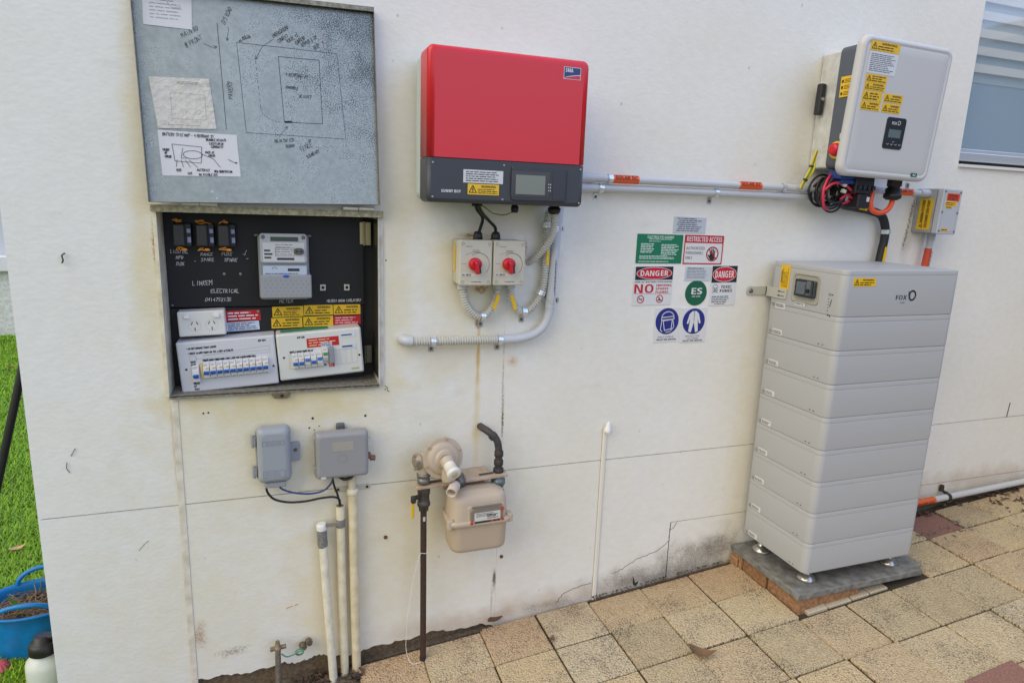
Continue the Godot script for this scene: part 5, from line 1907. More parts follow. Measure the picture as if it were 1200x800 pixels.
	m.text("FACE SHIELD", 1.345, 0.9695, 1.411, 0.9755, z, false)
	m.text("MUST BE WORN", 1.34, 0.959, 1.422, 0.9655, z)
	part(o, "lettering", m, ink)
	# protective clothing
	o = sign_plate("mandatory_sign", "white sign with a blue disc showing protective overalls", 1.44, 0.947, 1.5545, 1.0795, white, 0.008)
	m = mb(o)
	m.disc(1.4965, 1.029, 0.0495, z - 0.0003, 0.0495, 36)
	part(o, "blue_disc", m, blue)
	m = mb(o)
	m.poly(PackedVector2Array([Vector2(1.488, 1.068), Vector2(1.505, 1.068), Vector2(1.517, 1.058), Vector2(1.5275, 1.022), Vector2(1.5205, 1.019), Vector2(1.513, 1.04), Vector2(1.518, 0.99), Vector2(1.506, 0.986), Vector2(1.4965, 1.026), Vector2(1.487, 0.986), Vector2(1.475, 0.99), Vector2(1.48, 1.04), Vector2(1.4725, 1.019), Vector2(1.4655, 1.022), Vector2(1.476, 1.058)]), z)
	part(o, "pictogram", m, mat(white, 0.5))
	m = mb(o)
	m.line([Vector2(1.4965, 1.03), Vector2(1.4965, 1.066)], 0.002, z + 0.0005)
	part(o, "zip_line", m, blue)
	m = mb(o)
	m.text("PROTECTIVE", 1.465, 0.9685, 1.527, 0.974, z, false)
	m.text("CLOTHING", 1.473, 0.9595, 1.522, 0.965, z, false)
	m.text("MUST BE WORN", 1.455, 0.951, 1.54, 0.957, z)
	part(o, "lettering", m, ink)

func danger_head(o: Node3D, x0: float, y0: float, x1: float, y1: float) -> void:
	var cx := (x0 + x1) / 2; var cy := (y0 + y1) / 2
	var m := mb(o)
	m.rect(x0, y0, x1, y1, 0.0025)
	part(o, "black_panel", m, mat(rgb(28, 30, 34), 0.5))
	m = mb(o)
	m.disc(cx, cy, (x1 - x0) * 0.475, 0.0028, (y1 - y0) * 0.46, 36)
	part(o, "oval_border", m, mat(rgb(214, 214, 216), 0.5))
	m = mb(o)
	m.disc(cx, cy, (x1 - x0) * 0.458, 0.0031, (y1 - y0) * 0.425, 36)
	part(o, "red_oval", m, mat(rgb(196, 16, 44), 0.5))
	m = mb(o)
	m.text("DANGER", cx - (x1 - x0) * 0.37, cy - (y1 - y0) * 0.2, cx + (x1 - x0) * 0.37, cy + (y1 - y0) * 0.2, 0.0035)
	part(o, "title", m, mat(rgb(224, 222, 222), 0.5))

# ---------------------------------------------------------------- white hybrid inverter
func make_hybrid_inverter() -> void:
	var o := thing("hybrid_inverter", "large white hybrid inverter with yellow warning stickers beside the window", "inverter", v3(2.1, 1.58, 0))
	var rx := Transform3D(Basis(v3(0, 0, 1), -0.02) * Basis(v3(1, 0, 0), 0.05), v3(2.12, 1.812, 0.2)) * Transform3D(Basis(), v3(-2.12, -1.812, -0.2))
	var m := mb(o)
	m.xf = rot_about(Vector2(2.1, 1.81), -0.012)
	m.rbox(2.12, 1.815, 0.004, 0.1, 0.33, 0.41, 0.006, 0.002)
	part(o, "rear_casting", m, mat(rgb(206, 208, 206), 0.5, 0.0, "dusty"))
	m = mb(o)
	m.xf = rot_about(Vector2(2.1, 1.81), -0.018)
	m.rbox(2.117, 1.817, 0.1, 0.19, 0.352, 0.425, 0.022, 0.003, 4)
	var side := part(o, "dark_body", m, mat(rgb(82, 88, 98), 0.5))
	# front cover with a raised rim
	m = mb(o)
	m.xf = rx
	var cx := 2.12; var cy := 1.812; var w := 0.428; var h := 0.468; var r := 0.036
	var rs := []
	for k in [[0.005, 0.188], [0.0, 0.192], [0.0, 0.204], [0.002, 0.212], [0.007, 0.217], [0.014, 0.2195], [0.019, 0.2185], [0.022, 0.2165], [0.025, 0.2175], [0.03, 0.2185], [0.05, 0.219]]:
		rs.append(MB.rr(cx, cy, w - k[0] * 2, h - k[0] * 2, maxf(r - k[0] * 0.7, 0.012), k[1], 6))
	m.loft(rs)
	part(o, "front_cover", m, mat(rgb(194, 195, 197), 0.42))
	var z := 0.2192
	yellow_label(o, 1.94, 1.995, 2.07, 2.026, z, "WARNING", 0, 2, true, rx)
	plain_label(o, 1.94, 1.923, 2.07, 1.993, z, rgb(208, 212, 220), rgb(90, 94, 104), 10, 0, "instruction_sticker", rx)
	yellow_label(o, 1.944, 1.894, 2.038, 1.92, z, "", 0, 3, true, rx)
	yellow_label(o, 1.944, 1.868, 2.038, 1.893, z, "WARNING", 0, 2, true, rx)
	yellow_label(o, 1.943, 1.834, 2.03, 1.8655, z, "", 0, 3, true, rx)
	yellow_label(o, 1.943, 1.803, 2.03, 1.832, z, "WARNING", 0, 2, true, rx)
	yellow_label(o, 2.041, 1.836, 2.128, 1.865, z, "WARNING", 0, 2, true, rx)
	yellow_label(o, 2.041, 1.803, 2.126, 1.832, z, "WARNING", 0, 2, true, rx)
	# display
	m = mb(o)
	m.xf = rx
	m.rbox(2.122, 1.737, 0.219, 0.2215, 0.092, 0.108, 0.01, 0.001, 4)
	var d := part(o, "display", m, mat(rgb(40, 44, 50), 0.3))
	m = mb(d)
	m.xf = rx
	m.rect(2.092, 1.722, 2.15, 1.75, 0.222)
	part(d, "screen", m, mat(rgb(98, 112, 116), 0.2))
	m = mb(d)
	m.xf = rx
	m.text("FOX", 2.1, 1.766, 2.122, 1.776, 0.2222)
	m.rim([Vector2(2.127, 1.768), Vector2(2.129, 1.779), Vector2(2.138, 1.779), Vector2(2.14, 1.772), Vector2(2.134, 1.766)], 0.002, 0.2222)
	for k in 4:
		m.line([Vector2(2.092 + k * 0.019, 1.7), Vector2(2.098 + k * 0.019, 1.697), Vector2(2.102 + k * 0.019, 1.701)], 0.0013, 0.2222)
	m.line([Vector2(2.118, 1.708), Vector2(2.126, 1.708)], 0.0012, 0.2222)
	part(d, "lettering", m, mat(rgb(206, 212, 216), 0.5))
	m = mb(o)
	m.xf = rx
	m.box(2.243, 1.594, 0.2193, 2.273, 1.608, 0.22)
	var ac := part(o, "green_sticker", m, mat(rgb(10, 92, 70), 0.5))
	m = mb(ac)
	m.xf = rx
	m.text("AC", 2.25, 1.597, 2.266, 1.605, 0.2206)
	part(ac, "lettering", m, mat(rgb(216, 222, 220), 0.5))
	# side parts
	m = mb(o)
	m.xf = rot_about(Vector2(1.935, 1.86), -0.03)
	m.cbox(1.926, 1.805, 0.02, 1.95, 1.915, 0.045, 0.003)
	var hk := part(o, "mounting_lug", m, mat(rgb(40, 42, 46), 0.5))
	m = mb(hk)
	m.lathe(v3(1.938, 1.86, 0.045), v3(0, 0, 1), [[0.0, 0.007], [0.004, 0.006]], 10)
	part(hk, "screw", m, mat(rgb(170, 170, 168), 0.4, 0.7))
	m = mb(side)
	m.box(1.9385, 1.855, 0.122, 1.94, 1.925, 0.18)
	part(side, "warning_sticker", m, mat(YELLOW, 0.45))
	m = mb(side)
	for k in 3:
		m.q(v3(1.938, 1.862 + k * 0.021, 0.127), v3(1.938, 1.862 + k * 0.021, 0.135), v3(1.938, 1.872 + k * 0.021, 0.135), v3(1.938, 1.872 + k * 0.021, 0.127))
		for j in 3:
			m.q(v3(1.938, 1.861 + k * 0.021 + j * 0.005, 0.139), v3(1.938, 1.861 + k * 0.021 + j * 0.005, 0.17), v3(1.938, 1.8628 + k * 0.021 + j * 0.005, 0.17), v3(1.938, 1.8628 + k * 0.021 + j * 0.005, 0.139))
	part(side, "lettering", m, mat(INK, 0.6))
	m = mb(side)
	m.box(1.937, 1.712, 0.15, 1.94, 1.73, 0.184)
	part(side, "white_sticker", m, mat(rgb(206, 208, 210), 0.5))
	m = mb(o)
	m.lathe(v3(1.938, 1.672, 0.145), v3(-1, 0, 0.12), [[0.0, 0.031], [0.004, 0.031], [0.005, 0.026]], 20)
	var dc := part(o, "switch_plate", m, mat(rgb(222, 186, 50), 0.45))
	m = mb(dc)
	m.lathe(v3(1.934, 1.674, 0.145), v3(-1, 0, 0.12), [[0.0, 0.024], [0.012, 0.022], [0.02, 0.018], [0.022, 0.01]], 18)
	part(dc, "switch_knob", m, mat(rgb(200, 24, 48), 0.35))
	# connectors underneath
	m = mb(o)
	m.cbox(2.03, 1.525, 0.1, 2.12, 1.59, 0.165, 0.004)
	m.cbox(2.055, 1.47, 0.11, 2.115, 1.524, 0.16, 0.004)
	for k in 4:
		m.cyl(v3(2.042 + k * 0.022, 1.545, 0.165), v3(2.042 + k * 0.022, 1.545, 0.175), 0.008, 10)
	part(o, "connector_block", m, mat(rgb(30, 30, 34), 0.45))
	m = mb(o)
	m.box(2.094, 1.495, 0.1605, 2.108, 1.512, 0.1612)
	part(o, "white_tag", m, mat(rgb(200, 200, 204), 0.5))
	m = mb(o)
	m.cbox(1.955, 1.572, 0.1, 2.03, 1.604, 0.16, 0.003)
	m.cbox(1.97, 1.555, 0.11, 2.06, 1.571, 0.155, 0.002)
	part(o, "blue_connector", m, mat(rgb(34, 66, 134), 0.4))
	m = mb(o)
	m.lathe(v3(2.245, 1.592, 0.14), v3(-0.04, -1, 0), [[0.0, 0.026], [0.034, 0.026], [0.036, 0.022], [0.042, 0.022], [0.044, 0.028], [0.062, 0.028], [0.064, 0.032], [0.078, 0.032], [0.086, 0.02]], 14)
	part(o, "cable_gland", m, mat(rgb(24, 24, 26), 0.45))
	# coil of spare leads
	var c := thing("cable_coil", "tangled coil of black and red leads hanging under the white inverter", "cable", v3(1.98, 1.46, 0.05))
	var r2 := RandomNumberGenerator.new()
	r2.seed = 12
	for k in 14:
		var pts := []
		var rad := r2.randf_range(0.03, 0.066)
		var ox := r2.randf_range(-0.012, 0.012); var oy := r2.randf_range(-0.01, 0.01)
		var tz := r2.randf_range(-0.25, 0.25); var z0 := r2.randf_range(0.05, 0.125)
		for i in 26:
			var a := TAU * i / 24.0
			pts.append(v3(1.982 + ox + cos(a) * rad * r2.randf_range(0.96, 1.04), 1.522 + oy + sin(a) * rad * 0.95, z0 + cos(a + k) * rad * tz + i * 0.0004))
		m = mb(c)
		m.tube(curve(pts, 3), 0.0042, 7)
		part(c, "black_lead", m, mat(rgb(26, 27, 30) if k % 2 else rgb(38, 40, 44), 0.42))
	var reds := [[v3(2.03, 1.57, 0.1), v3(1.99, 1.592, 0.1), v3(1.945, 1.58, 0.12), v3(1.915, 1.53, 0.13), v3(1.925, 1.475, 0.13), v3(1.955, 1.462, 0.12)], [v3(1.918, 1.53, 0.13), v3(1.95, 1.556, 0.14), v3(1.995, 1.552, 0.145), v3(2.03, 1.535, 0.145), v3(2.062, 1.525, 0.14), v3(2.085, 1.54, 0.14)], [v3(2.0, 1.5, 0.13), v3(2.03, 1.518, 0.13), v3(2.052, 1.508, 0.13), v3(2.08, 1.512, 0.13)], [v3(2.04, 1.53, 0.12), v3(2.06, 1.5, 0.12), v3(2.03, 1.485, 0.11)], [v3(1.93, 1.5, 0.12), v3(1.95, 1.565, 0.125), v3(2.0, 1.575, 0.12)]]
	for q in reds:
		m = mb(c)
		m.tube(curve(q, 8), 0.0048, 8)
		part(c, "red_lead", m, mat(rgb(200, 42, 70), 0.4))
	for q in [[1.993, 1.553, 0.1455, -0.4], [2.005, 1.53, 0.135, -0.3]]:
		m = mb(c)
		m.xf = Transform3D(Basis(v3(0, 0, 1), q[3]), v3(q[0], q[1], q[2]))
		m.cbox(-0.009, -0.0065, -0.006, 0.009, 0.0065, 0.006, 0.001)
		part(c, "lead_tag", m, mat(rgb(214, 210, 196), 0.5))
	# orange battery cables
	m = MB.new()
	m.tube(curve([v3(2.138, 1.552, 0.14), v3(2.136, 1.52, 0.142), v3(2.133, 1.485, 0.145), v3(2.148, 1.463, 0.148), v3(2.18, 1.456, 0.15), v3(2.215, 1.466, 0.148), v3(2.238, 1.488, 0.144), v3(2.246, 1.512, 0.14)], 10), 0.0095, 12)
	solo("orange_cable", m, mat(rgb(222, 84, 44), 0.45), "thick orange cable looping between the glands under the white inverter", "cable")
	# earth lead
	var e := thing("earth_lead", "green and yellow earth lead hanging at the white inverter's lower left corner", "wire", v3(1.87, 1.54, 0.05))
	for k in 3:
		m = mb(e)
		m.tube(curve([v3(1.902 + k * 0.002, 1.672, 0.085), v3(1.892 + k * 0.004, 1.64, 0.085), v3(1.885 + k * 0.005, 1.6, 0.08 + k * 0.005), v3(1.87 + k * 0.005, 1.565, 0.075), v3(1.862 + k * 0.003, 1.535, 0.07)], 8), 0.0038, 8)
		part(e, "strand", m, mat(rgb(206, 184, 36) if k != 1 else rgb(70, 130, 50), 0.5))
	m = mb(e)
	m.lathe(v3(1.889, 1.612, 0.082), v3(0.3, 1, 0), [[0.0, 0.009], [0.006, 0.009]], 10)
	m.lathe(v3(1.872, 1.563, 0.078), v3(0.4, 1, 0), [[0.0, 0.009], [0.006, 0.009]], 10)
	part(e, "cable_tie", m, mat(rgb(24, 24, 26), 0.5))

func make_junction_box() -> void:
	var grey := mat(rgb(170, 174, 180), 0.45, 0.0, "dusty")
	var o := thing("junction_box", "grey junction box with orange and yellow stickers left of the window", "junction box", v3(2.585, 1.383, 0))
	var rx := rot_about(Vector2(2.585, 1.47), -0.028)
	var m := mb(o)
	m.xf = rx
	m.rbox(2.588, 1.471, 0.002, 0.09, 0.104, 0.178, 0.005, 0.0)
	part(o, "box_body", m, grey)
	m = mb(o)
	m.xf = rx
	m.rbox(2.588, 1.471, 0.0905, 0.094, 0.1, 0.174, 0.005, 0.0)
	part(o, "gasket", m, mat(rgb(60, 62, 66), 0.7))
	m = mb(o)
	m.xf = rx
	m.rbox(2.588, 1.471, 0.0942, 0.118, 0.106, 0.18, 0.006, 0.003)
	var lid := part(o, "lid", m, mat(rgb(184, 188, 196), 0.42))
	m = mb(lid)
	m.xf = rx
	m.rim([Vector2(2.547, 1.392), Vector2(2.629, 1.392), Vector2(2.629, 1.55), Vector2(2.547, 1.55)], 0.0012, 0.1184)
	part(lid, "moulded_line", m, mat(rgb(150, 154, 162), 0.5))
	for c in [[2.546, 1.393], [2.631, 1.393], [2.546, 1.549], [2.631, 1.549], [2.546, 1.468], [2.631, 1.468]]:
		m = mb(lid)
		m.xf = rx
		m.disc(c[0], c[1], 0.005, 0.1188, 0.005, 12)
		part(lid, "lid_screw", m, mat(rgb(110, 114, 122), 0.4))
	m = mb(lid)
	m.xf = rx
	m.box(2.558, 1.514, 0.1182, 2.628, 1.544, 0.1188)
	var s := part(lid, "orange_sticker", m, mat(rgb(216, 80, 40), 0.45))
	m = mb(s)
	m.xf = rx
	m.text("WARNING", 2.564, 1.531, 2.618, 1.539, 0.1193)
	m.text("SOLAR DC", 2.564, 1.518, 2.618, 1.526, 0.1193)
	m.line([Vector2(2.561, 1.528), Vector2(2.622, 1.528)], 0.0012, 0.1193)
	part(s, "lettering", m, mat(rgb(40, 16, 12), 0.6))
	yellow_label(o, 2.554, 1.495, 2.618, 1.511, 0.1182, "", 0, 2, false, rx)
	yellow_label(o, 2.56, 1.484, 2.596, 1.493, 0.1182, "", 0, 2, false, rx)
	yellow_label(o, 2.556, 1.394, 2.594, 1.404, 0.1182, "", 0, 1, false, rx)
	# long yellow label on the left side
	m = mb(o)
	m.xf = rx
	m.box(2.5345, 1.395, 0.022, 2.5355, 1.52, 0.082)
	var y := part(o, "warning_sticker", m, mat(YELLOW, 0.45))
	m = mb(y)
	m.xf = rx * Transform3D(Basis(v3(0, 1, 0), v3(0, 0, -1), v3(-1, 0, 0)), v3(2.534, 1.4, 0.078))
	m.text("WARNING: PV STRING", 0.022, 0.031, 0.112, 0.043, 0.0005)
	m.text("DISCONNECTION POINT", 0.004, 0.009, 0.114, 0.021, 0.0005)
	triangle_sign(m, 0.01, 0.036, 0.008, 0.0005)
	part(y, "lettering", m, mat(INK, 0.6))
	# conduit in and conduit down
	var pvc := mat(rgb(186, 190, 194), 0.42)
	o = thing("rigid_conduit", "short conduit with an orange band entering the junction box from the left", "conduit", v3(2.35, 1.54, 0))
	m = mb(o)
	m.tube(PackedVector3Array([v3(2.09, 1.546, 0.05), v3(2.54, 1.541, 0.05)]), 0.013, 14)
	part(o, "pipe", m, pvc)
	m = mb(o)
	m.tube(PackedVector3Array([v3(2.49, 1.5418, 0.05), v3(2.541, 1.541, 0.05)]), 0.016, 14)
	part(o, "coupling", m, pvc)
	m = mb(o)
	m.tube(PackedVector3Array([v3(2.34, 1.5433, 0.05), v3(2.445, 1.5422, 0.05)]), 0.0135, 14, false)
	var os := part(o, "orange_sticker", m, mat(rgb(236, 98, 40), 0.5))
	m = mb(os)
	m.xf = Transform3D(Basis(v3(1, 0, 0), -0.3), v3(2.34, 1.5465, 0.0634))
	m.text("SOLAR DC", 0.008, -0.006, 0.096, 0.005, 0.0006)
	part(os, "lettering", m, mat(rgb(70, 24, 16), 0.6))
	o = thing("rigid_conduit", "conduit dropping from the junction box behind the battery stack", "conduit", v3(2.6, 1.3, 0))
	m = mb(o)
	m.tube(PackedVector3Array([v3(2.617, 1.384, 0.032), v3(2.6, 1.16, 0.032), v3(2.59, 0.9, 0.032), v3(2.585, 0.16, 0.032)]), 0.0135, 14)
	part(o, "pipe", m, pvc)
	m = mb(o)
	m.tube(PackedVector3Array([v3(2.618, 1.39, 0.032), v3(2.6155, 1.35, 0.032)]), 0.016, 14)
	part(o, "coupling", m, pvc)
	m = mb(o)
	m.tube(PackedVector3Array([v3(2.612, 1.318, 0.032), v3(2.603, 1.2, 0.032)]), 0.0141, 14, false)
	os = part(o, "orange_sticker", m, mat(rgb(196, 74, 40), 0.5))
	m = mb(os)
	m.xf = Transform3D(Basis(v3(0, 0, 1), PI / 2 - 0.08), v3(2.612, 1.208, 0.0465))
	m.text("WARNING SOLAR DC", 0.004, -0.002, 0.1, 0.006, 0.0)
	part(os, "lettering", m, mat(rgb(50, 20, 14), 0.6))
	clip(2.475, 1.542, 0.05, PI, "saddle clip with raised foot beside the junction box", 0.0131)
	clip(2.27, 1.544, 0.05, 0.0, "saddle clip on the short conduit behind the orange cable", 0.01305)
	# black conduit from the coil to the battery
	o = thing("flexible_conduit", "black conduit with yellow tags from the white inverter to the battery", "conduit", v3(2.3, 1.3, 0))
	m = mb(o)
	m.tube(curve([v3(2.04, 1.5, 0.07), v3(2.1, 1.482, 0.05), v3(2.18, 1.474, 0.035), v3(2.262, 1.464, 0.03), v3(2.322, 1.448, 0.03), v3(2.352, 1.408, 0.03), v3(2.36, 1.36, 0.03), v3(2.352, 1.28, 0.03), v3(2.345, 1.2, 0.03)], 8), 0.0165, 14)
	part(o, "pipe", m, mat(rgb(30, 31, 34), 0.5))
	m = mb(o)
	m.xf = Transform3D(Basis(v3(0, 0, 1), -0.12), v3(2.2, 1.473, 0.0495))
	m.box(-0.026, -0.008, 0, 0.026, 0.008, 0.0008)
	part(o, "warning_sticker", m, mat(YELLOW, 0.45))
	m = mb(o)
	m.xf = Transform3D(Basis(v3(0, 0, 1), PI / 2 - 0.08), v3(2.356, 1.29, 0.047))
	m.box(-0.032, -0.007, 0, 0.032, 0.007, 0.0008)
	var yt := part(o, "warning_sticker", m, mat(YELLOW, 0.45))
	m = mb(yt)
	m.xf = Transform3D(Basis(v3(0, 0, 1), -0.12), v3(2.2, 1.473, 0.0508))
	micro(m, -0.022, -0.004, 0.022, 0.004, 1, 0.0004, 3, 0.6)
	part(yt, "lettering", m, mat(INK, 0.6))
	clip(2.36, 1.383, 0.03, PI / 2 + 0.08, "bright saddle clip holding the black conduit above the battery", 0.0168)

# ---------------------------------------------------------------- battery stack
func make_battery() -> void:
	var x0 := 1.817; var x1 := 2.361; var z0 := 0.021; var z1 := 0.376
	var cx := (x0 + x1) / 2; var cz := (z0 + z1) / 2; var w := x1 - x0; var d := z1 - z0
	var o := thing("battery_stack", "tall grey stack of battery modules standing on four metal feet", "battery", v3(cx, 0.06, cz))
	var shell := mat(rgb(172, 174, 176), 0.45)
	var ups := Transform3D(Basis(v3(1, 0, 0), v3(0, 0, -1), v3(0, 1, 0)), Vector3.ZERO)   # local z is up
	var ys := [0.13, 0.25, 0.371, 0.493, 0.615, 0.737, 0.859, 0.981, 1.1]
	var ring := func(y: float, ins: float) -> PackedVector3Array:
		var p := MB.rr(cx, -cz, w - ins * 2, d - ins * 2, 0.024 - ins * 0.5, y, 5)
		return p
	for k in 9:
		var b: float = ys[k]
		var top: float = ys[k + 1] if k < 8 else 1.262
		var m := mb(o)
		m.xf = ups
		var rs := []
		var band := 0.0195
		for q in [[b, 0.0028], [b + 0.0008, 0.0012], [b + 0.002, 0.0003], [b + 0.004, 0.0], [top - band - 0.002, 0.0], [top - band - 0.0006, 0.0003], [top - band, 0.0011], [top - band + 0.0004, 0.0011], [top - band + 0.001, 0.0003], [top - band + 0.003, 0.0002], [top - 0.003, 0.0002], [top - 0.0014, 0.0008], [top - 0.0006, 0.002]]:
			rs.append(ring.call(q[0], q[1]))
		if k == 8:
			rs.append(ring.call(top, 0.006))
		m.loft(rs)
		var mod := part(o, "battery_module" if k < 8 else "control_module", m, shell)
		if k < 8:
			side_sticker(mod, x0, b, k)
	# feet
	for f in [[x0 + 0.075, z1 - 0.06], [x1 - 0.05, z1 - 0.06], [x0 + 0.05, z0 + 0.07], [x1 - 0.05, z0 + 0.07]]:
		var m := mb(o)
		var gy := 0.066
		m.lathe(v3(f[0], gy, f[1]), v3(0, 1, 0), [[0.0, 0.035], [0.007, 0.036], [0.013, 0.033], [0.025, 0.018], [0.029, 0.0135], [0.038, 0.0135], [0.039, 0.009], [0.068, 0.009]], 20)
		part(o, "foot", m, mat(rgb(190, 188, 182), 0.25, 0.9))
	# details of the control module
	var head: Node3D = o.get_node("control_module")
	side_sticker(head, x0, 1.084, 9)
	var left := Transform3D(Basis(v3(0, 0, 1), v3(0, 1, 0), v3(-1, 0, 0)), v3(x0, 0, 0))   # local x runs towards the viewer on the left face
	var m := mb(head)
	m.xf = left
	m.box(0.075, 1.162, 0.0003, 0.123, 1.252, 0.0011)
	var yl := part(head, "warning_sticker", m, mat(YELLOW, 0.45))
	m = mb(yl)
	m.xf = left * Transform3D(Basis(v3(0, 0, 1), PI / 2), v3(0.118, 1.165, 0.0016))
	micro(m, 0.004, 0.002, 0.08, 0.034, 5, 0, 61, 0.3)
	m.text("WARNING", 0.02, 0.033, 0.066, 0.04, 0)
	part(yl, "lettering", m, mat(INK, 0.6))
	# recessed breaker with a clear cover
	m = mb(head)
	m.xf = left
	var fr := []
	for k in [[0.004, -0.002], [0.0, 0.0015], [0.002, 0.0025], [0.008, 0.0025], [0.0085, 0.0015], [0.0085, 0.0005]]:
		fr.append(MB.rr(0.207, 1.178, 0.132 - k[0] * 2, 0.108 - k[0] * 2, 0.014, k[1], 5))
	m.loft(fr, 1, false, true)
	var rec := part(head, "breaker_recess", m, mat(rgb(164, 162, 150), 0.5))
	m = mb(rec)
	m.xf = left
	m.rbox(0.213, 1.179, 0.0005, 0.014, 0.094, 0.062, 0.006, 0.003, 3)
	part(rec, "breaker", m, mat(rgb(66, 70, 76), 0.35))
	m = mb(rec)
	m.xf = left
	m.rbox(0.2, 1.179, 0.014, 0.019, 0.044, 0.044, 0.004, 0.002)
	m.rbox(0.237, 1.182, 0.014, 0.02, 0.02, 0.05, 0.003, 0.002)
	part(rec, "breaker_cover", m, mat(rgb(96, 104, 112), 0.12))
	m = mb(rec)
	m.xf = left
	m.rbox(0.239, 1.173, 0.02, 0.026, 0.016, 0.014, 0.002, 0.001)
	m.rim([Vector2(0.17, 1.151), Vector2(0.256, 1.151), Vector2(0.256, 1.207), Vector2(0.17, 1.207)], 0.004, 0.0144)
	part(rec, "breaker_toggle", m, mat(rgb(24, 26, 28), 0.4))
	m = mb(rec)
	m.xf = left
	m.rbox(0.158, 1.189, 0.0005, 0.004, 0.006, 0.008, 0.002, 0.001)
	m.rbox(0.158, 1.168, 0.0005, 0.004, 0.006, 0.008, 0.002, 0.001)
	part(rec, "white_clip", m, mat(rgb(222, 222, 216), 0.4))
	m = mb(head)
	m.xf = left
	m.box(0.163, 1.112, 0.0003, 0.218, 1.125, 0.001)
	var wl := part(head, "white_sticker", m, mat(rgb(208, 210, 212), 0.5))
	m = mb(wl)
	m.xf = left
	micro(m, 0.167, 1.114, 0.208, 1.123, 1, 0.0015, 4, 0.4)
	m.rect(0.2155, 1.1125, 0.2175, 1.1245, 0.0015)
	part(wl, "lettering", m, mat(rgb(90, 92, 98), 0.6))
	m = mb(head)
	m.xf = left
	for k in 5:
		m.disc(0.319 + (k % 2) * 0.001, 1.115 + k * 0.0105, 0.0022, 0.0006, 0.0022, 8)
	m.line([Vector2(0.332, 1.155), Vector2(0.327, 1.13)], 0.003, 0.0006)
	m.disc(0.332, 1.098, 0.003, 0.0006); m.disc(0.323, 1.1, 0.003, 0.0006)
	m.ringline(0.321, 1.172, 0.004, 0.004, 0.0014, 0.0006, 0, TAU, 10)
	m.rect(0.329, 1.17, 0.336, 1.174, 0.0006)
	part(head, "status_mark", m, mat(rgb(52, 54, 56), 0.6))
	# bracket to the wall
	m = mb(o)
	m.rbox(1.772, 1.143, 0.002, 0.006, 0.094, 0.034, 0.012, 0.0008, 4)
	m.xf = left
	m.rbox(0.062, 1.143, 0.001, 0.0045, 0.112, 0.038, 0.006, 0.0008, 3)
	m.xf = Transform3D.IDENTITY
	m.box(1.8125, 1.127, 0.002, 1.8165, 1.159, 0.012)
	var br := part(o, "wall_bracket", m, mat(rgb(184, 184, 176), 0.45))
	m = mb(br)
	m.lathe(v3(1.742, 1.143, 0.006), v3(0, 0, 1), [[0.0, 0.009], [0.002, 0.009], [0.003, 0.006], [0.007, 0.006]], 14)
	part(br, "bolt", m, mat(rgb(120, 120, 116), 0.35, 0.7))
	m = mb(br)
	m.xf = left
	for y in [1.135, 1.151]:
		m.line([Vector2(0.072, y), Vector2(0.108, y)], 0.0025, 0.0052)
		m.disc(0.08, y, 0.004, 0.0054, 0.0035, 10)
	part(br, "slot", m, mat(rgb(70, 70, 66), 0.7))
	# front of the control module
	yellow_label(head, 1.857, 1.206, 1.956, 1.235, z1, "WARNING", 0, 2)
	m = mb(head)
	m.text("FOX", 2.06, 1.158, 2.112, 1.174, z1 + 0.0006)
	m.text("ESS", 2.086, 1.1445, 2.104, 1.15, z1 + 0.0006, false)
	var ringp := []
	for k in 15:
		var a := TAU * k / 14.0
		ringp.append(Vector2(2.136 + cos(a) * (0.0165 if cos(a) > 0 else 0.014), 1.1725 + sin(a) * 0.0165))
	m.line(ringp, 0.0062, z1 + 0.0006)
	m.poly(PackedVector2Array([Vector2(2.117, 1.19), Vector2(2.118, 1.172), Vector2(2.13, 1.154), Vector2(2.136, 1.152), Vector2(2.128, 1.166), Vector2(2.126, 1.18)]), z1 + 0.0007)
	part(head, "logo", m, mat(rgb(48, 54, 62), 0.5))
	# slab and bricks
	m = MB.new()
	m.xf = Transform3D(Basis(v3(0, 0, 1), 0.004), v3(2.09, 0.05, 0.2))
	m.cbox(-0.305, -0.0105, -0.195, 0.32, 0.016, 0.196, 0.003)
	solo("concrete_slab", m, mat(rgb(132, 133, 131), 0.92, 0.0, "worn", 0.9), "grey concrete slab under the battery stack", "slab", Vector3.ZERO)
	var bm := [mat(rgb(168, 128, 94), 0.9, 0.0, "worn", 2.4), mat(rgb(156, 118, 84), 0.9, 0.0, "worn", 2.4), mat(rgb(174, 136, 100), 0.9, 0.0, "worn", 2.4)]
	var bl := ["long brown brick at the slab's front left corner", "brown brick in the middle of the slab's left edge", "small dark brown brick end between the slab and the wall", "brown brick laid flat under the slab's front edge"]
	var bd := [[1.805, 0.215, 1.9, 0.386], [1.797, 0.075, 1.89, 0.211], [1.79, 0.012, 1.88, 0.071], [1.902, 0.3, 2.1, 0.383]]
	for k in 4:
		var q: Array = bd[k]
		m = MB.new()
		var by := ground_y(q[0], q[3]) - 0.03
		m.cbox(q[0], by, q[1], q[2], 0.0375, q[3], 0.004)
		solo("brick", m, bm[k % 3], bl[k], "brick", Vector3.ZERO, "bricks under the slab")
	m = MB.new()
	m.cbox(1.778, -0.02, 0.012, 1.79, 0.024, 0.06, 0.004)
	solo("brick", m, bm[2], "thin pale brick sliver leaning at the slab's wall corner", "brick", Vector3.ZERO, "bricks under the slab")
	# mortar under and beside the slab
	m = MB.new()
	m.cbox(1.905, -0.06, 0.02, 2.38, 0.036, 0.296, 0.006)
	m.cbox(2.102, 0.0, 0.298, 2.4, 0.037, 0.35, 0.006)
	solo("mortar_bed", m, mat(rgb(112, 104, 92), 0.98, 0.0, "worn", 2.0), "rough mortar packed under the concrete slab", "mortar", Vector3.ZERO)
	m = MB.new()
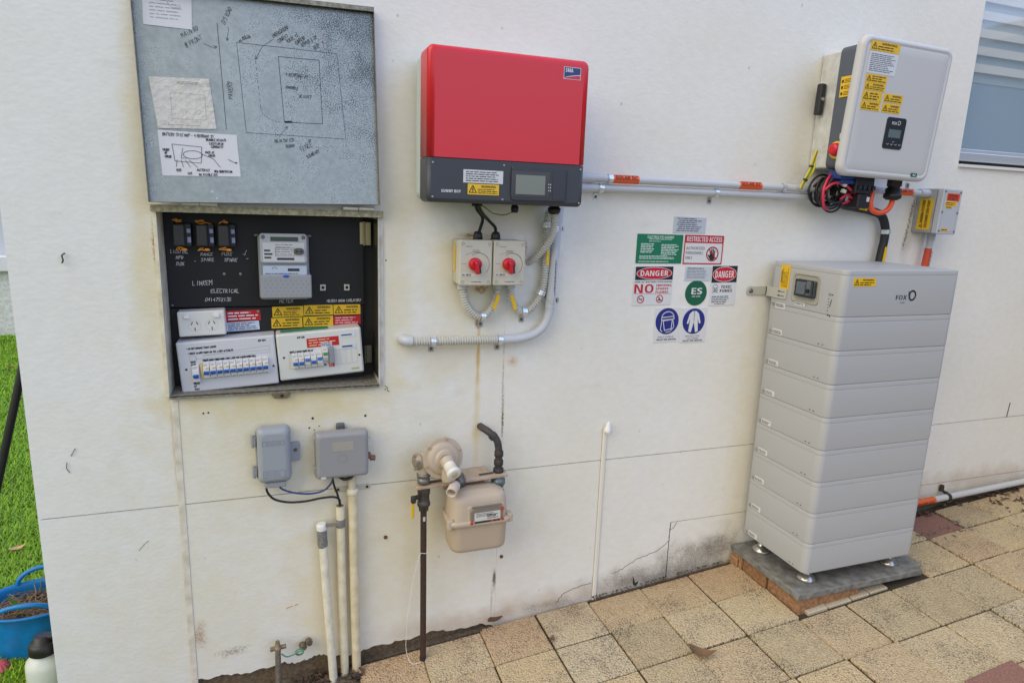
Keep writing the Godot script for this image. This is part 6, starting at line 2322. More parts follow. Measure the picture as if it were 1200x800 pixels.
	m.xf = Transform3D(Basis(v3(0, 0, 1), 0.09), v3(2.425, 0.042, 0.26))
	m.cbox(-0.02, -0.04, -0.16, 0.045, 0.012, 0.09, 0.006)
	solo("mortar_lump", m, mat(rgb(150, 148, 140), 0.95, 0.0, "worn", 4.0), "grey mortar fillet at the slab's right end", "mortar", Vector3.ZERO)

func side_sticker(mod: Node3D, x0: float, b: float, k: int) -> void:
	var left := Transform3D(Basis(v3(0, 0, 1), v3(0, 1, 0), v3(-1, 0, 0)), v3(x0, 0, 0))
	var off := 0.012 if k < 8 else 0.0
	var m := mb(mod)
	m.xf = left
	m.rbox(0.09, b + 0.012 + off * 0.2, 0.0002, 0.0009, 0.052, 0.021, 0.003, 0.0001)
	var s := part(mod, "white_sticker", m, mat(rgb(214, 214, 214), 0.5))
	m = mb(s)
	m.xf = left
	m.rect(0.068, b + 0.0065, 0.071, b + 0.02, 0.0014)
	micro(m, 0.074, b + 0.0065, 0.113, b + 0.02, 3, 0.0014, k, 0.5)
	part(s, "lettering", m, mat(rgb(46, 48, 54), 0.6))
	m = mb(mod)
	m.xf = left
	m.ringline(0.054, b + 0.0125, 0.005, 0.005, 0.0012, 0.0006, 0, TAU, 8)
	m.line([Vector2(0.054, b + 0.006), Vector2(0.054, b + 0.018)], 0.001, 0.0006)
	if k < 8:
		for x in [0.3, 0.318]:
			m.disc(x, b + 0.012, 0.0032, 0.0006, 0.0028, 8)
	part(mod, "printed_mark", m, mat(rgb(82, 84, 84), 0.6))

# ---------------------------------------------------------------- telephone boxes and pipes
func make_telecom() -> void:
	var o := thing("telecom_box", "slim grey telephone box, left of the two below the meter box", "junction box", v3(-0.02, 0.56, 0))
	var grey := mat(rgb(150, 154, 158), 0.5)
	var m := mb(o)
	m.rbox(-0.02, 0.652, 0.002, 0.024, 0.104, 0.166, 0.012, 0.002, 4)
	m.rbox(0.044, 0.65, 0.004, 0.02, 0.03, 0.06, 0.006, 0.002)
	part(o, "base", m, grey)
	m = mb(o)
	var rs := []
	for k in [[0.0, 0.0245], [0.0, 0.052], [0.002, 0.058], [0.007, 0.064], [0.012, 0.067], [0.016, 0.068]]:
		rs.append(MB.rr(-0.018, 0.659, 0.096 - k[0] * 2, 0.176 - k[0] * 2, 0.014, k[1], 4))
	m.loft(rs)
	var lid := part(o, "lid", m, mat(rgb(152, 157, 162), 0.45))
	m = mb(lid)
	for q in [[0.702, 0.014], [0.602, 0.022]]:
		m.rim([Vector2(-0.05, q[0] - q[1] / 2), Vector2(0.012, q[0] - q[1] / 2), Vector2(0.012, q[0] + q[1] / 2), Vector2(-0.05, q[0] + q[1] / 2)], 0.0012, 0.0684)
	m.text("TELECOM", -0.042, 0.6985, 0.004, 0.7055, 0.0684, false)
	micro(m, -0.046, 0.594, 0.008, 0.61, 3, 0.0684, 5, 0.25)
	part(lid, "moulded_mark", m, mat(rgb(120, 124, 130), 0.5))
	for y in [0.6, 0.7]:
		m = mb(o)
		m.cbox(-0.083, y - 0.015, 0.012, -0.068, y + 0.015, 0.034, 0.003)
		m.cyl(v3(-0.079, y - 0.02, 0.03), v3(-0.079, y + 0.02, 0.03), 0.005, 10)
		part(o, "hinge", m, grey)
	screw(o, 0.046, 0.658, 0.02, 0.006, rgb(120, 110, 96))
	m = mb(o)
	m.cbox(-0.05, 0.552, 0.012, 0.014, 0.569, 0.055, 0.003)
	part(o, "cable_entry", m, grey)
	# second box
	o = thing("telecom_box", "wide grey telephone box with a worn lid, above the cream pipes", "junction box", v3(0.186, 0.565, 0))
	m = mb(o)
	m.rbox(0.186, 0.632, 0.002, 0.03, 0.164, 0.148, 0.006, 0.002, 3)
	part(o, "base", m, mat(rgb(134, 134, 134), 0.5, 0.0, "dusty"))
	m = mb(o)
	rs = []
	for k in [[0.0, 0.0305], [0.0, 0.058], [0.0015, 0.062], [0.005, 0.066], [0.009, 0.068], [0.012, 0.0685]]:
		rs.append(MB.rr(0.186, 0.642, 0.162 - k[0] * 2, 0.152 - k[0] * 2, 0.01, k[1], 4))
	m.loft(rs)
	lid = part(o, "lid", m, mat(rgb(146, 146, 147), 0.45))
	m = mb(lid)
	m.rbox(0.188, 0.673, 0.0685, 0.0692, 0.066, 0.03, 0.003, 0.0004)
	m.ringline(0.186, 0.634, 0.014, 0.014, 0.0014, 0.069)
	m.text("M", 0.18, 0.63, 0.192, 0.638, 0.069)
	part(lid, "moulded_mark", m, mat(rgb(160, 154, 144), 0.6))
	m = mb(lid)
	m.box(0.118, 0.57, 0.0683, 0.134, 0.576, 0.069)
	part(lid, "white_mark", m, mat(rgb(206, 206, 204), 0.5))
	for y in [0.59, 0.69]:
		m = mb(o)
		m.cbox(0.099, y - 0.011, 0.018, 0.108, y + 0.011, 0.045, 0.002)
		part(o, "hinge", m, grey)
	m = mb(o)
	m.cbox(0.172, 0.705, 0.002, 0.198, 0.731, 0.022, 0.003)
	part(o, "top_lug", m, mat(rgb(84, 86, 88), 0.5))
	m = mb(o)
	m.cbox(0.264, 0.614, 0.02, 0.279, 0.63, 0.045, 0.003)
	m.cyl(v3(0.276, 0.614, 0.034), v3(0.292, 0.612, 0.034), 0.009, 12)
	part(o, "latch", m, mat(rgb(126, 96, 76), 0.5, 0.3))
	m = mb(o)
	m.cyl(v3(0.268, 0.622, 0.034), v3(0.268, 0.655, 0.03), 0.003, 8)
	part(o, "latch_pin", m, mat(rgb(70, 70, 72), 0.5))
	# cables
	m = MB.new()
	m.tube(curve([v3(-0.045, 0.556, 0.035), v3(-0.042, 0.53, 0.034), v3(-0.022, 0.503, 0.032), v3(0.02, 0.487, 0.03), v3(0.07, 0.484, 0.03), v3(0.12, 0.489, 0.03), v3(0.158, 0.488, 0.03), v3(0.176, 0.476, 0.028), v3(0.178, 0.45, 0.026)], 8), 0.0036, 8)
	solo("cable", m, mat(rgb(26, 26, 30), 0.4), "black cable looping from the slim telephone box into a cream pipe", "cable")
	m = MB.new()
	m.tube(curve([v3(-0.01, 0.556, 0.04), v3(0.004, 0.536, 0.038), v3(0.04, 0.519, 0.036), v3(0.085, 0.511, 0.036), v3(0.125, 0.516, 0.036), v3(0.15, 0.538, 0.036), v3(0.158, 0.562, 0.036)], 8), 0.003, 8)
	solo("cable", m, mat(rgb(42, 66, 120), 0.4), "blue cable sagging between the two grey telephone boxes", "cable")
	m = MB.new()
	m.tube(curve([v3(0.155, 0.566, 0.032), v3(0.16, 0.53, 0.03), v3(0.172, 0.49, 0.028), v3(0.178, 0.455, 0.026)], 6), 0.0034, 8)
	solo("cable", m, mat(rgb(24, 24, 26), 0.4), "short black cable from the wide telephone box straight into the pipe", "cable")
	m = MB.new()
	m.tube(curve([v3(0.175, 0.562, 0.04), v3(0.19, 0.553, 0.045), v3(0.21, 0.555, 0.045), v3(0.222, 0.564, 0.04)], 6), 0.005, 8)
	solo("cable", m, mat(rgb(24, 24, 26), 0.4), "black lead tucked under the wide telephone box beside the tall pipe", "cable")
	# pipes
	var cream := mat(rgb(226, 218, 192), 0.5, 0.0, "dusty")
	o = thing("riser_pipe", "leaning cream pipe with a grey taped coupling, leftmost of three", "pipe", v3(0.145, -0.2, 0.04))
	m = mb(o)
	m.tube(PackedVector3Array([v3(0.119, 0.37, 0.03), v3(0.132, 0.08, 0.042), v3(0.146, -0.22, 0.05)]), 0.0138, 16)
	part(o, "pipe", m, mat(rgb(228, 223, 204), 0.5, 0.0, "dusty"))
	m = mb(o)
	m.lathe(v3(0.1205, 0.318, 0.031), v3(-0.04, 1, -0.03), [[0.0, 0.015], [0.012, 0.0165], [0.028, 0.0158], [0.045, 0.0166], [0.06, 0.0158]], 16)
	part(o, "taped_coupling", m, mat(rgb(136, 136, 134), 0.6, 0.0, "worn", 3.6))
	m = mb(o)
	m.lathe(v3(0.1185, 0.376, 0.029), v3(-0.04, 1, -0.03), [[0.0, 0.0158], [0.012, 0.0165], [0.021, 0.016], [0.024, 0.0135]], 16)
	part(o, "pipe_cap", m, mat(rgb(228, 226, 218), 0.4))
	m = mb(o)
	m.disc(0, 0, 0.001, 0)
	o = thing("riser_pipe", "cream pipe taking the black cable, middle of three", "pipe", v3(0.18, -0.2, 0.026))
	m = mb(o)
	var prof := []
	m.tube(PackedVector3Array([v3(0.1785, 0.452, 0.024), v3(0.18, 0.1, 0.027), v3(0.1835, -0.21, 0.034)]), 0.0138, 16)
	part(o, "pipe", m, cream)
	m = mb(o)
	m.lathe(v3(0.1785, 0.4515, 0.024), v3(0, 1, 0), [[0.0, 0.0137], [0.0012, 0.011], [0.0013, 0.004]], 14)
	part(o, "pipe_mouth", m, mat(rgb(110, 106, 98), 0.8))
	o = thing("riser_pipe", "tall cream pipe running up to the wide telephone box", "pipe", v3(0.222, -0.2, 0.026))
	m = mb(o)
	m.tube(PackedVector3Array([v3(0.219, 0.505, 0.026), v3(0.22, 0.2, 0.027), v3(0.2235, -0.21, 0.034)]), 0.0152, 16)
	part(o, "pipe", m, mat(rgb(224, 213, 180), 0.5, 0.0, "dusty"))
	m = mb(o)
	m.tube(PackedVector3Array([v3(0.2165, 0.57, 0.026), v3(0.219, 0.506, 0.026)]), 0.0132, 14)
	part(o, "upper_pipe", m, mat(rgb(216, 206, 182), 0.5, 0.0, "dusty"))
	m = mb(o)
	m.lathe(v3(0.219, 0.488, 0.026), v3(0, 1, 0), [[0.0, 0.0165], [0.003, 0.0192], [0.018, 0.0192], [0.021, 0.0145]], 16)
	part(o, "coupling", m, mat(rgb(216, 208, 184), 0.5))
	m = mb(o)
	m.rbox(0.222, 0.5, 0.001, 0.004, 0.118, 0.018, 0.006, 0.0008)
	var sd := part(o, "saddle", m, mat(rgb(190, 184, 164), 0.5))
	for x in [0.175, 0.269]:
		m = mb(sd)
		m.lathe(v3(x, 0.5, 0.004), v3(0, 0, 1), [[0.0, 0.005], [0.002, 0.004]], 10)
		part(sd, "screw", m, mat(rgb(60, 56, 50), 0.5, 0.3))
	o = thing("pipe_strap", "grey metal strap tying the capped pipe to its neighbour", "pipe clip", v3(0.15, 0.39, 0.03))
	m = mb(o)
	m.cbox(0.13, 0.388, 0.036, 0.178, 0.402, 0.039, 0.0008)
	part(o, "strap", m, mat(rgb(160, 158, 150), 0.4, 0.6))
	m = mb(o)
	m.lathe(v3(0.1785, 0.378, 0.0245), v3(0, 1, 0), [[0.0, 0.0146], [0.006, 0.0155], [0.024, 0.0155], [0.028, 0.0146]], 16)
	part(o, "band", m, mat(rgb(132, 132, 130), 0.5, 0.3))
	# hose stub at the broken corner
	o = thing("tap_stub", "short galvanised pipe stub rising from the soil by the crumbled render", "pipe", v3(-0.032, -0.2, 0.045))
	m = mb(o)
	m.tube(PackedVector3Array([v3(-0.031, -0.02, 0.045), v3(-0.035, -0.22, 0.05)]), 0.0095, 12)
	part(o, "pipe", m, mat(rgb(150, 144, 130), 0.5, 0.5, "worn", 3.6))
	m = mb(o)
	m.lathe(v3(-0.031, -0.022, 0.045), v3(0, 1, 0), [[0.0, 0.013], [0.012, 0.013], [0.013, 0.008], [0.03, 0.007]], 6)
	m.cyl(v3(-0.055, -0.018, 0.045), v3(-0.005, -0.016, 0.042), 0.0075, 10)
	part(o, "fitting", m, mat(rgb(146, 132, 106), 0.5, 0.4, "worn", 3.6))
	m = mb(o)
	m.lathe(v3(0.046, -0.044, 0.012), v3(0.2, 0.1, 1), [[0.0, 0.012], [0.02, 0.012], [0.024, 0.008]], 8)
	m.lathe(v3(0.066, -0.032, 0.012), v3(0.2, 0.1, 1), [[0.0, 0.012], [0.02, 0.011]], 6)
	part(o, "brass_outlet", m, mat(rgb(120, 110, 92), 0.55, 0.4, "worn", 3.6))
	m = MB.new()
	var pts := []
	for i in 20:
		var a := TAU * i / 9.0
		pts.append(v3(0.036 + cos(a) * 0.012, -0.04 + sin(a) * 0.01 + i * 0.0002, 0.05 + i * 0.0006))
	pts.append(v3(-0.0, -0.045, 0.06)); pts.append(v3(-0.02, -0.03, 0.06))
	m.tube(curve(pts, 4), 0.0024, 7)
	solo("wire_loop", m, mat(rgb(84, 130, 110), 0.5), "green wire loops wound beside the galvanised stub", "wire")

# ---------------------------------------------------------------- gas meter
func make_gas_meter() -> void:
	var tan := mat(rgb(186, 170, 149), 0.5)
	var tan2 := mat(rgb(178, 161, 139), 0.5)
	var ups := Transform3D(Basis(v3(1, 0, 0), v3(0, 0, -1), v3(0, 1, 0)), Vector3.ZERO)
	var o := thing("gas_meter", "tan gas meter hanging from a bracket with a small counter window", "meter", v3(0.62, 0.29, 0.1))
	var cx := 0.622; var cz := 0.1
	var m := mb(o)
	m.xf = ups
	var rs := []
	for k in [[0.292, 0.172, 0.096, 0.026], [0.294, 0.183, 0.107, 0.03], [0.299, 0.191, 0.115, 0.033], [0.307, 0.195, 0.118, 0.034], [0.309, 0.1953, 0.1183, 0.034], [0.39, 0.2, 0.122, 0.034], [0.392, 0.2, 0.122, 0.034]]:
		rs.append(MB.rr(cx, -cz, k[1], k[2], k[3], k[0], 6))
	m.loft(rs)
	part(o, "lower_case", m, tan2)
	m = mb(o)
	m.xf = ups
	rs = []
	for k in [[0.3925, 0.214, 0.136, 0.028], [0.394, 0.218, 0.14, 0.028], [0.408, 0.218, 0.14, 0.028], [0.4105, 0.212, 0.134, 0.028]]:
		rs.append(MB.rr(cx, -cz, k[1], k[2], k[3], k[0], 6))
	m.loft(rs)
	for s in [-1, 1]:
		m.rbox(cx + s * 0.104, -cz - 0.045, 0.388, 0.416, 0.02, 0.03, 0.005, 0.002)
	part(o, "seam_band", m, tan)
	m = mb(o)
	m.xf = ups
	rs = []
	for k in [[0.4108, 0.2, 0.122, 0.034], [0.412, 0.2, 0.122, 0.034], [0.468, 0.194, 0.114, 0.036], [0.471, 0.193, 0.113, 0.036], [0.481, 0.188, 0.108, 0.036], [0.488, 0.18, 0.1, 0.034], [0.4915, 0.168, 0.088, 0.03], [0.5, 0.13, 0.06, 0.02], [0.502, 0.1, 0.04, 0.012]]:
		rs.append(MB.rr(cx, -cz, k[1], k[2], k[3], k[0], 6))
	m.loft(rs)
	part(o, "upper_case", m, tan)
	# counter
	m = mb(o)
	m.xf = Transform3D(Basis(v3(0, 0, 1), 0.02), v3(0.64, 0.428, 0.155))
	m.rbox(0, 0, -0.03, 0.008, 0.128, 0.066, 0.008, 0.003)
	part(o, "counter_frame", m, tan)
	var cxf := Transform3D(Basis(v3(0, 0, 1), 0.02), v3(0.64, 0.424, 0.163))
	m = mb(o)
	m.xf = cxf
	m.rbox(0, 0, 0.0, 0.006, 0.112, 0.05, 0.005, 0.002)
	var cw := part(o, "counter_window", m, mat(rgb(126, 118, 106), 0.2))
	m = mb(cw)
	m.xf = cxf
	m.rect(-0.044, -0.021, 0.046, 0.016, 0.0066)
	part(cw, "counter_card", m, mat(rgb(206, 204, 196), 0.5))
	m = mb(cw)
	m.xf = cxf
	m.rect(-0.044, -0.0215, 0.046, -0.014, 0.0071)
	micro(m, -0.038, 0.0, 0.04, 0.014, 3, 0.0071, 14, 0.35)
	micro(m, 0.0, -0.01, 0.042, 0.008, 3, 0.0071, 15, 0.4)
	part(cw, "lettering", m, mat(rgb(44, 42, 42), 0.6))
	m = mb(cw)
	m.xf = cxf
	m.rect(0.012, -0.0213, 0.022, -0.0142, 0.0075)
	m.rect(0.03, -0.0213, 0.034, -0.0142, 0.0075)
	part(cw, "red_digit", m, mat(rgb(190, 50, 40), 0.5))
	m = mb(o)
	m.xf = cxf
	for p in [[-0.053, -0.018], [0.053, 0.02], [0.053, -0.016]]:
		m = mb(o)
		m.xf = cxf
		m.cyl(v3(p[0], p[1], 0.0), v3(p[0], p[1], 0.009), 0.006, 10)
		part(o, "red_seal", m, mat(rgb(186, 62, 42), 0.45))
	m = mb(o)
	m.tube(PackedVector3Array([v3(0.588, 0.459, 0.168), v3(0.69, 0.461, 0.168)]), 0.004, 8)
	part(o, "hood", m, mat(rgb(120, 112, 102), 0.4, 0.3))
	# unions on top
	m = mb(o)
	m.lathe(v3(0.565, 0.5, 0.085), v3(0, 1, 0), [[0.0, 0.018], [0.012, 0.018], [0.013, 0.022], [0.03, 0.022], [0.031, 0.017], [0.045, 0.017]], 8)
	part(o, "union_nut", m, mat(rgb(116, 110, 102), 0.45, 0.5))
	m = mb(o)
	m.lathe(v3(0.708, 0.478, 0.07), v3(0, 1, 0), [[0.0, 0.02], [0.01, 0.02], [0.011, 0.025], [0.032, 0.025], [0.034, 0.019], [0.04, 0.019]], 8)
	part(o, "union_nut", m, mat(rgb(108, 122, 124), 0.45, 0.55))
	m = mb(o)
	m.tube(curve([v3(0.69, 0.495, 0.1), v3(0.7, 0.485, 0.115), v3(0.712, 0.488, 0.118), v3(0.708, 0.474, 0.12), v3(0.699, 0.478, 0.118)], 5), 0.0022, 6)
	part(o, "seal_wire", m, mat(rgb(104, 84, 66), 0.5, 0.3))
	# bracket
	o = thing("meter_bracket", "flat tan steel bracket carrying the gas meter and its regulator", "bracket", v3(0.58, 0.515, 0.02))
	m = mb(o)
	m.xf = Transform3D(Basis(v3(0, 0, 1), 0.045), v3(0.578, 0.519, 0.0))
	m.cbox(-0.162, -0.004, 0.055, 0.158, 0.008, 0.095, 0.002)
	m.cbox(-0.05, -0.004, 0.002, 0.1, 0.006, 0.0545, 0.002)
	m.cbox(-0.05, -0.06, 0.0015, 0.1, 0.006, 0.0018, 0.0)
	part(o, "plate", m, mat(rgb(190, 170, 150), 0.5, 0.0, "dusty"))
	m = mb(o)
	m.xf = Transform3D(Basis(v3(0, 0, 1), 0.045), v3(0.578, 0.5275, 0.0))
	m.box(-0.128, 0, 0.066, -0.062, 0.0006, 0.08)
	m.box(0.06, 0, 0.066, 0.11, 0.0006, 0.08)
	part(o, "slot", m, mat(rgb(70, 62, 54), 0.8))
	# regulator
	o = thing("gas_regulator", "round tan gas regulator with a white cap above the gas meter", "regulator", v3(0.505, 0.53, 0.09))
	var ax := v3(0.12, 0.1, 1.0).normalized()
	m = mb(o)
	m.lathe(v3(0.502, 0.612, 0.075), ax, [[0.0, 0.035], [0.008, 0.05], [0.0158, 0.054], [0.016, 0.0685], [0.0162, 0.069], [0.0196, 0.069], [0.0198, 0.0685], [0.02, 0.0655], [0.0215, 0.0655], [0.0217, 0.0685], [0.0219, 0.069], [0.0256, 0.069], [0.0259, 0.0685], [0.0263, 0.0555], [0.0268, 0.055], [0.034, 0.0515], [0.038, 0.044], [0.0395, 0.034], [0.047, 0.0295], [0.049, 0.02]], 40, -1)
	part(o, "diaphragm_case", m, tan)
	var side := ax.cross(v3(0, 1, 0)).normalized() * -1.0
	var upv := side.cross(ax).normalized() * -1.0
	upv = ax.cross(side).normalized()
	for k in 6:
		var a := TAU * k / 6.0 + 0.35
		var c: Vector3 = v3(0.502, 0.612, 0.075) + ax * 0.012 + (side * cos(a) + upv * sin(a)) * 0.0635
		m = mb(o)
		m.lathe(c, ax, [[0.0, 0.0065], [0.013, 0.0065], [0.014, 0.0045], [0.019, 0.004]], 8)
		part(o, "flange_bolt", m, mat(rgb(170, 150, 130), 0.5, 0.2))
	m = mb(o)
	m.lathe(v3(0.508, 0.617, 0.128), v3(0.2, -0.42, 0.9), [[0.0, 0.024], [0.02, 0.0225], [0.022, 0.0215]], 16)
	part(o, "spring_tower", m, tan)
	m = mb(o)
	m.lathe(v3(0.5115, 0.609, 0.147), v3(0.2, -0.42, 0.9), [[0.0, 0.0205], [0.03, 0.0205], [0.031, 0.024], [0.044, 0.024], [0.046, 0.02], [0.0465, 0.013]], 10)
	var cap := part(o, "spring_cap", m, mat(rgb(222, 220, 212), 0.4))
	m = mb(cap)
	m.lathe(v3(0.5205, 0.59, 0.1875), v3(0.2, -0.42, 0.9), [[0.0, 0.013], [0.002, 0.012], [0.0024, 0.004]], 6)
	part(cap, "cap_recess", m, mat(rgb(196, 180, 140), 0.5))
	m = mb(o)
	m.lathe(v3(0.514, 0.6, 0.11), v3(0.1, -1, 0.15), [[0.0, 0.02], [0.03, 0.022], [0.05, 0.024], [0.058, 0.022]], 14)
	part(o, "outlet_body", m, tan)
	m = mb(o)
	m.lathe(v3(0.54, 0.527, 0.125), v3(-0.45, -0.2, 0.75), [[0.0, 0.018], [0.045, 0.018], [0.0451, 0.0145], [0.02, 0.0135]], 16)
	part(o, "vent_pipe", m, mat(rgb(200, 184, 168), 0.5))
	m = mb(o)
	m.lathe(v3(0.49, 0.6, 0.075), v3(-1, 0.05, 0.1), [[0.0, 0.026], [0.03, 0.024], [0.034, 0.026], [0.056, 0.026], [0.06, 0.02]], 14)
	m.lathe(v3(0.444, 0.6, 0.078), v3(0, -1, 0), [[0.0, 0.021], [0.03, 0.021], [0.04, 0.019]], 14)
	part(o, "inlet_body", m, tan)
	m = mb(o)
	m.lathe(v3(0.428, 0.604, 0.08), v3(-0.85, 0.05, 0.5), [[0.0, 0.026], [0.008, 0.027], [0.01, 0.022], [0.018, 0.012]], 12)
	for k in 4:
		var a := TAU * k / 4.0 + 0.4
		m.cyl(v3(0.42, 0.604 + sin(a) * 0.02, 0.086 + cos(a) * 0.02), v3(0.41, 0.604 + sin(a) * 0.02, 0.092 + cos(a) * 0.02), 0.005, 8)
	part(o, "end_flange", m, mat(rgb(150, 136, 120), 0.5, 0.3))
	m = mb(o)
	m.lathe(v3(0.444, 0.562, 0.078), v3(0, -1, 0), [[0.0, 0.019], [0.003, 0.024], [0.012, 0.024], [0.013, 0.0185], [0.018, 0.0185], [0.02, 0.022], [0.034, 0.022], [0.036, 0.017]], 8)
	part(o, "union_nut", m, mat(rgb(126, 124, 120), 0.45, 0.5))
	# stand pipe with the valve
	o = thing("gas_riser", "dark brown gas pipe with a yellow-handled valve standing in the pavers", "pipe", v3(0.447, -0.14, 0.07))
	m = mb(o)
	m.tube(PackedVector3Array([v3(0.445, 0.43, 0.078), v3(0.447, -0.17, 0.082)]), 0.0105, 14)
	part(o, "pipe", m, mat(rgb(72, 54, 48), 0.55, 0.1, "worn", 3.0))
	m = mb(o)
	m.lathe(v3(0.446, -0.125, 0.082), v3(0, -1, 0), [[0.0, 0.0115], [0.04, 0.0125], [0.06, 0.013]], 12)
	part(o, "pipe_wrap", m, mat(rgb(40, 38, 36), 0.7))
	m = mb(o)
	m.lathe(v3(0.445, 0.51, 0.078), v3(0, -1, 0), [[0.0, 0.022], [0.022, 0.0215], [0.024, 0.019], [0.05, 0.0205], [0.052, 0.0225], [0.064, 0.0225], [0.066, 0.018], [0.082, 0.0165], [0.084, 0.013]], 8)
	var vb := part(o, "valve_body", m, mat(rgb(92, 90, 88), 0.5, 0.4, "worn", 3.2))
	m = mb(vb)
	m.cyl(v3(0.43, 0.482, 0.085), v3(0.408, 0.484, 0.1), 0.008, 10)
	m.cbox(0.398, 0.468, 0.092, 0.414, 0.492, 0.108, 0.003)
	part(vb, "valve_stem", m, mat(rgb(48, 46, 44), 0.6))
	m = mb(vb)
	m.cbox(0.399, 0.415, 0.098, 0.409, 0.47, 0.103, 0.002)
	part(vb, "valve_handle", m, mat(rgb(214, 176, 30), 0.45))
	plain_label(o, 0.441, 0.392, 0.449, 0.408, 0.089, rgb(196, 190, 186), INK, 0)
	# elbow into the wall
	o = thing("gas_outlet_pipe", "dark grey bent pipe from the gas meter into the wall", "pipe", v3(0.708, 0.52, 0.05))
	m = mb(o)
	m.tube(curve([v3(0.66, 0.678, -0.01), v3(0.66, 0.68, 0.018), v3(0.664, 0.681, 0.04), v3(0.678, 0.672, 0.058), v3(0.698, 0.651, 0.068), v3(0.706, 0.62, 0.07), v3(0.708, 0.58, 0.07), v3(0.708, 0.53, 0.07)], 6), 0.0125, 14)
	part(o, "pipe", m, mat(rgb(78, 74, 74), 0.6, 0.2, "worn", 3.2))
	m = mb(o)
	for q in [[0.61, 0.016], [0.578, 0.0165], [0.548, 0.0185]]:
		m = mb(o)
		m.lathe(v3(0.708, q[0], 0.07), v3(0, -1, 0), [[0.0, q[1] * 0.88], [0.003, q[1]], [0.018, q[1]], [0.021, q[1] * 0.88]], 14)
		part(o, "collar", m, mat(rgb(70, 66, 66), 0.6, 0.2, "worn", 3.2))
	m = mb(o)
	m.lathe(v3(0.682, 0.668, 0.06), v3(0.62, -0.72, 0.3), [[0.0, 0.0145], [0.004, 0.0155], [0.014, 0.0155], [0.018, 0.0145]], 14)
	part(o, "collar", m, mat(rgb(70, 66, 66), 0.6, 0.2, "worn", 3.2))
	# string
	m = MB.new()
	var sp := [v3(0.4585, 0.278, 0.092), v3(0.446, 0.277, 0.0945), v3(0.434, 0.276, 0.09), v3(0.426, 0.25, 0.085), v3(0.41, 0.17, 0.08), v3(0.402, 0.12, 0.08), v3(0.4, 0.08, 0.08), v3(0.392, 0.03, 0.078), v3(0.388, -0.02, 0.076), v3(0.388, -0.08, 0.074), v3(0.392, -0.125, 0.076), v3(0.404, -0.139, 0.09), v3(0.42, -0.136, 0.1), v3(0.436, -0.134, 0.098)]
	var rng := RandomNumberGenerator.new()
	rng.seed = 3
	for i in range(4, 11):
		sp[i].x += rng.randf_range(-0.003, 0.003)
	m.tube(curve(sp, 6), 0.001, 6)
	solo("string", m, mat(rgb(226, 224, 220), 0.8), "white string tied round the brown gas pipe and trailing to the pavers", "string")

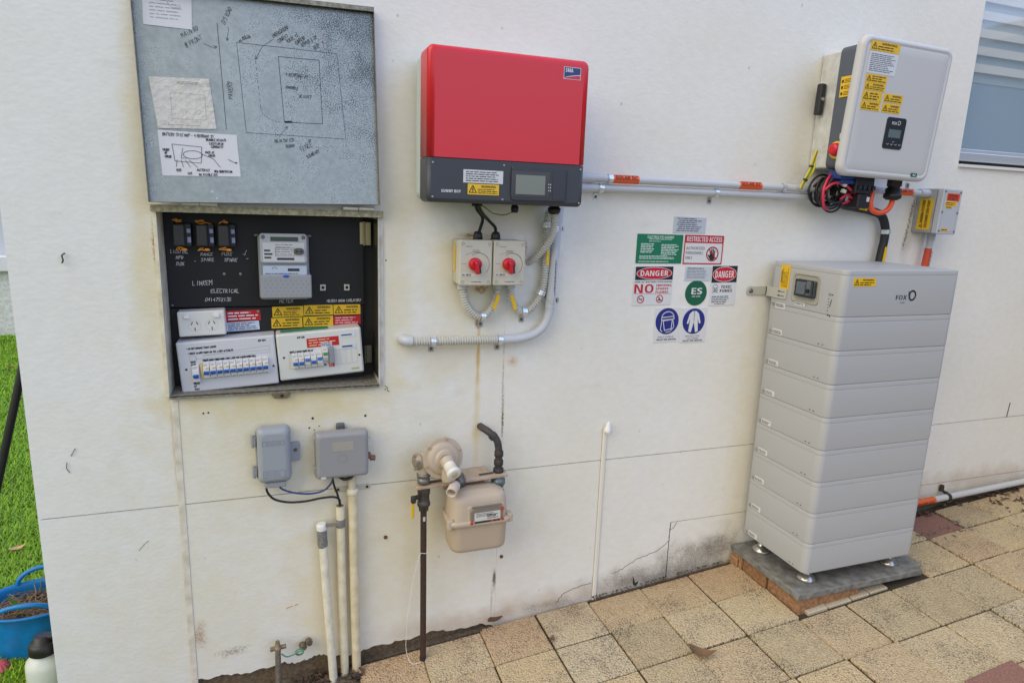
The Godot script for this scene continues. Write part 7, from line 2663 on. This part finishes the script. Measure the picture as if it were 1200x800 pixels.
# ---------------------------------------------------------------- lawn corner
func make_left_garden() -> void:
	# grass blades
	var blade := MB.new()
	for k in 4:
		var a := TAU * k / 4.0 + 0.4
		var d := v3(cos(a), 0, sin(a))
		var s := v3(-sin(a), 0, cos(a)) * 0.0028
		var b := d * 0.006
		blade.q(b - s, b + s, b + d * 0.012 + v3(0, 0.022, 0) + s * 0.8, b + d * 0.012 + v3(0, 0.022, 0) - s * 0.8)
		blade.t(b + d * 0.012 + v3(0, 0.022, 0) - s * 0.8, b + d * 0.012 + v3(0, 0.022, 0) + s * 0.8, b + d * 0.032 + v3(0, 0.036, 0))
	var gm := StandardMaterial3D.new()
	gm.vertex_color_use_as_albedo = true
	gm.roughness = 0.6
	gm.backlight_enabled = true
	gm.backlight = Color(0.4, 0.5, 0.04)
	var mm := MultiMesh.new()
	mm.transform_format = MultiMesh.TRANSFORM_3D
	mm.use_colors = true
	mm.mesh = blade.done()
	var rng := RandomNumberGenerator.new()
	rng.seed = 21
	var xs := []
	for i in 46000:
		var z := -0.02 - pow(rng.randf(), 1.6) * 6.7
		var x := rng.randf_range(-0.68 + z * 0.36 - 0.75, -0.67 + z * 0.2)
		if z > -0.5 and rng.randf() < 0.4:
			x = rng.randf_range(-1.3, -0.67)
		xs.append(Vector2(x, z))
	for i in 5000:
		xs.append(Vector2(rng.randf_range(-1.5, -0.69), rng.randf_range(-0.1, 0.7)))
	mm.instance_count = xs.size()
	for i in xs.size():
		var sc := rng.randf_range(0.7, 1.35)
		var bs := Basis(v3(0, 1, 0), rng.randf() * TAU) * Basis(v3(1, 0, 0), rng.randf_range(-0.3, 0.3))
		mm.set_instance_transform(i, Transform3D(bs.scaled(Vector3.ONE * sc), v3(xs[i].x, lawn_y(xs[i].y) - 0.003, xs[i].y)))
		var v := rng.randf_range(0.65, 1.25)
		if rng.randf() < 0.05:
			mm.set_instance_color(i, Color(0.22 * v, 0.2 * v, 0.06 * v))
		else:
			mm.set_instance_color(i, Color(0.25 * v, 0.46 * v, 0.015 * v))
	var g := MultiMeshInstance3D.new()
	g.name = "grass"
	g.multimesh = mm
	g.material_override = gm
	g.set_meta("kind", "stuff")
	g.set_meta("label", "bright green lawn grass beside the house corner")
	g.set_meta("category", "grass")
	add_child(g)
	# blue garden tub
	var c := v3(-0.845, -0.2, -0.46)
	var o := thing("garden_tub", "blue flexible tub with two handles holding dead plants", "tub", c)
	var blue := mat(rgb(18, 132, 206), 0.38, 0.0, "dusty")
	var m := mb(o)
	m.xf = Transform3D(Basis(v3(1.36, 0, 0), v3(0, 1, 0), v3(0, 0, 1)), v3(c.x, c.y, c.z))
	m.lathe(Vector3.ZERO, v3(0, 1, 0), [[0.0, 0.098], [0.01, 0.105], [0.08, 0.114], [0.16, 0.124], [0.192, 0.128], [0.196, 0.134], [0.203, 0.134], [0.204, 0.128], [0.19, 0.123], [0.15, 0.119], [0.08, 0.11], [0.012, 0.1]], 40)
	part(o, "tub_body", m, blue)
	for s in [-1, 1]:
		m = mb(o)
		var hp := []
		for k in 11:
			var a := PI * k / 10.0
			var ang: float = PI / 2 * s + cos(a) * 0.52
			hp.append(c + v3(cos(ang) * 0.131 * 1.36, 0.2 + sin(a) * 0.05, -sin(ang) * 0.131))
		m.tube(curve(hp, 4), 0.0085, 10)
		part(o, "tub_handle", m, blue)
	var st := MultiMesh.new()
	st.transform_format = MultiMesh.TRANSFORM_3D
	st.use_colors = true
	var tw := MB.new()
	tw.tube(curve([v3(-0.05, 0, 0), v3(-0.02, 0.006, 0.004), v3(0.02, 0.0, 0.002), v3(0.05, 0.008, -0.003)], 3), 0.0022, 5)
	st.mesh = tw.done()
	st.instance_count = 420
	for i in 420:
		var a := rng.randf() * TAU
		var r := sqrt(rng.randf()) * 0.095
		var bs := Basis(v3(0, 1, 0), rng.randf() * TAU) * Basis(v3(0, 0, 1), rng.randf_range(-0.5, 0.5))
		st.set_instance_transform(i, Transform3D(bs.scaled(Vector3.ONE * rng.randf_range(0.3, 0.75)), c + v3(cos(a) * r * 1.36, 0.172 + rng.randf_range(-0.02, 0.012), sin(a) * r)))
		var v := rng.randf_range(0.5, 1.3)
		st.set_instance_color(i, Color(0.25 * v, 0.17 * v, 0.1 * v))
	var sm := StandardMaterial3D.new()
	sm.vertex_color_use_as_albedo = true
	sm.roughness = 0.9
	var si := MultiMeshInstance3D.new()
	si.name = "dead_plants"
	si.multimesh = st
	si.material_override = sm
	si.set_meta("kind", "stuff")
	si.set_meta("label", "heap of dry brown stems inside the blue tub")
	si.set_meta("category", "dead plants")
	add_child(si)
	m = MB.new()
	m.xf = Transform3D(Basis(v3(1.36, 0, 0), v3(0, 1, 0), v3(0, 0, 1)), v3(c.x, c.y + 0.1, c.z))
	m.lathe(Vector3.ZERO, v3(0, 1, 0), [[0.0, 0.108], [0.05, 0.114], [0.06, 0.08], [0.065, 0.02]], 20)
	solo("potting_soil", m, mat(rgb(92, 70, 50), 0.95, 0.0, "worn", 2.8), "dark soil filling the blue tub under the dead stems", "soil")
	for q in [[-0.03, 0.04, 0.5, "young green shoot leaning at the middle of the tub"], [0.03, -0.07, 1.4, "green blade sticking up at the back of the tub"]]:
		m = MB.new()
		var b := c + v3(q[0], 0.16, q[1])
		var top := b + v3(-0.05 + q[2] * 0.03, 0.1, 0.03)
		var mid := b.lerp(top, 0.5) + v3(0, 0.02, 0)
		var sd := v3(0.012, 0, 0.004)
		m.q(b - sd * 0.3, b + sd * 0.3, mid + sd, mid - sd, 1)
		m.t(mid - sd, mid + sd, top, 1)
		solo("green_shoot", m, mat(rgb(96, 140, 50), 0.5), q[3], "plant")
	# white bottle with a black cap
	o = thing("spray_bottle", "white plastic bottle with a black screw cap beside the blue tub", "bottle", v3(-0.754, -0.225, -0.2))
	m = mb(o)
	m.lathe(v3(-0.754, -0.225, -0.2), v3(0, 1, 0), [[0.0, 0.05], [0.006, 0.056], [0.13, 0.056], [0.15, 0.053], [0.172, 0.034], [0.178, 0.03]], 26)
	part(o, "bottle_body", m, mat(rgb(206, 212, 206), 0.35))
	m = mb(o)
	m.lathe(v3(-0.754, -0.051, -0.2), v3(0, 1, 0), [[0.0, 0.036], [0.006, 0.043], [0.034, 0.041], [0.042, 0.034], [0.043, 0.026], [0.06, 0.024], [0.062, 0.016]], 22)
	m.cbox(-0.754, -0.005, -0.215, -0.714, 0.013, -0.185, 0.005)
	part(o, "cap", m, mat(rgb(30, 30, 32), 0.45))
	# leaning pole
	m = MB.new()
	m.tube(PackedVector3Array([v3(-0.84, 0.86, -0.62), v3(-1.06, 0.02, -0.58), v3(-1.125, -0.25, -0.57)]), 0.0135, 12)
	solo("leaning_pole", m, mat(rgb(34, 36, 36), 0.4), "thin black pole leaning across the lawn behind the house corner", "pole")
	# pink ball at the corner
	m = MB.new()
	var pc := v3(-0.93, -0.175, -0.32)
	for k in 7:
		var pts := []
		for i in 13:
			var a := TAU * i / 12.0
			var ph := k * 0.45
			pts.append(pc + v3(cos(a) * cos(ph), sin(a), cos(a) * sin(ph)) * 0.03)
		m.tube(PackedVector3Array(pts), 0.009, 7)
	solo("rope_ball", m, mat(rgb(206, 96, 106), 0.8), "pink knotted rope ball on the lawn in front of the blue tub", "ball")
	# fallen leaves on the lawn
	var lv := [[-1.14, -1.2, rgb(206, 160, 120), "tan fallen leaf on the lawn above the blue tub"], [-2.33, -5.0, rgb(176, 104, 76), "reddish fallen leaf far back on the lawn"], [-0.94, -0.12, rgb(176, 120, 80), "small brown leaf on the lawn near the white bottle"]]
	for q in lv:
		leaf(v3(q[0], lawn_y(q[1]) + 0.035, q[1]), 0.07, 0.6, q[2], q[3])

func leaf(p: Vector3, l: float, turn: float, c: Color, label: String, curl := 0.25) -> void:
	var m := MB.new(p)
	m.xf = Transform3D(Basis(v3(0, 1, 0), turn), p)
	var n := 8
	for i in n:
		var a := float(i) / n; var b := float(i + 1) / n
		var wa := sin(PI * pow(a, 0.8)) * l * 0.24; var wb := sin(PI * pow(b, 0.8)) * l * 0.24
		var ya := l * curl * (4.0 * (a - 0.5) * (a - 0.5)); var yb := l * curl * (4.0 * (b - 0.5) * (b - 0.5))
		var xa := (a - 0.5) * l; var xb := (b - 0.5) * l
		for s in [-1, 1]:
			var e0 := v3(xa, ya + wa * 0.5, wa * s); var e1 := v3(xb, yb + wb * 0.5, wb * s)
			if s > 0:
				m.q(e0, e1, v3(xb, yb, 0), v3(xa, ya, 0), 1)
			else:
				m.q(v3(xa, ya, 0), v3(xb, yb, 0), e1, e0, 1)
	solo("fallen_leaf", m, mat(c, 0.8), label, "leaf", p)

func make_small_things() -> void:
	# pipe along the foot of the wall on the right
	var o := thing("ground_conduit", "long grey pipe along the wall's foot right of the battery", "conduit", v3(3.2, 0.15, 0.05))
	var m := mb(o)
	m.tube(PackedVector3Array([v3(2.586, 0.134, 0.045), v3(3.2, 0.157, 0.045), v3(5.2, 0.232, 0.045)]), 0.0145, 16)
	part(o, "pipe", m, mat(rgb(192, 194, 196), 0.4))
	m = mb(o)
	m.tube(PackedVector3Array([v3(2.72, 0.139, 0.045), v3(2.895, 0.1456, 0.045)]), 0.0151, 16, false)
	var s := part(o, "orange_sticker", m, mat(rgb(214, 98, 48), 0.5))
	m = mb(s)
	m.xf = Transform3D(Basis(v3(0, 0, 1), 0.037) , v3(2.72, 0.139, 0.0605))
	m.text("SOLAR DC", 0.04, -0.0045, 0.16, 0.0045, 0.0)
	part(s, "lettering", m, mat(rgb(90, 36, 20), 0.6))
	m = mb(o)
	m.tube(PackedVector3Array([v3(2.975, 0.1485, 0.045), v3(2.995, 0.1492, 0.045)]), 0.0165, 14)
	m.cbox(2.972, 0.164, 0.003, 2.99, 0.196, 0.02, 0.003)
	m.cbox(2.976, 0.16, 0.02, 2.988, 0.172, 0.045, 0.002)
	part(o, "pipe_clip", m, mat(rgb(76, 66, 56), 0.6, 0.3, "worn", 3.6))
	# capped weep stub in the wall
	o = thing("weep_stub", "small white cap standing proud at the top of the sealant bead", "pipe stub", v3(1.15, 0.62, 0))
	m = mb(o)
	m.lathe(v3(1.1515, 0.622, 0.016), v3(0.05, 1, 0.1), [[0.0, 0.0125], [0.014, 0.0125], [0.016, 0.01], [0.03, 0.009], [0.04, 0.004]], 12)
	part(o, "cap", m, mat(rgb(232, 232, 230), 0.4))
	# clothes peg hook stuck to the wall, nails
	m = MB.new()
	m.tube(curve([v3(-0.537, 1.242, 0.004), v3(-0.532, 1.25, 0.012), v3(-0.534, 1.262, 0.01), v3(-0.528, 1.268, 0.004)], 5), 0.002, 7)
	solo("snail_shell", m, mat(rgb(70, 66, 62), 0.7), "tiny dark snail shell stuck high on the white wall's left end", "snail")
	for q in [[[v3(-0.572, 0.64, 0.002), v3(-0.578, 0.655, 0.004), v3(-0.576, 0.672, 0.003)], "thin curved black twig stuck low on the wall's left end"], [[v3(-0.565, 0.69, 0.002), v3(-0.558, 0.702, 0.003), v3(-0.552, 0.712, 0.003)], "short straight black twig stuck on the wall's left end"], [[v3(0.33, 0.845, 0.003), v3(0.338, 0.838, 0.008), v3(0.336, 0.83, 0.01), v3(0.344, 0.826, 0.006)], "small grey wire clip on the wall below the box's right corner"]]:
		m = MB.new()
		m.tube(curve(q[0], 5), 0.001, 6)
		solo("twig", m, mat(rgb(84, 78, 72), 0.8), q[1], "twig")
	for q in [[0.755, 0.165, "rusty bolt end in the wall under the gas meter"], [0.33, 0.305, "dark screw head in the wall between pipes and gas pipe"]]:
		m = MB.new()
		m.lathe(v3(q[0], q[1], 0.0), v3(0, 0, 1), [[0.0, 0.007], [0.003, 0.0065], [0.006, 0.003]], 10)
		solo("bolt_end", m, mat(rgb(110, 80, 50), 0.7, 0.3), q[2], "bolt")
	# dry leaf and litter on the pavers
	leaf(v3(1.345, ground_y(1.345, 0.44) + 0.006, 0.44), 0.1, -0.6, rgb(120, 92, 66), "curled brown leaf lying on a paver joint", 0.35)
	leaf(v3(0.9, ground_y(0.9, 0.17) + 0.004, 0.17), 0.04, 0.9, rgb(110, 76, 60), "tiny dry leaf on the pavers below the cracked wall")
	leaf(v3(0.735, ground_y(0.735, -0.005) + 0.02, 0.012), 0.07, 0.3, rgb(96, 66, 46), "brown leaf caught in the gap under the wall", 0.1)
	leaf(v3(1.32, ground_y(1.32, 0.02) + 0.015, 0.022), 0.035, 1.6, rgb(40, 36, 34), "dark curled leaf against the mouldy foot of the wall", 0.9)
	var rng := RandomNumberGenerator.new()
	rng.seed = 90
	litter("leaf_litter", "brown leaf litter gathered at the wall's foot on the right", [[2.62, 4.3, 0.0, 0.07], [3.2, 4.3, 0.03, 0.26], [3.3, 4.3, 0.03, 0.26]], 620, rng)
	litter("leaf_litter", "brown leaf litter and grit in the hollow by the cream pipes", [[-0.3, 0.24, 0.0, 0.09]], 330, rng)
	litter("leaf_litter", "dark crumbs of soil along the mouldy joint left of the slab", [[1.14, 1.78, 0.0, 0.03]], 240, rng, 0.4)
	litter("mortar_crumbs", "grey crumbs of broken mortar on the red paver", [[2.64, 2.93, 0.16, 0.24]], 46, rng, 0.8, rgb(140, 134, 124))
	litter("grit", "dark grit along the wall's foot behind the gas pipe", [[0.24, 0.7, 0.0, 0.03]], 160, rng, 0.35)
	# seedling
	o = thing("seedling", "small green seedling with round leaves at the foot of the wall", "plant", v3(-0.35, -0.215, 0.03))
	for q in [[-0.385, -0.1, 0.06, 0.4], [-0.345, -0.115, 0.07, -0.5], [-0.36, -0.14, 0.08, 1.6]]:
		m = mb(o)
		m.xf = Transform3D(Basis(v3(0, 1, 0), q[3]) * Basis(v3(1, 0, 0), 0.7), v3(q[0], q[1] + 0.0, q[2]))
		m.disc(0, 0, 0.018, 0, 0.013, 14)
		m.xf = Transform3D.IDENTITY
		m.tube(PackedVector3Array([v3(-0.355, -0.215, 0.03), v3(q[0], q[1], q[2])]), 0.0016, 5)
		part(o, "leaf", m, mat(rgb(112, 152, 50), 0.5))

func litter(called: String, label: String, areas: Array, count: int, rng: RandomNumberGenerator, size := 1.0, tint := Color(0, 0, 0, 0)) -> void:
	var b := MB.new()
	b.q(v3(-0.012, 0, -0.004), v3(0.0, 0.004, -0.008), v3(0.014, 0.001, 0.001), v3(-0.002, 0.003, 0.007))
	b.t(v3(-0.012, 0, -0.004), v3(-0.002, 0.003, 0.007), v3(-0.008, 0.008, 0.004))
	var mm := MultiMesh.new()
	mm.transform_format = MultiMesh.TRANSFORM_3D
	mm.use_colors = true
	mm.mesh = b.done()
	mm.instance_count = count
	for i in count:
		var a: Array = areas[rng.randi() % areas.size()]
		var x := rng.randf_range(a[0], a[1]); var z := lerpf(a[2], a[3], pow(rng.randf(), 1.6))
		var bs := Basis(v3(0, 1, 0), rng.randf() * TAU) * Basis(v3(1, 0, 0), rng.randf_range(-0.6, 0.6)) * Basis(v3(0, 0, 1), rng.randf_range(-0.5, 0.5))
		var low := -0.006 if x < 0.22 else 0.003
		mm.set_instance_transform(i, Transform3D(bs.scaled(Vector3.ONE * rng.randf_range(0.35, 1.3) * size), v3(x, ground_y(x, z) + low, z + 0.006)))
		var v := rng.randf_range(0.4, 1.3)
		mm.set_instance_color(i, Color(0.11 * v, 0.07 * v, 0.05 * v) if tint.a == 0.0 else tint.srgb_to_linear() * v)
	var m := StandardMaterial3D.new()
	m.vertex_color_use_as_albedo = true
	m.roughness = 0.95
	var o := MultiMeshInstance3D.new()
	o.name = numbered(called)
	o.multimesh = mm
	o.material_override = m
	o.set_meta("kind", "stuff")
	o.set_meta("label", label)
	o.set_meta("category", "litter")
	add_child(o, true)
